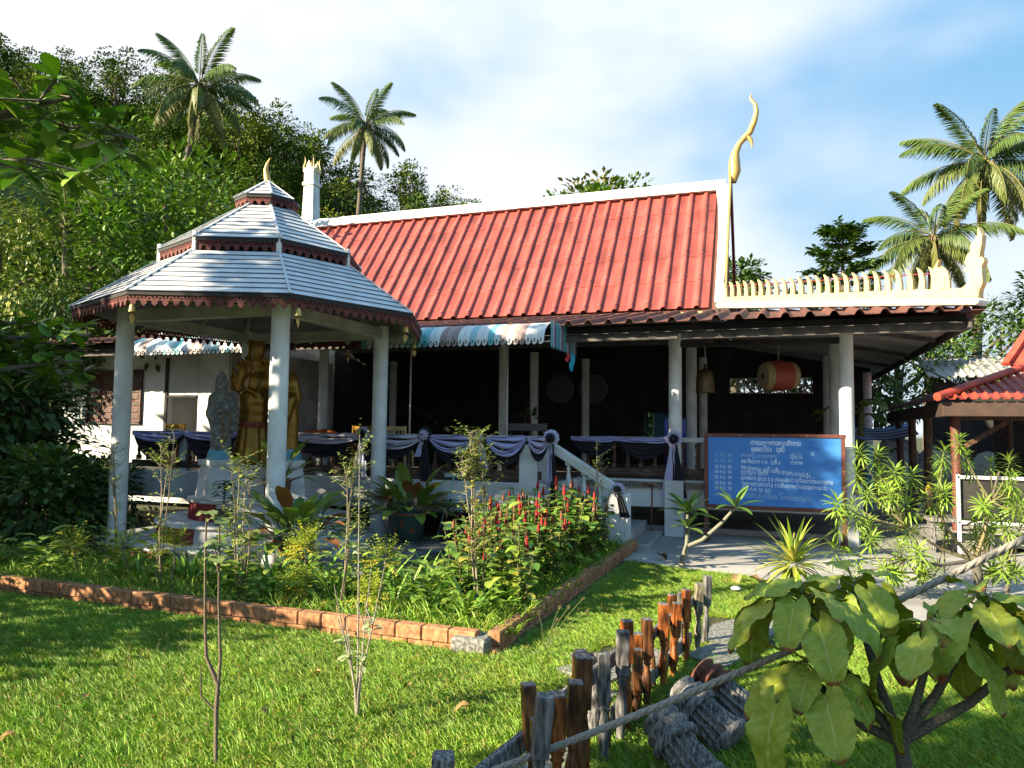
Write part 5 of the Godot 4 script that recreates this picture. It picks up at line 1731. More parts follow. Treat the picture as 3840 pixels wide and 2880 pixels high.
func bed() -> void:
	# brick edging
	var e := thing("brick_edging", "low red brick edging round the planted bed, set in two courses", "edging")
	var bm := []
	for i in 4:
		var g := G.new()
		var t: float = [1.0, 0.88, 1.1, 0.78][i]
		g.col = Color(t, t * [1.0, 1.03, 0.97, 1.0][i], t)
		g.box(Vector3.ZERO, V(0.235, 0.115, 0.11), 0.008)
		bm.append(g.mesh())
	for row in 2:
		for i in 30:
			var x := -2.25 - i * 0.243 - row * 0.11
			var z := lerpf(-5.62, -5.8, i / 28.0)
			put("brick", bm[rng.randi() % 4], M.brick, e, Transform3D(Basis(Vector3.UP, rr(-0.03, 0.03) - 0.026) * Basis(V(1, 0, 0), rr(-0.04, 0.04)), V(x, 0.0 + row * 0.118 - 0.02, z + rr(-0.006, 0.006))))
		for i in 23:
			var z := -5.66 - i * 0.243 - row * 0.1
			put("brick", bm[rng.randi() % 4], M.brick, e, Transform3D(Basis(Vector3.UP, PI / 2 + rr(-0.03, 0.03)), V(lerpf(-2.12, -1.98, i / 22.0) + rr(-0.005, 0.005), row * 0.118 - 0.02, z)))
	struct("bed_soil", sheet([[-2.1, -5.7], [-9.6, -5.85], [-9.6, -7.3], [-4.3, -7.3], [-4.3, -11], [-2.0, -11.1]], 0.09), M.soil)
	var k := solo("corner_stone", slab_g(V(-2.0, 0.04, -5.72), V(0.3, 0.16, 0.26)), M.slab, "grey cement lump at the front corner of the brick edging", "stone")
	k.rotation.y = 0.05

	# plants with red cone flowers
	var proto := []
	var lm := []
	for i in 5:
		lm.append(leaf_mesh([Color(0.13, 0.26, 0.035), Color(0.1, 0.2, 0.03), Color(0.19, 0.31, 0.04), Color(0.26, 0.34, 0.05), Color(0.34, 0.33, 0.06)][i], 0.17, 0.05, 0.18, 0.6, 5, 0.75))
	var dry := leaf_mesh(Color(0.36, 0.24, 0.12), 0.14, 0.022, 0.5, 1.1, 4, 0.8)
	for v in 4:
		var t := thing("cone_ginger", "leafy plant with red cone flower spikes in the brick bed", "plant", Vector3.ZERO, 0.0, "red-flowered plants in the brick bed")
		proto.append(t)
		var stems := 4
		for s in stems:
			var a := TAU * s / stems + rr(-0.4, 0.4)
			var H := rr(0.45, 0.78)
			var lean := V(cos(a) * rr(0.06, 0.16), 0, sin(a) * rr(0.06, 0.16))
			var pts := [V(cos(a) * 0.03, 0, sin(a) * 0.03), lean * 0.5 + V(0, H * 0.5, 0), lean + V(0, H, 0)]
			var g := G.new()
			g.col = Color(0.16, 0.17, 0.06)
			g.tube(pts, [0.008, 0.007, 0.006], 5)
			part("stem", g, M.stem, t)
			for i in 9:
				var u := 0.18 + 0.82 * i / 8.0
				var p: Vector3 = pts[0].lerp(pts[2], u)
				var b := a + i * 2.2
				put("leaf", lm[rng.randi() % 5] if i > 0 or s > 0 else dry, M.glossy_leaf, t, XF(p, G.aim(V(cos(b), rr(0.0, 0.7), sin(b))) * Basis.from_scale(Vector3.ONE * rr(0.75, 1.2))))
			if s < 1 + v % 3:
				g = G.new()
				var old := (v + s) % 3 != 0 and s > 0
				var q: Vector3 = pts[2]
				var sh := rr(0.07, 0.13)
				for i in 7:
					var y := i / 6.0 * sh
					g.col = (Color(0.5, 0.022, 0.02) if not old else Color(0.3, 0.1, 0.05)) * rr(0.7, 1.25)
					var r := 0.019 * (1.0 - 0.75 * pow(i / 6.5, 2.0))
					g.lathe([Vector2(r * 0.7, y), Vector2(r * 1.15, y + 0.008), Vector2(r * 0.9, y + 0.02), Vector2(r * 0.4, y + 0.026)], 7, q, Basis(Vector3.UP, i * 0.5))
				part("flower_spike", g, M.stem, t, "withered brown flower spike" if old else "")
	var spots := []
	for i in 58:
		var z := lerpf(-6.6, -11.0, pow((i + 0.5) / 58.0, 0.9))
		var u := fmod(i * 0.618, 1.0)
		spots.append(V(lerpf(-2.22, lerpf(-3.1, -3.6, clampf((-z - 6.5) / 3.0, 0, 1)), u), 0.09, z + rr(-0.12, 0.12)))
	for i in spots.size():
		if i < 4:
			proto[i].position = spots[i]
			proto[i].rotation.y = rr(0, TAU)
		else:
			dup(proto[i % 4], spots[i], rr(0, TAU), rr(0.85, 1.2) if spots[i].z < -7.5 else rr(0.65, 0.95))
	# clumps of strap leaves
	var sm := []
	for i in 4:
		sm.append(leaf_mesh([Color(0.14, 0.28, 0.035), Color(0.1, 0.22, 0.03), Color(0.19, 0.32, 0.05), Color(0.07, 0.16, 0.02)][i], [0.55, 0.48, 0.62, 0.4][i], 0.022, 0.35, [0.5, 0.75, 0.35, 1.0][i], 6, 0.75))
	var sp := []
	for v in 3:
		var t := thing("strap_lily", "clump of long bright strap leaves in the front of the bed", "plant", Vector3.ZERO, 0.0, "strap-leaved clumps in the bed")
		sp.append(t)
		for i in 12:
			var a := i * 2.4 + v
			put("leaf", sm[rng.randi() % 4], M.glossy_leaf, t, XF(V(cos(a) * 0.03, 0, sin(a) * 0.03), G.aim(V(cos(a) * rr(0.25, 1.1), 1.0, sin(a) * rr(0.25, 1.1))) * Basis.from_scale(Vector3.ONE * rr(0.75, 1.15))))
	var spos := [V(-2.55, 0.09, -6.15), V(-2.95, 0.09, -6.3), V(-2.75, 0.09, -6.65), V(-3.3, 0.09, -6.15), V(-3.65, 0.09, -6.5), V(-4.0, 0.09, -6.25), V(-3.1, 0.09, -7.0), V(-3.8, 0.09, -7.0), V(-4.4, 0.09, -6.6), V(-4.75, 0.09, -6.35), V(-5.1, 0.09, -6.75), V(-5.5, 0.09, -6.5), V(-6.2, 0.09, -6.7), V(-2.5, 0.09, -6.9), V(-6.9, 0.09, -6.5), V(-4.15, 0.09, -7.4), V(-2.4, 0.09, -6.45), V(-2.85, 0.09, -6.0), V(-3.45, 0.09, -6.75), V(-4.55, 0.09, -6.15), V(-5.25, 0.09, -6.15), V(-5.85, 0.09, -6.4), V(-6.4, 0.09, -6.2), V(-3.0, 0.09, -7.5), V(-3.6, 0.09, -7.5), V(-2.45, 0.09, -7.4)]
	for i in spos.size():
		if i < 3:
			sp[i].position = spos[i]
		else:
			dup(sp[i % 3], spos[i], rr(0, TAU), rr(0.7, 1.05))
	# small leafy weeds that fill the bed
	var wl := [leaf_mesh(Color(0.17, 0.28, 0.04), 0.1, 0.03, 0.2, 0.5, 4, 0.8), leaf_mesh(Color(0.12, 0.22, 0.03), 0.12, 0.026, 0.2, 0.5, 4, 0.8), leaf_mesh(Color(0.26, 0.33, 0.05), 0.09, 0.03, 0.2, 0.5, 4, 0.8)]
	var wp := []
	for v in 3:
		var t := thing("leafy_weed", "low bright leafy weed filling the front of the bed", "plant", Vector3.ZERO, 0.0, "leafy weeds in the bed")
		wp.append(t)
		for i in 16:
			var a := i * 2.4
			put("leaf", wl[(i + v) % 3], M.leaf, t, XF(V(cos(a) * 0.05, 0.03 + 0.017 * i, sin(a) * 0.05), G.aim(V(cos(a), rr(0.1, 1.0), sin(a))) * Basis.from_scale(Vector3.ONE * rr(0.8, 1.25))))
	for i in 64:
		var q := V(rr(-8.6, -2.3), 0.09, rr(-7.15, -5.85))
		if i < 3:
			wp[i].position = q
		else:
			dup(wp[i % 3], q, rr(0, TAU), rr(0.8, 1.6))
	# a big-leaved clump at the back of the red flowers
	var t2 := thing("broad_leaf_clump", "tall clump of very broad pointed leaves behind the red flowers", "plant", V(-2.75, 0.09, -10.1))
	var bl := leaf_mesh(Color(0.07, 0.16, 0.025), 0.62, 0.085, 0.3, 0.45, 7, 0.8)
	for i in 11:
		var a := i * 2.4
		put("leaf", bl, M.glossy_leaf, t2, XF(V(cos(a) * 0.05, 0.35, sin(a) * 0.05), G.aim(V(cos(a) * rr(0.5, 1.2), 0.9, sin(a) * rr(0.3, 0.9))) * Basis.from_scale(Vector3.ONE * rr(0.8, 1.15))))
	var g2 := G.new()
	g2.col = Color(0.12, 0.16, 0.04)
	for i in 5:
		g2.tube([V(0.02 * i - 0.05, 0, 0), V(0.02 * i - 0.05, 0.45, 0.02)], [0.02, 0.014], 6)
	part("stem", g2, M.stem, t2)
	# feathery yellow-green shrublets on thin bent stems
	var fl := ["feathery yellow-green shrublet at the far left, by the pavilion's left column", "feathery yellow-green shrublet left of the round-leaved plants", "feathery yellow-green shrublet on a bent stem before the middle pavilion column", "lower feathery shrublet beneath the bent-stemmed one", "feathery yellow shrublet near the tiled floor's front edge", "lower yellow feathery shrublet beside the thin lawn sapling", "dim feathery shrublet in the dark corner at the far left", "small dim feathery shrublet below the pavilion's round steps"]
	var fp := [V(-6.45, 0.35, -6.1), V(-5.75, 0.42, -6.05), V(-4.35, 0.5, -6.3), V(-4.25, 0.16, -6.05), V(-3.5, 0.4, -6.35), V(-3.45, 0.14, -6.0), V(-7.3, 0.32, -6.2), V(-4.85, 0.3, -6.9)]
	for i in 8:
		var t := thing("feather_shrub", fl[i], "shrub", V(fp[i].x, 0.09, fp[i].z), rr(0, 6), "feathery shrublets in the bed")
		var g := G.new()
		g.col = Color(0.32, 0.27, 0.2)
		var hh: float = fp[i].y
		g.tube([V(0, -0.02, 0), V(0.05, hh * 0.4, 0), V(0.01, hh * 0.7, 0.01), V(0, hh + 0.06, 0)], [0.011, 0.01, 0.009, 0.005], 6)
		part("stem", g, M.stem, t)
		g = G.new()
		for q in 64:
			var a := rr(0, TAU)
			var el := rr(-0.5, 1.3)
			var d := V(cos(a) * cos(el), sin(el), sin(a) * cos(el)) * rr(0.11, 0.22)
			var c := Color(0.27, 0.36, 0.035).lerp(Color(0.46, 0.4, 0.05), 1.0 if el < 0.0 else rr(0, 0.5))
			sprig(V(0, hh + 0.03, 0) + d * 0.25, d, 6, 0.04, g, c, 0.2)
		part("foliage", g, M.leaf, t).set_meta("kind", "stuff")
	# round scalloped leaves on upright stems
	var rl := leaf_mesh(Color(0.2, 0.25, 0.06), 0.15, 0.085, 0.12, 0.5, 6, 0.85, 0.12)
	var rn := ["round-leaved plant with pale scalloped leaves before the pavilion steps", "taller round-leaved plant beside it, leaves flat on top of one stem", "small yellowing round-leaved plant by the strap leaves"]
	for i in 3:
		var t := thing("round_leaf_plant", rn[i], "plant", [V(-5.3, 0.09, -6.3), V(-5.05, 0.09, -6.25), V(-4.05, 0.09, -6.75)][i])
		var hh: float = [0.32, 0.62, 0.4][i]
		var g := G.new()
		g.col = Color(0.14, 0.12, 0.07)
		g.tube([V(0, 0, 0), V(0.02, hh * 0.6, 0), V(-0.01, hh, 0)], [0.01, 0.009, 0.006], 6)
		part("stem", g, M.stem, t)
		for q in 9:
			var a := q * 2.4
			put("leaf", rl, M.leaf, t, XF(V(cos(a) * 0.05, hh - 0.012 * q, sin(a) * 0.05), G.aim(V(cos(a), 0.25 - q * 0.05, sin(a))) * Basis.from_scale(Vector3.ONE * rr(0.7, 1.1))))
	saplings()
	pots()


func saplings() -> void:
	# thin many-stemmed climbers: base, height, stems, leafiness, label
	var S := [
		[V(-4.88, 0.09, -6.0), V(-0.12, 1.55, -0.1), 4, 1.0, "bare-stemmed sapling with small leaf tufts in front of the white statue"],
		[V(-5.9, 0.09, -6.0), V(0.0, 1.5, -0.1), 3, 0.8, "dim twiggy sapling standing behind the left column, in shade"],
		[V(-2.62, 0.09, -6.5), V(-0.06, 1.62, 0.0), 5, 1.7, "tall leafy sapling of bundled stems before the stair post"],
		[V(-3.82, 0.09, -6.1), V(0.1, 1.6, 0.05), 3, 0.8, "slender pale-stemmed sapling beside the right pavilion column"],
		[V(-2.25, 0.09, -9.8), V(0.0, 1.55, 0.0), 2, 0.7, "thin arching sapling beside the stair rail"],
		[V(-7.6, 0.09, -7.0), V(0.1, 1.5, 0.1), 3, 0.8, "dark sapling at the left edge of the bed"],
	]
	for s in S:
		var t := thing("sapling", s[4], "sapling", s[0])
		var lg := G.new()
		for i in s[2]:
			var g := G.new()
			g.col = Color(0.42, 0.36, 0.24) if i % 2 == 0 else Color(0.22, 0.17, 0.11)
			var off := V(rr(-0.05, 0.05), 0, rr(-0.05, 0.05))
			var top: Vector3 = s[1] * rr(0.75, 1.05) + V(rr(-0.1, 0.1), 0, rr(-0.1, 0.1))
			var pts := [off, off + top * 0.33 + V(rr(-0.03, 0.03), 0, 0), off * 0.6 + top * 0.66 + V(rr(-0.03, 0.03), 0, rr(-0.03, 0.03)), top]
			g.tube(pts, [0.0085, 0.0075, 0.006, 0.002], 5)
			# twigs
			for k in int(20 * s[3]):
				var u := rr(0.3, 1.0)
				if k % 3 == 0: u = rr(0.8, 1.0)
				var p: Vector3 = pts[0].lerp(pts[1], u * 3.0) if u < 0.333 else (pts[1].lerp(pts[2], u * 3.0 - 1.0) if u < 0.667 else pts[2].lerp(pts[3], u * 3.0 - 2.0))
				var d := V(rr(-1, 1), rr(0.1, 0.9), rr(-1, 1)).normalized() * rr(0.08, 0.24)
				g.tube([p, p + d], [0.004, 0.002], 4, false)
				sprig(p + d * 0.2, d * 0.9, 4, 0.042, lg, Color(0.24, 0.3, 0.05), 0.34)
			part("stem", g, M.stem, t)
		part("leaves", lg, M.leaf, t).set_meta("kind", "stuff")
	# the two that stand on the lawn
	var t := thing("sapling", "dark forked sapling with bare stems on the lawn, nearest the camera", "sapling", V(-2.73, 0, -3.21))
	var g := G.new()
	g.col = Color(0.2, 0.15, 0.1)
	g.tube([V(0.05, -0.02, 0.05), V(0.0, 0.1, 0), V(-0.005, 0.3, 0), V(0.0, 0.42, 0), V(-0.075, 0.56, 0.01), V(-0.1, 0.75, 0.0), V(-0.115, 1.1, 0), V(-0.115, 1.3, 0)], [0.012, 0.011, 0.012, 0.012, 0.009, 0.007, 0.006, 0.004], 7)
	part("stem", g, M.stem, t)
	g = G.new()
	g.col = Color(0.2, 0.15, 0.1)
	g.tube([V(0.0, 0.41, 0), V(0.0, 0.55, -0.01), V(-0.025, 0.85, -0.01), V(-0.03, 1.28, 0)], [0.009, 0.008, 0.006, 0.004], 7)
	g.tube([V(0.0, 0.28, 0.0), V(-0.09, 0.36, 0.02), V(-0.1, 0.52, 0.02)], [0.007, 0.005, 0.003], 5)
	g.tube([V(-0.028, 1.0, 0), V(-0.06, 1.15, 0)], [0.004, 0.003], 5)
	part("stem", g, M.stem, t)
	var ol := leaf_mesh(Color(0.16, 0.21, 0.07), 0.09, 0.05, 0.1, 0.6, 6, 0.85, 0.14)
	for q in [V(-0.115, 1.3, 0), V(-0.03, 1.28, 0), V(-0.06, 1.15, 0), V(-0.03, 1.08, 0)]:
		for i in 4:
			var a := i * 1.7 + rr(0, 1)
			put("leaf", ol, M.leaf, t, XF(q, G.aim(V(cos(a), rr(-0.2, 0.3), sin(a))) * Basis.from_scale(Vector3.ONE * rr(0.6, 1.0))))
	t = thing("sapling", "pale multi-stemmed sapling with variegated leaves near its foot on the lawn", "sapling", V(-2.39, 0, -4.03))
	var vl := leaf_mesh(Color(0.3, 0.36, 0.17), 0.09, 0.025, 0.25, 0.6, 5, 0.8, 0.1, Color(0.5, 0.52, 0.3, 1))
	for i in 7:
		g = G.new()
		g.col = Color(0.42, 0.38, 0.3)
		var a := i * 0.95
		var hh: float = [0.95, 0.62, 0.7, 0.8, 0.58, 0.9, 1.72][i]
		var d := V(cos(a) * 0.17, hh, sin(a) * 0.12)
		if i == 6: d = V(-0.03, hh, 0)
		var pts := [V(0, -0.02, 0), V(d.x * 0.12, hh * 0.25, d.z * 0.12), V(d.x * 0.55, hh * 0.6, d.z * 0.5), d]
		g.tube(pts, [0.009, 0.0065, 0.005, 0.002], 6)
		if i in [0, 3, 5]: g.tube([pts[2], pts[2] + V(-0.05, 0.14, 0.02)], [0.005, 0.003], 5)
		part("stem", g, M.stem, t)
		for k in 5:
			var b := k * 2.0 + i
			put("leaf", vl, M.leaf, t, XF(pts[2] + V(0, rr(-0.05, 0.02), 0), G.aim(V(cos(b), rr(0.1, 0.7), sin(b))) * Basis.from_scale(Vector3.ONE * rr(0.6, 1.0))))
	var lg2 := G.new()
	for k in 46:
		var y := rr(0.85, 1.75)
		var p := V(-0.03 * y / 1.7 + rr(-0.02, 0.02), y, rr(-0.02, 0.02))
		sprig(p, V(rr(-1, 1), rr(0.2, 1.0), rr(-1, 1)).normalized() * rr(0.05, 0.14), 3, 0.022, lg2, Color(0.18, 0.24, 0.05), 0.3)
	part("leaves", lg2, M.leaf, t).set_meta("kind", "stuff")


func pots() -> void:
	var P := [
		[V(-5.55, 0.06, -7.78), 0.25, 0.36, 62, 0.46, "large green clay pot of broad reddish-green leaves before the middle column"],
		[V(-5.3, 0.06, -10.35), 0.26, 0.44, 62, 0.5, "large green pot with orange triangles by the right pavilion column"],
		[V(-6.55, 0.75, -8.75), 0.2, 0.3, 26, 0.3, "brown jar of dark leaves standing on the steps at the gold statue's foot"],
	]
	var lm := []
	for c in [Color(0.15, 0.22, 0.035), Color(0.1, 0.18, 0.03), Color(0.24, 0.29, 0.05), Color(0.24, 0.1, 0.04), Color(0.19, 0.25, 0.06)]:
		lm.append(leaf_mesh(c, 0.4, 0.078, 0.25, 0.55, 6, 0.85, 0.05))
	var dry := leaf_mesh(Color(0.28, 0.15, 0.07), 0.32, 0.03, 0.6, 1.6, 6, 0.8, 0.2)
	for p in P:
		var t := thing("potted_plant", p[5], "potted plant", p[0], rr(0, 6), "large potted plants on the pavilion floor")
		var r: float = p[1]
		var h: float = p[2]
		var g := G.new()
		g.col = Color(0.05, 0.1, 0.075) if h > 0.31 else Color(0.14, 0.08, 0.04)
		g.lathe([Vector2(0.001, 0.0), Vector2(r * 0.78, 0.001), Vector2(r * 0.96, h * 0.9), Vector2(r * 1.06, h * 0.91), Vector2(r * 1.06, h), Vector2(r * 0.95, h), Vector2(r * 0.92, h * 0.85), Vector2(0.001, h * 0.84)], 28)
		var pot := part("pot", g, M.paint, t)
		g = G.new()
		g.col = Color(0.3, 0.09, 0.03)
		for i in 9:
			var a := TAU * i / 9.0
			var q := func(da: float, y: float) -> Vector3:
				var rad := lerpf(r * 0.78, r * 0.96, y / (h * 0.9)) + 0.003
				return V(sin(a + da) * rad, y, cos(a + da) * rad)
			var o := V(sin(a), 0, cos(a))
			if i % 2 == 0:
				g.face([q.call(-0.2, h * 0.75), q.call(0.2, h * 0.75), q.call(0.0, h * 0.45)], o)
			else:
				g.face([q.call(-0.2, h * 0.3), q.call(0.2, h * 0.3), q.call(0.0, h * 0.6)], o)
		g.lathe([Vector2(r * 1.062, h * 0.92), Vector2(r * 1.064, h * 0.98)], 28)
		part("painted_pattern", g, M.paint, pot).set_meta("kind", "stuff")
		for i in int(p[3]):
			var a := i * 2.4
			var el := lerpf(1.3, 0.15, pow(i / float(p[3]), 0.8))
			var d := V(cos(a) * cos(el), sin(el), sin(a) * cos(el))
			var k: float = p[4] / 0.4 * rr(0.8, 1.15)
			var base := V(cos(a) * r * 0.45, h * 0.85, sin(a) * r * 0.45)
			var st := base + d * rr(0.14, 0.46)
			var leaf := put("leaf", lm[rng.randi() % 5] if i % 9 != 8 else dry, M.glossy_leaf, t, XF(st, G.aim(d) * Basis.from_scale(Vector3.ONE * k)))
			g = G.new()
			g.col = Color(0.12, 0.13, 0.05)
			if i % 3 == 0:
				g.tube([base, st], [0.008, 0.006], 4, false)
				part("stalk", g, M.stem, t)
	# smaller plants in pots along the back of the floor
	var sl := ["small dark pot with a thin dracaena near the squeegee at floor's back corner", "small pot of purple-leaved cordyline against the white floor edge", "small pot with leafy stems at the statue's feet"]
	for i in 3:
		var t := thing("small_pot", sl[i], "potted plant", [V(-4.75, 0.06, -10.55), V(-4.45, 0.06, -10.5), V(-6.95, 0.46, -8.15)][i])
		var g := G.new()
		g.col = Color(0.04, 0.04, 0.04)
		g.lathe([Vector2(0.001, 0), Vector2(0.1, 0.001), Vector2(0.13, 0.2), Vector2(0.12, 0.2), Vector2(0.001, 0.18)], 18)
		part("pot", g, M.paint, t)
		g = G.new()
		g.col = Color(0.15, 0.12, 0.08)
		g.tube([V(0, 0.15, 0), V(0.01, 0.55, 0)], [0.012, 0.008], 6)
		part("stem", g, M.stem, t)
		var c: Color = [Color(0.07, 0.09, 0.04), Color(0.2, 0.03, 0.045), Color(0.06, 0.13, 0.03)][i]
		var m := leaf_mesh(c, 0.3 if i == 0 else 0.22, 0.014 if i == 0 else 0.04, 0.3, 0.9, 5, 0.8)
		for k in 18:
			var a := k * 2.4
			put("leaf", m, M.glossy_leaf, t, XF(V(0.01, 0.35 + 0.013 * k, 0), G.aim(V(cos(a), rr(0.2, 1.2), sin(a)))))
	# squeegee mop leaning on the floor edge
	var q := thing("squeegee", "pale blue squeegee leaning against the white floor edge", "squeegee", V(-4.95, 0.06, -10.6))
	var g := G.new()
	g.col = Color(0.25, 0.45, 0.5)
	g.tube([V(0, 0, 0), V(0.14, 0.95, -0.3)], [0.012, 0.012], 8)
	part("handle", g, M.paint, q)
	g = G.new()
	g.col = Color(0.28, 0.36, 0.38)
	g.box(V(0.15, 0.98, -0.3), V(0.34, 0.06, 0.05), 0.01)
	part("head", g, M.paint, q)


func fence() -> void:
	var f := thing("baluster_fence", "low fence of salvaged turned balusters nailed to weathered grey rails", "fence")
	# x, z, top, width, colour (0 grey, 1 orange, 2 brown, 3 bleached), lean
	var T := [
		[-0.93, -2.88, 0.71, 0.046, 0, 0.10], [-0.97, -3.12, 0.66, 0.042, 2, -0.06], [-0.91, -2.91, 0.60, 0.026, 2, 0.00], [-0.92, -3.27, 0.58, 0.055, 1, 0.00], [-0.89, -3.53, 0.68, 0.062, 2, 0.03],
		[-0.91, -3.78, 0.63, 0.048, 1, -0.05], [-0.89, -3.70, 0.55, 0.026, 2, -0.02], [-0.86, -3.97, 0.57, 0.05, 0, 0.00], [-0.83, -4.27, 0.62, 0.056, 0, 0.02], [-0.82, -4.40, 0.65, 0.054, 1, 0.00],
		[-0.81, -4.71, 0.50, 0.052, 1, 0.00], [-0.78, -4.89, 0.55, 0.056, 2, 0.00], [-0.78, -5.20, 0.42, 0.036, 2, -0.05], [-0.73, -5.28, 0.57, 0.056, 1, 0.00], [-0.70, -5.56, 0.52, 0.058, 1, 0.06],
		[-0.72, -5.79, 0.53, 0.053, 1, -0.03], [-0.69, -5.99, 0.51, 0.04, 0, 0.00], [-0.64, -5.91, 0.55, 0.052, 1, 0.00], [-0.59, -6.23, 0.54, 0.054, 3, 0.03], [-0.87, -4.12, 0.5, 0.04, 2, -0.04], [-0.8, -4.58, 0.44, 0.044, 2, 0.03], [-0.8, -5.05, 0.5, 0.05, 1, -0.02], [-0.74, -5.42, 0.46, 0.046, 2, 0.02], [-0.66, -6.1, 0.46, 0.046, 1, -0.03], [-0.9, -3.4, 0.6, 0.05, 2, 0.05], [-0.55, -6.48, 0.56, 0.053, 0, 0.04],
	]
	var C := [Color(0.24, 0.23, 0.22), Color(0.4, 0.115, 0.025), Color(0.22, 0.085, 0.03), Color(0.34, 0.29, 0.19)]
	for t in T:
		var h: float = t[2]
		var w: float = t[3] * lerpf(1.1, 1.4, clampf((t[1] + 5.0) / 2.0, 0.0, 1.0))
		var g := G.new()
		g.col = C[t[4]] * rr(0.85, 1.15)
		var hd := 0.24 if w > 0.04 else 0.08
		g.box(V(0, h - hd * 0.5, 0), V(w, hd, w), 0.004)
		var y := h - hd
		g.lathe([Vector2(w * 0.3, -0.08), Vector2(w * 0.42, 0.0), Vector2(w * 0.36, y * 0.2), Vector2(w * 0.5, y * 0.45), Vector2(w * 0.46, y * 0.62), Vector2(w * 0.28, y * 0.78), Vector2(w * 0.28, y * 0.84), Vector2(w * 0.46, y * 0.87), Vector2(w * 0.3, y * 0.91), Vector2(w * 0.44, y * 0.95), Vector2(w * 0.4, y + 0.002)], 12)
		# weathered grey end grain
		g.col = Color(0.3, 0.29, 0.28)
		g.box(V(0, h + 0.002, 0), V(w * 0.96, 0.006, w * 0.96), 0.001)
		var p := part("baluster", g, M.post if t[4] in [1, 2] else M.grey_post, f)
		p.transform = Transform3D(Basis(V(0, 0, 1), -t[5]) * Basis(Vector3.UP, 0.5 + rr(-0.2, 0.2)), V(t[0], 0, t[1]))
	for r in [[V(-1.14, 0.36, -2.5), V(-0.9, 0.42, -3.7), 0.085], [V(-0.93, 0.44, -3.6), V(-0.83, 0.43, -4.6), 0.085], [V(-0.86, 0.1, -4.4), V(-0.6, 0.12, -6.2), 0.09], [V(-0.84, 0.36, -4.7), V(-0.54, 0.4, -6.5), 0.07]]:
		var g := G.new()
		g.beam(r[0] + V(-0.045, 0, 0), r[1] + V(-0.045, 0, 0), 0.035, r[2], 0.006)
		part("rail", g, M.grey_wood, f)
	var hp := thing("hollow_post", "charred hollow round post standing behind the fence balusters", "post", V(-0.98, 0.12, -4.25))
	var g := G.new()
	g.lathe([Vector2(0.05, -0.05), Vector2(0.046, 0.3), Vector2(0.05, 0.36), Vector2(0.04, 0.36), Vector2(0.036, 0.26), Vector2(0.001, 0.24)], 14)
	part("tube", g, M.grey_wood, hp)
	g = G.new()
	g.tube([V(-0.09, -0.02, 0.02), V(-0.1, 0.2, 0.02), V(-0.12, 0.36, 0.03)], [0.012, 0.011, 0.012], 6)
	part("stick", g, M.grey_wood, hp)
	var sp := thing("stump", "grey squared post stub at the very near end of the fence", "post", V(-1.18, 0.14, -2.62))
	g = G.new()
	g.box(V(0, 0.13, 0), V(0.085, 0.54, 0.085), 0.01, Basis(Vector3.UP, 0.4))
	part("post", g, M.grey_wood, sp)
	# heap of carved capitals
	var lab := ["weathered fluted column capital lying nearest in the heap by the fence", "weathered fluted column capital lying in the middle of the heap by the fence", "weathered column capital with red paint lying furthest in the heap by the fence"]
	for i in 3:
		var at: Vector3 = [V(-0.6, 0.25, -4.1), V(-0.55, 0.27, -4.5), V(-0.47, 0.27, -4.9)][i]
		var t := thing("carved_capital", lab[i], "capital", at, 0.0, "carved capitals heaped by the fence")
		t.basis = Basis(Vector3.UP, [0.95, 1.15, 1.3][i]) * Basis(Vector3.RIGHT, [2.2, 2.1, 2.15][i]) * Basis.from_scale(Vector3.ONE * 0.66)
		g = G.new()
		g.lathe([Vector2(0.001, 0.0), Vector2(0.1, 0.0), Vector2(0.15, 0.02), Vector2(0.17, 0.06), Vector2(0.145, 0.09), Vector2(0.15, 0.1), Vector2(0.185, 0.13), Vector2(0.19, 0.16), Vector2(0.16, 0.185), Vector2(0.165, 0.195), Vector2(0.2, 0.225), Vector2(0.205, 0.26), Vector2(0.17, 0.28)], 40)
		if i == 2:
			for q in g.c.size(): g.c[q] = Color(0.75, 0.24, 0.16)
		part("moulding", g, M.grey_wood, t)
		g = G.new()
		g.lathe([Vector2(0.165, 0.27), Vector2(0.15, 0.33), Vector2(0.165, 0.45), Vector2(0.19, 0.56), Vector2(0.15, 0.57)], 84, Vector3.ZERO, Basis.IDENTITY, 14, 0.3)
		part("flutes", g, M.grey_wood, t)
		g = G.new()
		g.lathe([Vector2(0.16, 0.55), Vector2(0.2, 0.57), Vector2(0.2, 0.61), Vector2(0.15, 0.63), Vector2(0.001, 0.63)], 36)
		part("top_ring", g, M.grey_wood, t)


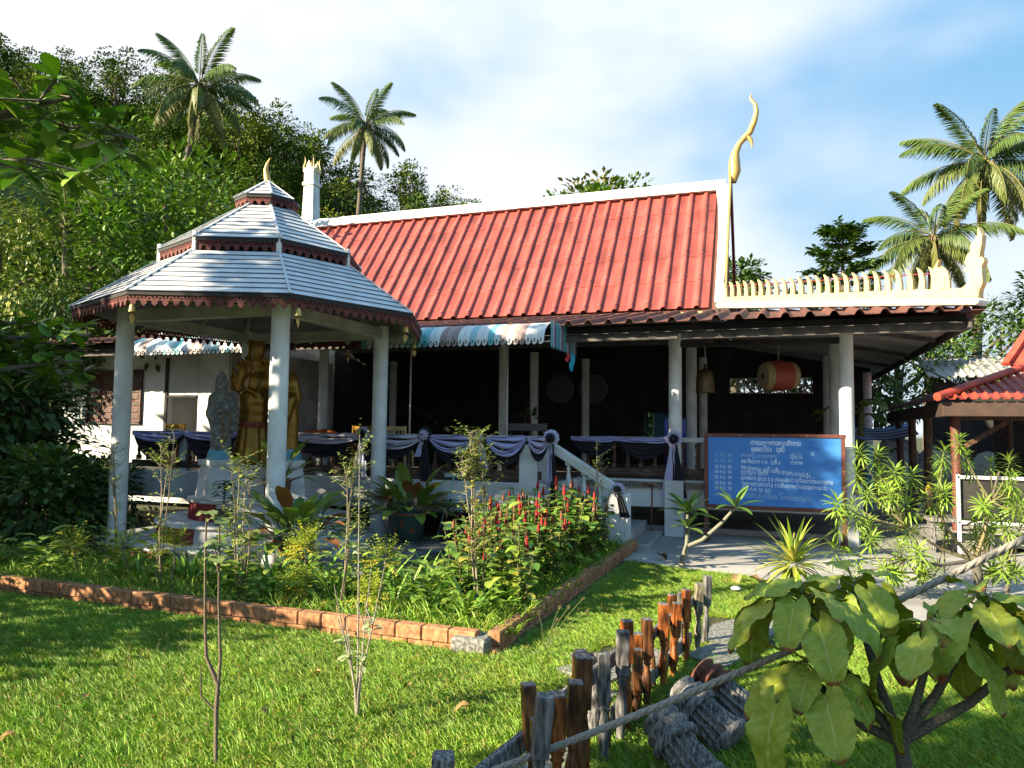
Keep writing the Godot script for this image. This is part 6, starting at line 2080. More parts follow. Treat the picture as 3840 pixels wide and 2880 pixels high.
# broad leaf with a pale midrib, side veins with the blade swelling between them, ragged edge, browned patches
func heart_leaf(L: float, W: float, droop: float, sd: int, burnt: bool) -> ArrayMesh:
	var f := FastNoiseLite.new()
	f.seed = 300 + sd
	f.frequency = 9.0
	var g := G.new()
	var rows := []
	var cols := []
	var base := Color(0.2, 0.29, 0.025).lerp(Color(0.3, 0.34, 0.04), fmod(sd * 0.37, 1.0))
	var nu := [1.0, 0.82, 0.55, 0.28, 0.06, 0.0, -0.06, -0.28, -0.55, -0.82, -1.0]
	for i in 27:
		var t := i / 26.0
		var a := droop * t
		var s := pow(sin(PI * pow(clampf(t * 0.985 + 0.008, 0.0, 1.0), 0.8)), 0.5)
		var row := PackedVector3Array()
		var cr := []
		for u in nu:
			var au := absf(u)
			var rag := 1.0 + 0.1 * f.get_noise_2d(t * 1.2, signf(u) * 3.0)
			var w: float = W * s * rag * u
			var back := 0.05 * au * au * (1.0 - t) * (1.0 - t)
			var vein := sin((t * 1.0 - au * 0.22) * TAU * 6.5)
			var y := 0.16 * absf(w) + 0.0022 * vein * sin(PI * minf(1.0, au * 1.1)) + 0.012 * f.get_noise_2d(t * 0.5, u * 0.4) + 0.01 * au * sin(t * 13.0 + sd)
			row.append(V(w, -L * t * sin(a) * 0.7 + y, L * t * (1.0 - 0.25 * a * a * t) - back))
			var c := base * (1.0 + 0.22 * f.get_noise_2d(t * 0.4 + 7.0, u * 0.3))
			if au < 0.03: c = Color(0.4, 0.44, 0.14)
			elif vein > 0.86: c = c.lerp(Color(0.36, 0.42, 0.12), 0.5)
			if burnt:
				var bn := f.get_noise_2d(t * 0.25 + 20.0, u * 0.16) + (0.55 if t > 0.9 else 0.0) + (0.25 if au > 0.9 else 0.0)
				if bn > 0.5: c = Color(0.17, 0.065, 0.025)
				elif bn > 0.42: c = Color(0.36, 0.26, 0.04)
			elif t > 0.95: c = Color(0.22, 0.09, 0.03)
			cr.append(c)
		rows.append(row)
		cols.append(cr)
	g.grid(rows)
	# grid() lays two triangles per cell, corner by corner
	var at := 0
	for i in rows.size() - 1:
		for k in nu.size() - 1:
			for q in [[0, 0], [1, 1], [0, 1], [0, 0], [1, 0], [1, 1]]:
				g.c[at] = cols[i + q[0]][k + q[1]]
				at += 1
	return g.mesh()


func foreground() -> void:
	# rope across the foreground
	var r := thing("rope", "thick twisted grey rope slung across the foreground", "rope")
	for s in 3:
		var g := G.new()
		var pts := []
		for i in 361:
			var t := i / 360.0
			var p := V(1.5, 1.63, -3.76).lerp(V(-1.5, 0.22, -2.72), t) + V(0, -0.07 * sin(PI * t), 0)
			var a := t * 160.0 + s * TAU / 3.0
			pts.append(p + V(0.25, 0.75, -0.6).normalized() * cos(a) * 0.0085 + V(-0.25, 0.5, 0.8).normalized() * sin(a) * 0.0085)
		g.tube(pts, [0.0095], 6, false)
		part("strand", g, M.rope, r)

	# large-leaved shrub
	var b := thing("large_leaf_shrub", "large-leaved shrub with drooping heart-shaped leaves in the right foreground", "shrub", V(0.5, 0, -3.2))
	var g := G.new()
	g.col = Color(0.13, 0.12, 0.1)
	g.tube([V(0, -0.05, 0), V(-0.02, 0.3, 0), V(-0.06, 0.62, 0)], [0.034, 0.03, 0.027], 12)
	part("trunk", g, M.stem, b)
	var tips := [V(-0.4, 1.1, 0.05), V(-0.36, 0.82, 0.1), V(0.22, 1.1, -0.02), V(0.48, 1.04, -0.1), V(-0.2, 1.12, -0.15), V(0.05, 1.0, 0.05)]
	for i in tips.size():
		g = G.new()
		g.col = Color(0.14, 0.13, 0.1)
		var q: Vector3 = tips[i]
		g.tube([V(-0.06, 0.6, 0), V(-0.06, 0.62, 0).lerp(q, 0.45) + V(0, -0.05, 0), q], [0.022, 0.017, 0.012], 10)
		part("branch", g, M.stem, b)
	var lm := []
	for i in 8:
		lm.append(heart_leaf(0.235, 0.082, [0.4, 0.6, 0.3, 0.8, 0.5, 0.7, 0.2, 0.55][i], i, i in [3]))
	var dead := leaf_mesh(Color(0.2, 0.09, 0.035), 0.2, 0.05, 0.8, 1.2, 9, 0.8, 0.3)
	var vein := G.new()
	vein.col = Color(0.26, 0.3, 0.12)
	vein.tube([V(0, 0.003, 0), V(0, 0.0, 0.13), V(0, -0.02, 0.22)], [0.003, 0.0025, 0.001], 5, false)
	for i in tips.size():
		var q: Vector3 = tips[i]
		var n: int = [13, 12, 13, 12, 9, 9][i]
		for k in n:
			var a := k * 2.4 + i
			var tier := float(k) / n
			var out := V(cos(a), 0, sin(a))
			var pl := lerpf(0.03, 0.2, tier) * rr(0.75, 1.15)
			var p0 := q + V(0, 0.04 - 0.1 * tier, 0)
			var p1 := p0 + out * pl + V(0, 0.05 * (1.0 - tier), 0)
			var dn := lerpf(0.35, -1.35, pow(tier, 0.8)) + rr(-0.35, 0.35)
			var dir := (out + V(0, dn, 0)).normalized()
			var sc := lerpf(0.5, 1.05, minf(1.0, tier * 1.7)) * rr(0.85, 1.08)
			var lf := put("leaf", lm[rng.randi() % 6] if not (i == 1 and k == 14) else dead, M.big_leaf, b, XF(p1, G.aim(dir, V(out.x * 0.6 + rr(-0.4, 0.4), 1, out.z * 0.6 + rr(-0.4, 0.4))) * Basis.from_scale(Vector3.ONE * sc)))
			g = G.new()
			g.col = Color(0.2, 0.26, 0.07)
			g.tube([p0, p1], [0.005, 0.004], 5, false)
			part("stalk", g, M.stem, b)

	# oleander-like shrub with narrow leaves
	var o := thing("narrow_leaf_shrub", "open spreading shrub of narrow bright leaf whorls by the rope", "shrub", V(2.14, 0, -9.5))
	g = G.new()
	g.col = Color(0.16, 0.15, 0.12)
	g.tube([V(0, -0.05, 0), V(-0.03, 0.25, 0), V(-0.06, 0.42, 0.02)], [0.06, 0.05, 0.045], 10)
	g.tube([V(0.25, -0.05, -0.1), V(0.3, 0.3, -0.1), V(0.2, 0.8, 0.1)], [0.03, 0.025, 0.018], 8)
	part("trunk", g, M.stem, o)
	var W := [V(0.84, 1.58, -8.47), V(1.04, 1.55, -8.71), V(0.89, 1.32, -9.27), V(1.11, 1.31, -9.12), V(1.19, 1.37, -8.62), V(1.42, 1.32, -9.07), V(1.29, 1.19, -9.08), V(0.93, 1.15, -8.61), V(1.15, 1.12, -9.31), V(1.14, 1.15, -8.64), V(1.74, 1.58, -9.12), V(1.74, 1.47, -9.26), V(1.90, 1.70, -9.21), V(2.02, 1.53, -9.43), V(2.08, 1.40, -9.62), V(1.80, 1.26, -9.76), V(1.71, 1.15, -9.02), V(2.29, 1.46, -9.59), V(2.50, 1.47, -9.71), V(2.39, 1.29, -9.26), V(2.04, 1.05, -8.85), V(2.56, 1.10, -10.06), V(2.46, 1.03, -9.31), V(0.64, 1.02, -8.68), V(0.86, 0.95, -9.38), V(0.68, 0.76, -9.01), V(0.79, 0.87, -8.92), V(1.00, 0.74, -9.32), V(0.95, 0.69, -8.52), V(1.30, 0.85, -9.35), V(1.41, 0.73, -9.04), V(1.41, 0.55, -8.75), V(1.75, 0.96, -9.45), V(1.84, 0.68, -9.79), V(1.33, 1.02, -8.81), V(1.62, 1.05, -9.37), V(0.78, 0.49, -8.75), V(0.77, 0.22, -9.24), V(0.90, 0.25, -9.26), V(1.12, 0.34, -8.80), V(1.28, 0.2, -9.3), V(1.54, 0.24, -9.42), V(1.67, 0.2, -9.4), V(1.81, 0.2, -9.6), V(0.61, 0.53, -8.83), V(2.15, 0.63, -9.72), V(2.35, 0.64, -9.91), V(2.27, 0.81, -9.05), V(2.34, 0.23, -9.91), V(2.32, 0.33, -9.41), V(2.46, 0.28, -9.56), V(2.43, 0.81, -9.15), V(2.18, 0.82, -9.65), V(1.26, 0.56, -8.91), V(2.7, 1.3, -9.4), V(2.75, 0.95, -9.2), V(2.65, 0.55, -9.3)]
	var knots := [V(-0.75, 0.75, 0.3), V(-0.45, 0.95, 0.15), V(0.1, 1.05, 0.1), V(-0.8, 0.42, 0.4), V(0.3, 0.7, 0.2), V(-0.35, 0.6, 0.0)]
	for i in knots.size():
		g = G.new()
		g.col = Color(0.3, 0.26, 0.13) if i < 3 else Color(0.15, 0.14, 0.12)
		g.tube([V(-0.06, 0.4, 0.02), V(-0.06, 0.4, 0.02).lerp(knots[i], 0.5) + V(0, -0.06, 0), knots[i]], [0.026, 0.018, 0.013], 7)
		part("branch", g, M.stem, o)
	var wm := []
	for v in 3:
		g = G.new()
		for i in 40:
			var a := i * 2.4
			var y := -0.1 + 0.13 * i / 39.0
			var el := lerpf(-0.5, 1.15, i / 39.0) + rr(-0.15, 0.15)
			g.col = green(0.17, 0.27, 0.03, 0.25)
			g.leaf(rr(0.12, 0.17), 0.0085, 0.3, 0.6, 4, 0.9, 0.0, XF(V(0, y, 0), G.aim(V(cos(a) * cos(el), sin(el), sin(a) * cos(el)))))
		wm.append(g.mesh())
	var at0 := o.position
	for w in W:
		var p: Vector3 = w - at0
		var kn: Vector3 = knots[0]
		for q in knots:
			if q.distance_to(p) < kn.distance_to(p): kn = q
		g = G.new()
		g.col = Color(0.3, 0.28, 0.12)
		var mid: Vector3 = kn.lerp(p, 0.55) + V(0, -0.05, 0)
		g.tube([kn, mid, p], [0.009, 0.007, 0.005], 6)
		part("twig", g, M.stem, o)
		put("leaf_whorl", wm[rng.randi() % 3], M.leaf, o, XF(p, G.aim(V(rr(0, 6), 0, rr(-3, 3)).normalized(), (p - kn).normalized() + V(0, 0.7, 0)) * Basis.from_scale(Vector3.ONE * rr(0.85, 1.2))))
	g = G.new()
	g.col = Color(0.6, 0.42, 0.02)
	g.lathe([Vector2(0.008, 0), Vector2(0.012, 0.03), Vector2(0.03, 0.06), Vector2(0.036, 0.075)], 10, Vector3.ZERO, Basis(V(0, 0, 1), 1.2))
	part("flower", g, M.paint, o).position = V(-0.5, 1.18, 0.4)
	g = G.new()
	g.col = Color(0.16, 0.28, 0.04)
	g.lathe([Vector2(0.001, -0.025), Vector2(0.022, -0.012), Vector2(0.028, 0.004), Vector2(0.018, 0.02), Vector2(0.001, 0.026)], 12)
	part("fruit", g, M.paint, o).position = V(-0.95, 0.93, 0.3)

	# spiky rosette on a short stem
	var y := thing("spiky_plant", "spiky yellow-green rosette on a short stem at the paving edge", "plant", V(0.2, 0, -9.0))
	g = G.new()
	g.col = Color(0.18, 0.14, 0.1)
	g.tube([V(0, -0.03, 0), V(0.0, 0.25, 0)], [0.035, 0.03], 8)
	g.tube([V(0.03, -0.03, 0.02), V(0.06, 0.24, 0.02)], [0.025, 0.02], 8)
	part("stem", g, M.stem, y)
	var ym := []
	for i in 4:
		ym.append(leaf_mesh([Color(0.2, 0.28, 0.03), Color(0.28, 0.32, 0.05), Color(0.13, 0.21, 0.02), Color(0.34, 0.33, 0.07)][i], [0.52, 0.46, 0.56, 0.44][i], 0.022, 0.5, [0.3, 0.5, 0.2, 0.7][i], 6, 0.7))
	for i in 74:
		var a := i * 2.4
		var el := lerpf(1.45, -0.65, pow(i / 74.0, 1.1))
		put("leaf", ym[rng.randi() % 4], M.glossy_leaf, y, XF(V(cos(a) * 0.03, 0.26 + 0.1 * (1.0 - i / 74.0), sin(a) * 0.03), G.aim(V(cos(a) * cos(el), sin(el), sin(a) * cos(el))) * Basis.from_scale(Vector3.ONE * rr(0.8, 1.1))))

	# two-branched young frangipani
	var fpl := thing("frangipani", "young two-branched frangipani with leaf rosettes before the notice board", "plant", V(-1.1, 0, -10.0))
	fpl.scale = Vector3.ONE * 1.12
	g = G.new()
	g.col = Color(0.3, 0.3, 0.22)
	g.tube([V(-0.05, -0.03, 0.0), V(-0.02, 0.12, 0), V(0.02, 0.26, 0), V(0.03, 0.42, 0), V(0.03, 0.62, 0)], [0.035, 0.032, 0.026, 0.02, 0.018], 8)
	g.tube([V(0.02, 0.25, 0), V(0.2, 0.34, 0.02), V(0.42, 0.55, 0.03), V(0.56, 0.72, 0.04)], [0.024, 0.022, 0.02, 0.015], 8)
	part("trunk", g, M.stem, fpl)
	var fm := []
	for i in 3:
		fm.append(leaf_mesh([Color(0.08, 0.17, 0.03), Color(0.12, 0.2, 0.05), Color(0.06, 0.14, 0.03)][i], 0.36, 0.05, 0.35, [0.35, 0.2, 0.55][i], 7, 1.05))
	for q in [[V(0.03, 0.64, 0), 14, 1.0], [V(0.57, 0.73, 0.04), 9, 0.95], [V(0.03, 0.46, 0), 9, 0.8]]:
		for k in q[1]:
			var a: float = k * 2.4 + 0.5
			var el := lerpf(1.2, -0.1, float(k) / q[1])
			put("leaf", fm[rng.randi() % 3], M.glossy_leaf, fpl, XF(q[0], G.aim(V(cos(a) * cos(el), sin(el), sin(a) * cos(el))) * Basis.from_scale(Vector3.ONE * q[2] * rr(0.85, 1.1))))


# crown of separate leaves gathered in clumps, with gaps between
func crown(clumps: int, each: int, R: Vector3, cr: float, L: float, W: float, cols: Array, droop := 0.4, seg := 1, shell := 0.6) -> G:
	var g := G.new()
	for c in clumps:
		var d := V(rr(-1, 1), rr(-0.75, 1), rr(-1, 1))
		while d.length() > 1.0 or d.length() < 0.2: d = V(rr(-1, 1), rr(-0.75, 1), rr(-1, 1))
		d = d.normalized() * lerpf(shell, 1.0, rng.randf())
		var p := V(d.x * R.x, d.y * R.y, d.z * R.z)
		var k := cr * rr(0.6, 1.3)
		var tone: Color = cols[rng.randi() % cols.size()]
		var br := rr(0.75, 1.25)
		for i in each:
			var q := V(rr(-1, 1), rr(-1, 1), rr(-1, 1))
			if q.length() > 1.0: q = q.normalized()
			var at := p + V(q.x, q.y * 0.65, q.z) * k
			var o := (q + d * 0.6 + V(0, 0.25 - droop, 0)).normalized()
			var ll := L * rr(0.7, 1.25)
			g.col = green(tone.r * br, tone.g * br, tone.b * br, 0.3)
			if seg > 1:
				g.leaf(ll, W * ll / L, 0.25, 0.4, seg, 0.85, 0.0, XF(at, G.aim(o, V(rr(-0.5, 0.5), 1, rr(-0.5, 0.5)))))
			else:
				var side := o.cross(V(rr(-0.6, 0.6), 1, rr(-0.6, 0.6))).normalized() * W * rr(0.8, 1.2)
				var up := side.cross(o).normalized()
				if up.y < 0.0: up = -up
				var tip := at + o * ll
				var m := at + o * ll * 0.45 + up * W * 0.25
				g.push(at, up); g.push(m - side, (up - side * 2.0).normalized()); g.push(tip, up)
				g.push(at, up); g.push(tip, up); g.push(m + side, (up + side * 2.0).normalized())
	return g


func limbs(h: float, r: float, R: Vector3, cy: float, n: int, tone := 1.0) -> G:
	var g := G.new()
	g.col = Color(tone, tone, tone)
	var top := V(rr(-0.2, 0.2), cy, rr(-0.2, 0.2))
	g.tube([V(0, -0.3, 0), V(rr(-0.1, 0.1), h * 0.3, rr(-0.1, 0.1)), top * 0.75, top + V(0, R.y * 0.4, 0)], [r * 1.25, r, r * 0.75, r * 0.3], 8)
	for i in n:
		var a := i * 2.4 + rr(-0.4, 0.4)
		var b := V(0, cy * rr(0.55, 0.95), 0)
		var e := top + V(cos(a) * R.x * rr(0.5, 0.85), R.y * rr(-0.4, 0.6), sin(a) * R.z * rr(0.5, 0.85))
		g.tube([b, b.lerp(e, 0.5) + V(0, 0.25, 0), e], [r * 0.45, r * 0.28, r * 0.08], 6)
	return g


func tree(nm: String, label: String, at: Vector3, cy: float, R: Vector3, cr: float, clumps: int, each: int, L: float, W: float, cols: Array, o := {}) -> Node3D:
	var t := thing(nm, label, o.get("cat", "tree"), at, o.get("turn", 0.0), o.get("group", ""))
	part("trunk", limbs(cy, o.get("r", 0.18), R, cy, o.get("limbs", 5), o.get("tone", 0.7)), M.bark, t)
	var c := crown(clumps, each, R, cr, L, W, cols, o.get("droop", 0.3), o.get("seg", 1), o.get("shell", 0.55))
	var m := part("crown", c, o.get("mat", M.far_leaf), t)
	m.position.y = cy
	m.set_meta("kind", "stuff")
	return t


func frond(L: float, droop: float, c: Color, hang: float) -> ArrayMesh:
	var g := G.new()
	var pts := []
	var p := Vector3.ZERO
	var n := 16
	for i in n + 1:
		pts.append(p)
		var th := droop * pow(float(i) / n, 1.4)
		p += V(0, -sin(th), cos(th)) * L / n
	g.col = Color(0.2, 0.19, 0.07)
	var rad := []
	for i in n + 1: rad.append(lerpf(0.035, 0.006, float(i) / n) * L / 3.0)
	g.tube(pts, rad, 5, false)
	var K := 64
	for i in K:
		var t := 0.14 + 0.86 * i / (K - 1.0)
		var f := t * n
		var k := mini(int(f), n - 1)
		var at: Vector3 = pts[k].lerp(pts[k + 1], f - k)
		var fw: Vector3 = (pts[k + 1] - pts[k]).normalized()
		var ll := L * 0.27 * pow(sin(PI * (0.12 + 0.82 * t)), 0.7)
		for s in [-1.0, 1.0]:
			g.col = green(c.r, c.g, c.b, 0.25)
			var d := (V(s, 0, 0) * rr(0.75, 1.0) + fw * 0.75 + V(0, -hang * rr(0.6, 1.3), 0)).normalized()
			g.leaf(ll * rr(0.9, 1.1), 0.026 * L / 3.0, 0.5, 0.7, 2, 0.7, 0.0, XF(at, G.aim(d, V(0, 1, 0))))
	return g.mesh()


func palm(label: String, foot: Vector3, top: Vector3, L: float, n: int, fm: Array, nuts: int, r := 0.14) -> void:
	var t := thing("coconut_palm", label, "palm tree", foot, 0.0, "coconut palms")
	var g := G.new()
	var h := top - foot
	var pts := []
	var rad := []
	for i in 25:
		var u := i / 24.0
		pts.append(V(h.x * pow(u, 1.5), h.y * u, h.z * pow(u, 1.5)))
		rad.append(r * (1.35 - 0.5 * u + (0.06 if i % 2 == 0 else 0.0)) * (1.5 if i == 0 else 1.0))
	g.tube(pts, rad, 10)
	part("trunk", g, M.bark, t)
	for i in n:
		var a := i * 2.4 + rr(-0.2, 0.2)
		var u := (i + 0.5) / n
		var el := lerpf(1.35, -0.85, pow(u, 0.85)) + rr(-0.12, 0.12)
		var d := V(cos(a) * cos(el), sin(el), sin(a) * cos(el))
		var m: ArrayMesh = fm[mini(int(u * fm.size() + rr(-0.5, 0.5)), fm.size() - 1) if u > 0.1 else 0]
		put("frond", m, M.leaf, t, XF(h + V(0, rr(-0.1, 0.1), 0), G.aim(d) * Basis.from_scale(Vector3.ONE * (L / 3.0) * rr(0.88, 1.1))))
	g = G.new()
	for i in nuts:
		var a := i * 2.1
		g.col = Color(0.3, 0.27, 0.05) * rr(0.7, 1.2)
		g.lathe([Vector2(0.001, -0.14), Vector2(0.08, -0.09), Vector2(0.11, 0), Vector2(0.08, 0.09), Vector2(0.001, 0.13)], 8, h + V(cos(a) * 0.26, -0.15 - 0.12 * (i % 3), sin(a) * 0.26))
	for i in 9:
		g.col = Color(0.28, 0.2, 0.12)
		var a := i * 0.7
		g.tube([h + V(cos(a) * 0.1, 0.1, sin(a) * 0.1), h + V(cos(a) * 0.22, -0.2, sin(a) * 0.22), h + V(cos(a) * 0.2, -0.5 - 0.3 * (i % 3), sin(a) * 0.2)], [0.03, 0.02, 0.008], 5)
	part("coconuts", g, M.stem, t)


func trees() -> void:
	var fm := [frond(3.0, 0.95, Color(0.10, 0.16, 0.035), 0.5), frond(3.0, 1.15, Color(0.085, 0.14, 0.03), 0.6), frond(3.0, 1.3, Color(0.08, 0.13, 0.03), 1.0), frond(3.0, 1.3, Color(0.11, 0.15, 0.03), 1.0), frond(3.0, 1.0, Color(0.15, 0.16, 0.04), 1.2)]
	palm("tall coconut palm with leaning trunk standing on the hill foot behind the pavilion", V(-26.5, 4.0, -26.6), V(-24.0, 17.0, -25.6), 2.9, 26, fm, 5, 0.13)
	palm("slim coconut palm rising behind the left end of the red roof ridge", V(-20.4, 4.0, -32.8), V(-19.57, 17.4, -32.4), 2.75, 22, fm, 4, 0.12)
	palm("taller coconut palm at the right edge behind the gold crest", V(6.9, 0, -30.9), V(7.35, 11.8, -30.6), 2.8, 28, fm, 12)
	palm("shorter coconut palm with yellow nuts, left of the taller one", V(5.3, 0, -30.5), V(5.6, 9.0, -30.2), 2.6, 24, fm, 12)

	# trees of the hillside, one kind after another
	var dk := [Color(0.075, 0.125, 0.022), Color(0.09, 0.14, 0.025), Color(0.055, 0.1, 0.022)]
	var lt := [Color(0.14, 0.2, 0.035), Color(0.12, 0.175, 0.03), Color(0.17, 0.2, 0.04)]
	var protos := []
	var lbl := ["rounded leafy tree on the forested hillside", "dark green tree on the forested hillside", "pale yellowish tree on the forested hillside", "tall narrow tree on the forested hillside", "spreading open-crowned tree on the forested hillside"]
	var spec := [[5.0, V(3.3, 2.8, 3.3), 1.0, 46, 46, dk + lt], [4.6, V(2.9, 2.6, 2.9), 0.9, 44, 46, dk], [4.8, V(3.0, 2.5, 3.0), 0.9, 42, 46, lt], [6.2, V(2.0, 3.4, 2.0), 0.8, 40, 44, dk + lt], [6.4, V(3.8, 1.8, 3.8), 0.8, 36, 38, dk]]
	for i in 5:
		var s: Array = spec[i]
		protos.append(tree("hill_tree", lbl[i], Vector3.ZERO, s[0], s[1], s[2], s[3], s[4], 0.34, 0.1, s[5], {group = "trees on the hillside", r = 0.16, shell = 0.45}))
	var placed := []
	var first := [true, true, true, true, true]
	var tries := 0
	while placed.size() < 235 and tries < 9000:
		tries += 1
		var az := deg_to_rad(rr(-62, -22))
		var d := pow(rng.randf(), 0.75) * 92.0 + 24.0
		var q := V(sin(az) * d, 0, -cos(az) * d)
		q.y = hill_height(q.x, q.z)
		if q.y < 1.2: continue
		var ok := true
		for o in placed:
			if o.distance_to(q) < 3.4 + d * 0.018:
				ok = false
				break
		if not ok: continue
		placed.append(q)
		var k: int = [0, 0, 1, 1, 2, 3, 4][rng.randi() % 7]
		var sc := rr(0.75, 1.25)
		if first[k]:
			first[k] = false
			protos[k].position = q - V(0, 0.4, 0)
			protos[k].rotation.y = rr(0, TAU)
		else:
			dup(protos[k], q - V(0, 0.5, 0), rr(0, TAU), sc)
	# low growth that covers the slope between the trees
	var um := crown(10, 30, V(1.2, 0.7, 1.2), 0.6, 0.3, 0.09, dk + lt).mesh()
	var ux := []
	var ut := []
	for i in 1500:
		var az := deg_to_rad(rr(-64, -20))
		var d := sqrt(rng.randf()) * 100.0 + 20.0
		var q := V(sin(az) * d, 0, -cos(az) * d)
		q.y = hill_height(q.x, q.z)
		if q.y < 0.3: continue
		ux.append(XF(q + V(0, 0.3, 0), Basis(Vector3.UP, rr(0, TAU)) * Basis.from_scale(Vector3.ONE * rr(0.8, 1.8))))
		var w := rr(0.75, 1.2)
		ut.append(Color(w, w, w))
	var us := scatter("hill_undergrowth", um, M.far_leaf, ux, ut)
	us.set_meta("label", "dense low undergrowth covering the hillside between its trees")

	# nearer trees at the left
	var br := [Color(0.1, 0.19, 0.025), Color(0.08, 0.16, 0.02), Color(0.13, 0.22, 0.03)]
	var yl := [Color(0.17, 0.22, 0.03), Color(0.13, 0.19, 0.025), Color(0.2, 0.22, 0.04)]
	var md := [Color(0.055, 0.11, 0.02), Color(0.075, 0.13, 0.022), Color(0.045, 0.09, 0.018)]
	tree("mango_tree", "bright glossy-leaved tree left of the pavilion's upper roof", V(-15.6, 0, -15.9), 7.0, V(2.7, 2.2, 2.4), 0.75, 90, 60, 0.25, 0.055, br, {seg = 2, mat = M.leaf, droop = 0.1})
	tree("leafy_tree", "yellow-green feathery tree at the far left edge, lit by the sun", V(-17.6, 0, -12.6), 5.0, V(2.1, 2.2, 2.1), 0.6, 80, 60, 0.17, 0.035, yl, {seg = 2, mat = M.leaf, droop = 0.7})
	tree("leafy_tree", "dark dense tree behind the pavilion's left eave", V(-14.9, 0, -14.6), 4.4, V(2.2, 2.2, 2.2), 0.7, 80, 60, 0.22, 0.05, md, {seg = 2, mat = M.leaf})
	tree("leafy_tree", "drooping fine-leaved tree below the yellow-green one at the left", V(-16.2, 0, -12.9), 3.6, V(1.6, 1.9, 1.3), 0.55, 80, 60, 0.18, 0.03, [Color(0.1, 0.16, 0.03), Color(0.07, 0.12, 0.025)], {seg = 2, mat = M.leaf, droop = 1.0})
	tree("leafy_tree", "broad tree between the leaning palm and the pavilion's top roof", V(-19.0, 1.0, -20.5), 6.0, V(2.8, 2.3, 2.6), 0.8, 90, 56, 0.27, 0.06, md + br, {seg = 2, mat = M.leaf})
	tree("leafy_tree", "reddish-tinged tree below the leaning palm's trunk", V(-16.4, 0.6, -19.2), 6.6, V(1.7, 1.5, 1.7), 0.6, 42, 42, 0.22, 0.04, [Color(0.14, 0.1, 0.03), Color(0.08, 0.13, 0.025), Color(0.1, 0.12, 0.03)], {seg = 2, mat = M.leaf})
	tree("leafy_tree", "tall light tree behind the mango at the hill foot", V(-21.5, 1.5, -18.5), 8.0, V(2.8, 2.6, 2.8), 0.85, 84, 54, 0.27, 0.06, br + md, {seg = 2, mat = M.leaf})
	tree("leafy_tree", "dark tree just behind the white crowned pillar", V(-18.0, 1.0, -27.0), 6.6, V(2.8, 2.2, 2.8), 0.8, 80, 52, 0.27, 0.06, md, {seg = 2, mat = M.leaf})
	tree("leafy_tree", "shadowy bushy tree by the left wall of the hall", V(-13.5, 0, -9.4), 1.6, V(1.1, 1.3, 1.0), 0.55, 80, 56, 0.2, 0.055, md, {seg = 2, mat = M.leaf})
	tree("dark_shrub", "tall dark shrub filling the left edge beside the pavilion", V(-11.4, 0, -8.2), 1.7, V(1.0, 1.6, 1.0), 0.5, 80, 56, 0.2, 0.055, md, {seg = 2, mat = M.leaf, cat = "shrub", r = 0.06})
	tree("dark_shrub", "low dark shrub in front of the left white wall", V(-11.6, 0, -10.4), 0.6, V(0.7, 0.5, 0.6), 0.4, 50, 50, 0.14, 0.04, md, {seg = 2, mat = M.leaf, cat = "shrub", r = 0.05})
	tree("dark_shrub", "low dark shrub at the bed's left end", V(-9.7, 0, -7.6), 0.7, V(0.9, 0.7, 0.8), 0.35, 50, 50, 0.14, 0.045, md, {seg = 2, mat = M.leaf, cat = "shrub", r = 0.05})
	# young palm among them
	var t := thing("young_palm", "young feathery palm among the trees above the far left", "palm tree", V(-19.2, 0, -15.6))
	var g := G.new()
	g.tube([V(0, -0.3, 0), V(0.1, 4, 0), V(0, 7.4, 0)], [0.14, 0.12, 0.11], 8)
	part("trunk", g, M.bark, t)
	for i in 15:
		var a := i * 2.4
		var el := lerpf(1.4, 0.3, i / 15.0)
		put("frond", fm[i % 3], M.leaf, t, XF(V(0, 7.4, 0), G.aim(V(cos(a) * cos(el), sin(el), sin(a) * cos(el)))))
	# behind the hall and at the right
	tree("leafy_tree", "round leafy tree top showing over the red roof ridge", V(-6.4, 0, -29), 10.1, V(2.9, 1.7, 2.1), 0.6, 90, 60, 0.26, 0.07, br + [Color(0.16, 0.14, 0.04)], {seg = 2, mat = M.leaf})
	tree("leafy_tree", "leafy branches showing just right of the gable", V(-1.25, 0, -27), 6.7, V(1.0, 1.7, 1.0), 0.45, 50, 50, 0.24, 0.06, md, {seg = 2, mat = M.leaf})
	var ct := thing("conical_tree", "pointed tree with tiered leafy branches behind the gold crest", "tree", V(2.1, 0, -25.8))
	g = G.new()
	g.tube([V(0, -0.3, 0), V(0.05, 5, 0), V(0.1, 8.4, 0)], [0.16, 0.1, 0.03], 8)
	var lg := G.new()
	for i in 34:
		var u := i / 33.0
		var a := i * 2.4
		var y := lerpf(5.4, 8.4, u)
		var d := V(cos(a), rr(0.1, 0.5), sin(a)).normalized() * lerpf(1.5, 0.3, u) * rr(0.8, 1.15)
		g.tube([V(0.05, y, 0), V(0.05, y, 0) + d], [0.03, 0.01], 5, false)
		for k in 9:
			var p := V(0.05, y, 0) + d * (0.3 + 0.1 * k)
			sprig(p, (d.normalized() + V(rr(-1, 1), rr(-0.3, 0.5), rr(-1, 1)) * 0.8).normalized() * 0.36, 6, 0.24, lg, [Color(0.06, 0.12, 0.03), Color(0.09, 0.15, 0.035)][k % 2], 0.3)
	part("trunk", g, M.bark, ct)
	part("crown", lg, M.leaf, ct).set_meta("kind", "stuff")
	tree("leafy_tree", "spreading dark tree beyond the hall's right eave", V(3.4, 0, -23.6), 3.6, V(1.9, 1.3, 1.6), 0.55, 64, 40, 0.2, 0.045, md + br, {seg = 2, mat = M.leaf})
	tree("leafy_tree", "bushy tree beyond the striped tarpaulin, left of the grey roof", V(2.3, 0, -21.5), 2.6, V(1.0, 1.1, 1.0), 0.45, 40, 38, 0.18, 0.04, md, {seg = 2, mat = M.leaf})
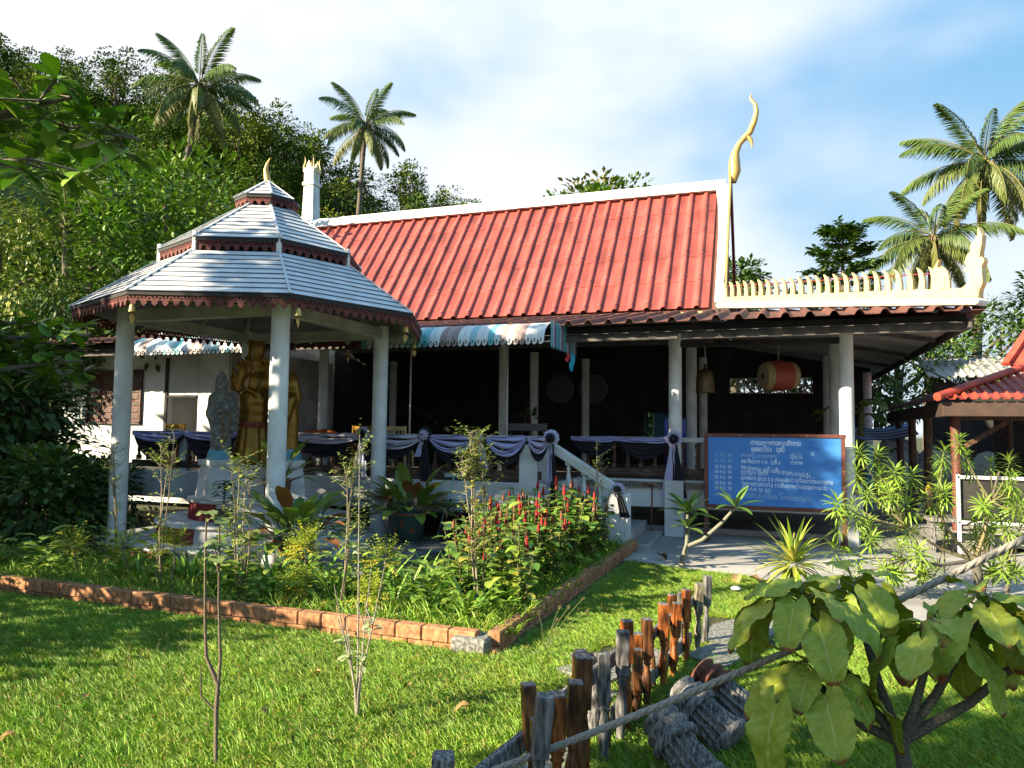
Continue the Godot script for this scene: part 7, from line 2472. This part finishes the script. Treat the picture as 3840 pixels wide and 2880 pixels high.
	tree("leafy_tree", "leafy tree behind the small grey roof", V(6.2, 0, -27.5), 4.6, V(2.0, 1.5, 1.8), 0.55, 56, 40, 0.22, 0.05, md + br, {seg = 2, mat = M.leaf})
	tree("leafy_tree", "tall light-leaved tree at the right edge above the red shelter roof", V(10.0, 0, -33.0), 6.4, V(1.6, 1.8, 1.6), 0.6, 42, 38, 0.26, 0.055, br, {seg = 2, mat = M.leaf})
	tree("wispy_tree", "wispy grey-green needle tree far behind the grey roof", V(11.6, 0, -46), 6.6, V(2.2, 2.6, 2.0), 0.7, 60, 40, 0.4, 0.012, [Color(0.16, 0.19, 0.14), Color(0.12, 0.16, 0.11)], {seg = 1, droop = 0.8, r = 0.1})
	# banana leaf beside the porch column
	t = thing("banana_plant", "banana plant with one torn leaf beside the white pole", "plant", V(1.85, 0, -18.4))
	g = G.new()
	g.col = Color(0.2, 0.22, 0.08)
	g.tube([V(0, 0, 0), V(0, 1.5, 0), V(0.05, 2.5, 0)], [0.1, 0.09, 0.04], 8)
	part("stem", g, M.stem, t)
	var bl := leaf_mesh(Color(0.17, 0.27, 0.05), 1.3, 0.2, 0.1, 0.7, 14, 0.9, 0.25)
	for i in 5:
		var a := i * 1.3
		put("leaf", bl, M.leaf, t, XF(V(0.05, 2.5 - 0.08 * i, 0), G.aim(V(cos(a), 0.35, sin(a)))))
	tree("leafy_tree", "leafy tree behind the hall, seen through the pierced block band", V(-0.2, 0, -23.0), 2.7, V(1.9, 1.6, 0.9), 0.5, 60, 44, 0.2, 0.05, br, {seg = 2, mat = M.leaf})
	tree("leafy_tree", "leafy tree behind the hall, seen through the back opening", V(-3.6, 0, -23.4), 2.3, V(1.4, 1.5, 0.9), 0.5, 50, 44, 0.2, 0.05, br, {seg = 2, mat = M.leaf})
	terminalia()
	shade_trees()


func terminalia() -> void:
	var t := thing("broadleaf_tree", "big broad-leaved tree reaching in from the left with tiered branches", "tree", V(-8.6, 0, -4.2))
	var g := G.new()
	g.tube([V(0, -0.2, 0), V(0.05, 2.5, 0), V(0.1, 5.0, -0.1), V(0.15, 6.6, -0.1)], [0.17, 0.14, 0.11, 0.05], 10)
	var tips := []
	var low := []
	# upper tier reaching right, lower tier beside the pavilion
	var nb := 0
	for b in [[V(0.1, 4.2, -0.1), V(1.7, 4.75, -0.75), V(3.0, 4.45, -1.05)], [V(0.1, 4.0, -0.1), V(1.4, 4.55, -0.4), V(2.5, 4.8, -0.75)], [V(0.1, 3.9, 0), V(1.3, 4.2, -0.5), V(2.3, 4.15, -0.5)], [V(0.1, 4.1, 0), V(1.0, 4.9, -0.3), V(1.9, 5.0, -0.6)], [V(0.05, 2.4, -0.1), V(0.5, 2.65, -1.2), V(1.15, 2.8, -2.2)], [V(0.05, 2.3, -0.1), V(0.3, 2.5, -1.2), V(0.7, 2.7, -2.0)], [V(0.05, 2.1, -0.1), V(0.6, 2.3, -1.2), V(1.2, 2.5, -2.1)], [V(0.05, 2.5, -0.1), V(0.5, 2.8, -1.0), V(0.8, 2.9, -1.8)]]:
		g.tube(b, [0.05, 0.035, 0.012], 7)
		for k in 8:
			var u := 0.45 + 0.55 * k / 7.0
			var p: Vector3 = b[0].lerp(b[1], u * 2.0) if u < 0.5 else b[1].lerp(b[2], u * 2.0 - 1.0)
			var e := p + V(rr(-0.35, 0.35), rr(-0.12, 0.22), rr(-0.35, 0.35))
			g.tube([p, e], [0.014, 0.01], 5, false)
			if nb < 4: tips.append(e)
			else: low.append(e)
		nb += 1
	part("trunk", g, M.bark, t)
	var lm := []
	for c in [Color(0.13, 0.25, 0.025), Color(0.09, 0.19, 0.02), Color(0.19, 0.3, 0.035), Color(0.07, 0.15, 0.02)]:
		lm.append(leaf_mesh(c, 0.28, 0.075, 0.14, 0.35, 5, 1.5))
	var red := leaf_mesh(Color(0.4, 0.1, 0.02), 0.22, 0.06, 0.2, 0.5, 5, 1.5)
	var n := 0
	for e in tips:
		for k in 9:
			var a := k * 2.4 + n
			n += 1
			put("leaf", lm[rng.randi() % 4] if n % 71 != 5 else red, M.leaf, t, XF(e, G.aim(V(cos(a), lerpf(0.9, -0.7, k / 8.0), sin(a)), V(0, 1, 0)) * Basis.from_scale(Vector3.ONE * rr(0.75, 1.15))))
	var lg := G.new()
	for e in low:
		for k in 9:
			var a := k * 2.4 + n
			n += 1
			lg.col = green(0.1, 0.19, 0.022, 0.4)
			lg.leaf(rr(0.2, 0.3), 0.07, 0.14, 0.35, 5, 1.5, 0.0, XF(e, G.aim(V(cos(a), lerpf(0.9, -0.7, k / 8.0), sin(a)))))
	part("lower_leaves", lg, M.leaf, t).set_meta("kind", "stuff")


func shade_trees() -> void:
	# trees that stand to the left of the camera; the photograph shows their shade
	var md := [Color(0.06, 0.12, 0.02), Color(0.08, 0.14, 0.025)]
	tree("leafy_tree", "large tree standing left of the lawn that shades the pavilion", V(-14.2, 0, -2.4), 4.4, V(2.2, 2.7, 2.2), 0.9, 84, 40, 0.34, 0.1, md, {seg = 1})
	tree("leafy_tree", "tree further left that shades the dark corner beside the pavilion", V(-17.0, 0, -4.4), 4.6, V(2.4, 2.8, 2.2), 0.9, 84, 40, 0.34, 0.1, md, {seg = 1})
	tree("leafy_tree", "slender tall tree that shades part of the notice board", V(-12.0, 0, -1.4), 8.4, V(0.9, 0.9, 0.9), 0.5, 40, 44, 0.28, 0.09, md, {seg = 1, r = 0.07})
	tree("dark_shrub", "tall hedge shrub left of the lawn casting shade on the grass", V(-8.9, 0, -2.3), 1.4, V(1.8, 1.2, 1.6), 0.5, 56, 44, 0.2, 0.06, md, {cat = "shrub", r = 0.06})
	tree("leafy_tree", "tree standing behind the photographer that shades the near right lawn", V(-4.7, 0, 1.9), 3.4, V(1.45, 1.3, 1.45), 0.5, 52, 44, 0.26, 0.08, md, {r = 0.08})


func lawn() -> void:
	var mesh := []
	for v in 3:
		var g := G.new()
		for i in 9:
			var a := i * 2.4 + v
			var L := rr(0.035, 0.085)
			g.col = green(0.17, 0.3, 0.03, 0.35)
			if rr(0, 1) < 0.1: g.col = Color(0.32, 0.27, 0.1)
			var d := V(cos(a) * rr(0.2, 1.0), 1, sin(a) * rr(0.2, 1.0)).normalized()
			var s := d.cross(V(cos(a + 1), 0.2, sin(a + 1))).normalized() * 0.0028
			var p := V(cos(a) * rr(0, 0.035), 0, sin(a) * rr(0, 0.035))
			var m := p + d * L * 0.55
			var tip := p + d * L + V(cos(a), -0.3, sin(a)) * L * 0.3
			g.tri(p - s, p + s, m + s * 0.8)
			g.tri(p - s, m + s * 0.8, m - s * 0.8)
			g.tri(m - s * 0.8, m + s * 0.8, tip)
		mesh.append(g.mesh())
	var f := FastNoiseLite.new()
	f.seed = 77
	f.frequency = 0.5
	var xs := [[], [], []]
	var ts := [[], [], []]
	var lawn_poly := PackedVector2Array([Vector2(-10.5, -1.0), Vector2(-10.5, -5.7), Vector2(-2.0, -5.5), Vector2(-1.86, -10.2), Vector2(-1.08, -9.85), Vector2(-0.39, -9.7), Vector2(0.23, -9.15), Vector2(0.6, -8.5), Vector2(1.2, -7.95), Vector2(2.6, -7.25), Vector2(5, -6.8), Vector2(5, -1.0)])
	var slabs := [Rect2(-0.62, -7.45, 0.65, 1.0), Rect2(-1.35, -6.1, 0.5, 0.9), Rect2(-1.38, -5.15, 0.36, 0.85), Rect2(-1.25, -4.1, 0.25, 0.75)]
	for i in 150000:
		var x := rr(-10, 4)
		var z := -2.2 - pow(rng.randf(), 1.15) * 8.2
		var q := Vector2(x, z)
		if not Geometry2D.is_point_in_polygon(q, lawn_poly): continue
		var on := false
		for s in slabs:
			if s.has_point(q): on = true
		if on: continue
		var k := 0.5 + 0.5 * f.get_noise_2d(x * 1.6, z * 1.6)
		if rng.randf() > 0.2 + k * 1.5: continue
		var b := int(rr(0, 2.99))
		var near := clampf((z + 6.0) / 3.0, 0.0, 1.0)
		var sc := rr(0.65, 1.15) * lerpf(0.75, 1.25, k) * lerpf(0.8, 1.25, near)
		xs[b].append(XF(V(x, 0, z), Basis(Vector3.UP, rr(0, TAU)) * Basis.from_scale(V(1, sc, 1))))
		var w := lerpf(0.8, 1.2, k)
		var yel := clampf(f.get_noise_2d(x * 4.0 + 50.0, z * 4.0) * 1.5, 0.0, 1.0)
		ts[b].append(Color(w * rr(0.85, 1.2) * (1.0 + 0.35 * yel), w * (1.0 + 0.1 * yel), w * 0.9))
	# longer grass on the bed
	for i in 3600:
		var x := rr(-9.4, -2.15)
		var z := rr(-7.2, -5.75)
		if i % 3 == 0:
			x = rr(-3.6, -2.05)
			z = rr(-11, -5.75)
		xs[i % 3].append(XF(V(x, 0.085, z), Basis(Vector3.UP, rr(0, TAU)) * Basis.from_scale(V(1.8, rr(1.4, 3.4), 1.8))))
		ts[i % 3].append(Color(rr(0.85, 1.25), 1.0, 0.9))
	for b in 3:
		var o := scatter("grass", mesh[b], M.grass, xs[b], ts[b])
		o.set_meta("label", ["short bright green lawn grass with longer blades near the bed", "yellower blades mixed through the lawn", "curled blades mixed through the lawn"][b])
	# seed heads and tall weeds
	var g := G.new()
	for i in 420:
		var x := rr(-4.6, -0.4)
		var z := rr(-5.4, -2.7)
		if i % 6 == 0:
			x = rr(-1.8, 0.2)
			z = rr(-9.6, -6.0)
		var h := rr(0.1, 0.2)
		var d := V(rr(-0.3, 0.3), 1, rr(-0.3, 0.3)).normalized() * h
		g.col = Color(0.2, 0.24, 0.06)
		g.tube([V(x, 0, z), V(x, 0, z) + d], [0.0016, 0.001], 3, false)
		g.col = Color(0.4, 0.2, 0.06) * rr(0.7, 1.1)
		for k in 4:
			var a := k * 1.6
			g.leaf(0.014, 0.0035, 0.2, 0.2, 1 + 1, 0.8, 0.0, XF(V(x, 0, z) + d, G.aim(V(cos(a), 0.9, sin(a)))))
	var sh := part("grass_seed_heads", g, M.stem)
	tag(sh, "brown seed heads standing over the lawn grass", "", "", "stuff")
	# a tall sedge with round heads by the brick corner
	var w := thing("sedge", "tall weed stems with round brown seed heads beside the brick edging", "weed", V(-1.75, 0, -5.85))
	for i in 6:
		g = G.new()
		g.col = Color(0.2, 0.24, 0.08)
		var d := V([0.12, 0.3, 0.2, -0.05, 0.35, 0.1][i], [0.35, 0.42, 0.36, 0.3, 0.34, 0.25][i], rr(-0.05, 0.05))
		g.tube([V(0, 0, 0), d * 0.6 + V(0, 0.03, 0), d], [0.003, 0.0025, 0.002], 4, false)
		part("stem", g, M.stem, w)
		g = G.new()
		for k in 26:
			g.col = Color(0.3, 0.24, 0.1)
			g.leaf(0.022, 0.004, 0.2, 0.2, 2, 0.8, 0.0, XF(d, G.aim(V(rr(-1, 1), rr(-0.6, 1), rr(-1, 1)).normalized())))
		part("seed_head", g, M.stem, w)
	# fallen leaves and scraps
	var fl := ["curled brown leaf lying where the lawn meets the paving", "dry tan leaf on the paving edge beside the first", "brown scrap of bark on the paving by the frangipani"]
	for i in 3:
		g = G.new()
		g.col = [Color(0.4, 0.25, 0.1), Color(0.36, 0.22, 0.1), Color(0.16, 0.1, 0.06)][i]
		g.leaf(0.2, 0.06, 0.7, 0.9, 6, 0.8, 0.2, XF(V(0, 0.05, 0), Basis(Vector3.UP, i * 1.3)))
		var o := solo("fallen_leaf", g, M.leaf, fl[i], "leaf")
		o.position = [V(-0.42, 0.03, -9.3), V(-0.28, 0.03, -9.25), V(-1.5, 0.03, -10.4)][i]
	var dl := G.new()
	dl.col = Color(0.34, 0.2, 0.08)
	dl.leaf(0.1, 0.032, 0.7, 0.8, 5, 0.8, 0.2)
	var dm := dl.mesh()
	for i in 16:
		var o := put("fallen_leaf", dm, M.leaf, self, XF(V(rr(-4.5, 1.2), 0.06, rr(-5.2, -3.0)), Basis(Vector3.UP, rr(0, TAU)) * Basis(Vector3.RIGHT, rr(-0.4, 0.4)) * Basis.from_scale(Vector3.ONE * rr(0.6, 1.1))))
		tag(o, "dry brown leaf lying in the lawn grass", "leaf", "dry leaves on the lawn")
	g = G.new()
	g.lathe([Vector2(0.001, 0), Vector2(0.05, 0.01), Vector2(0.06, 0.03), Vector2(0.03, 0.045), Vector2(0.001, 0.05)], 10)
	solo("plastic_cup_lid", g, M.white, "small crumpled white scrap on the grass behind the fence end", "litter").position = V(-0.4, 0.04, -8.6)
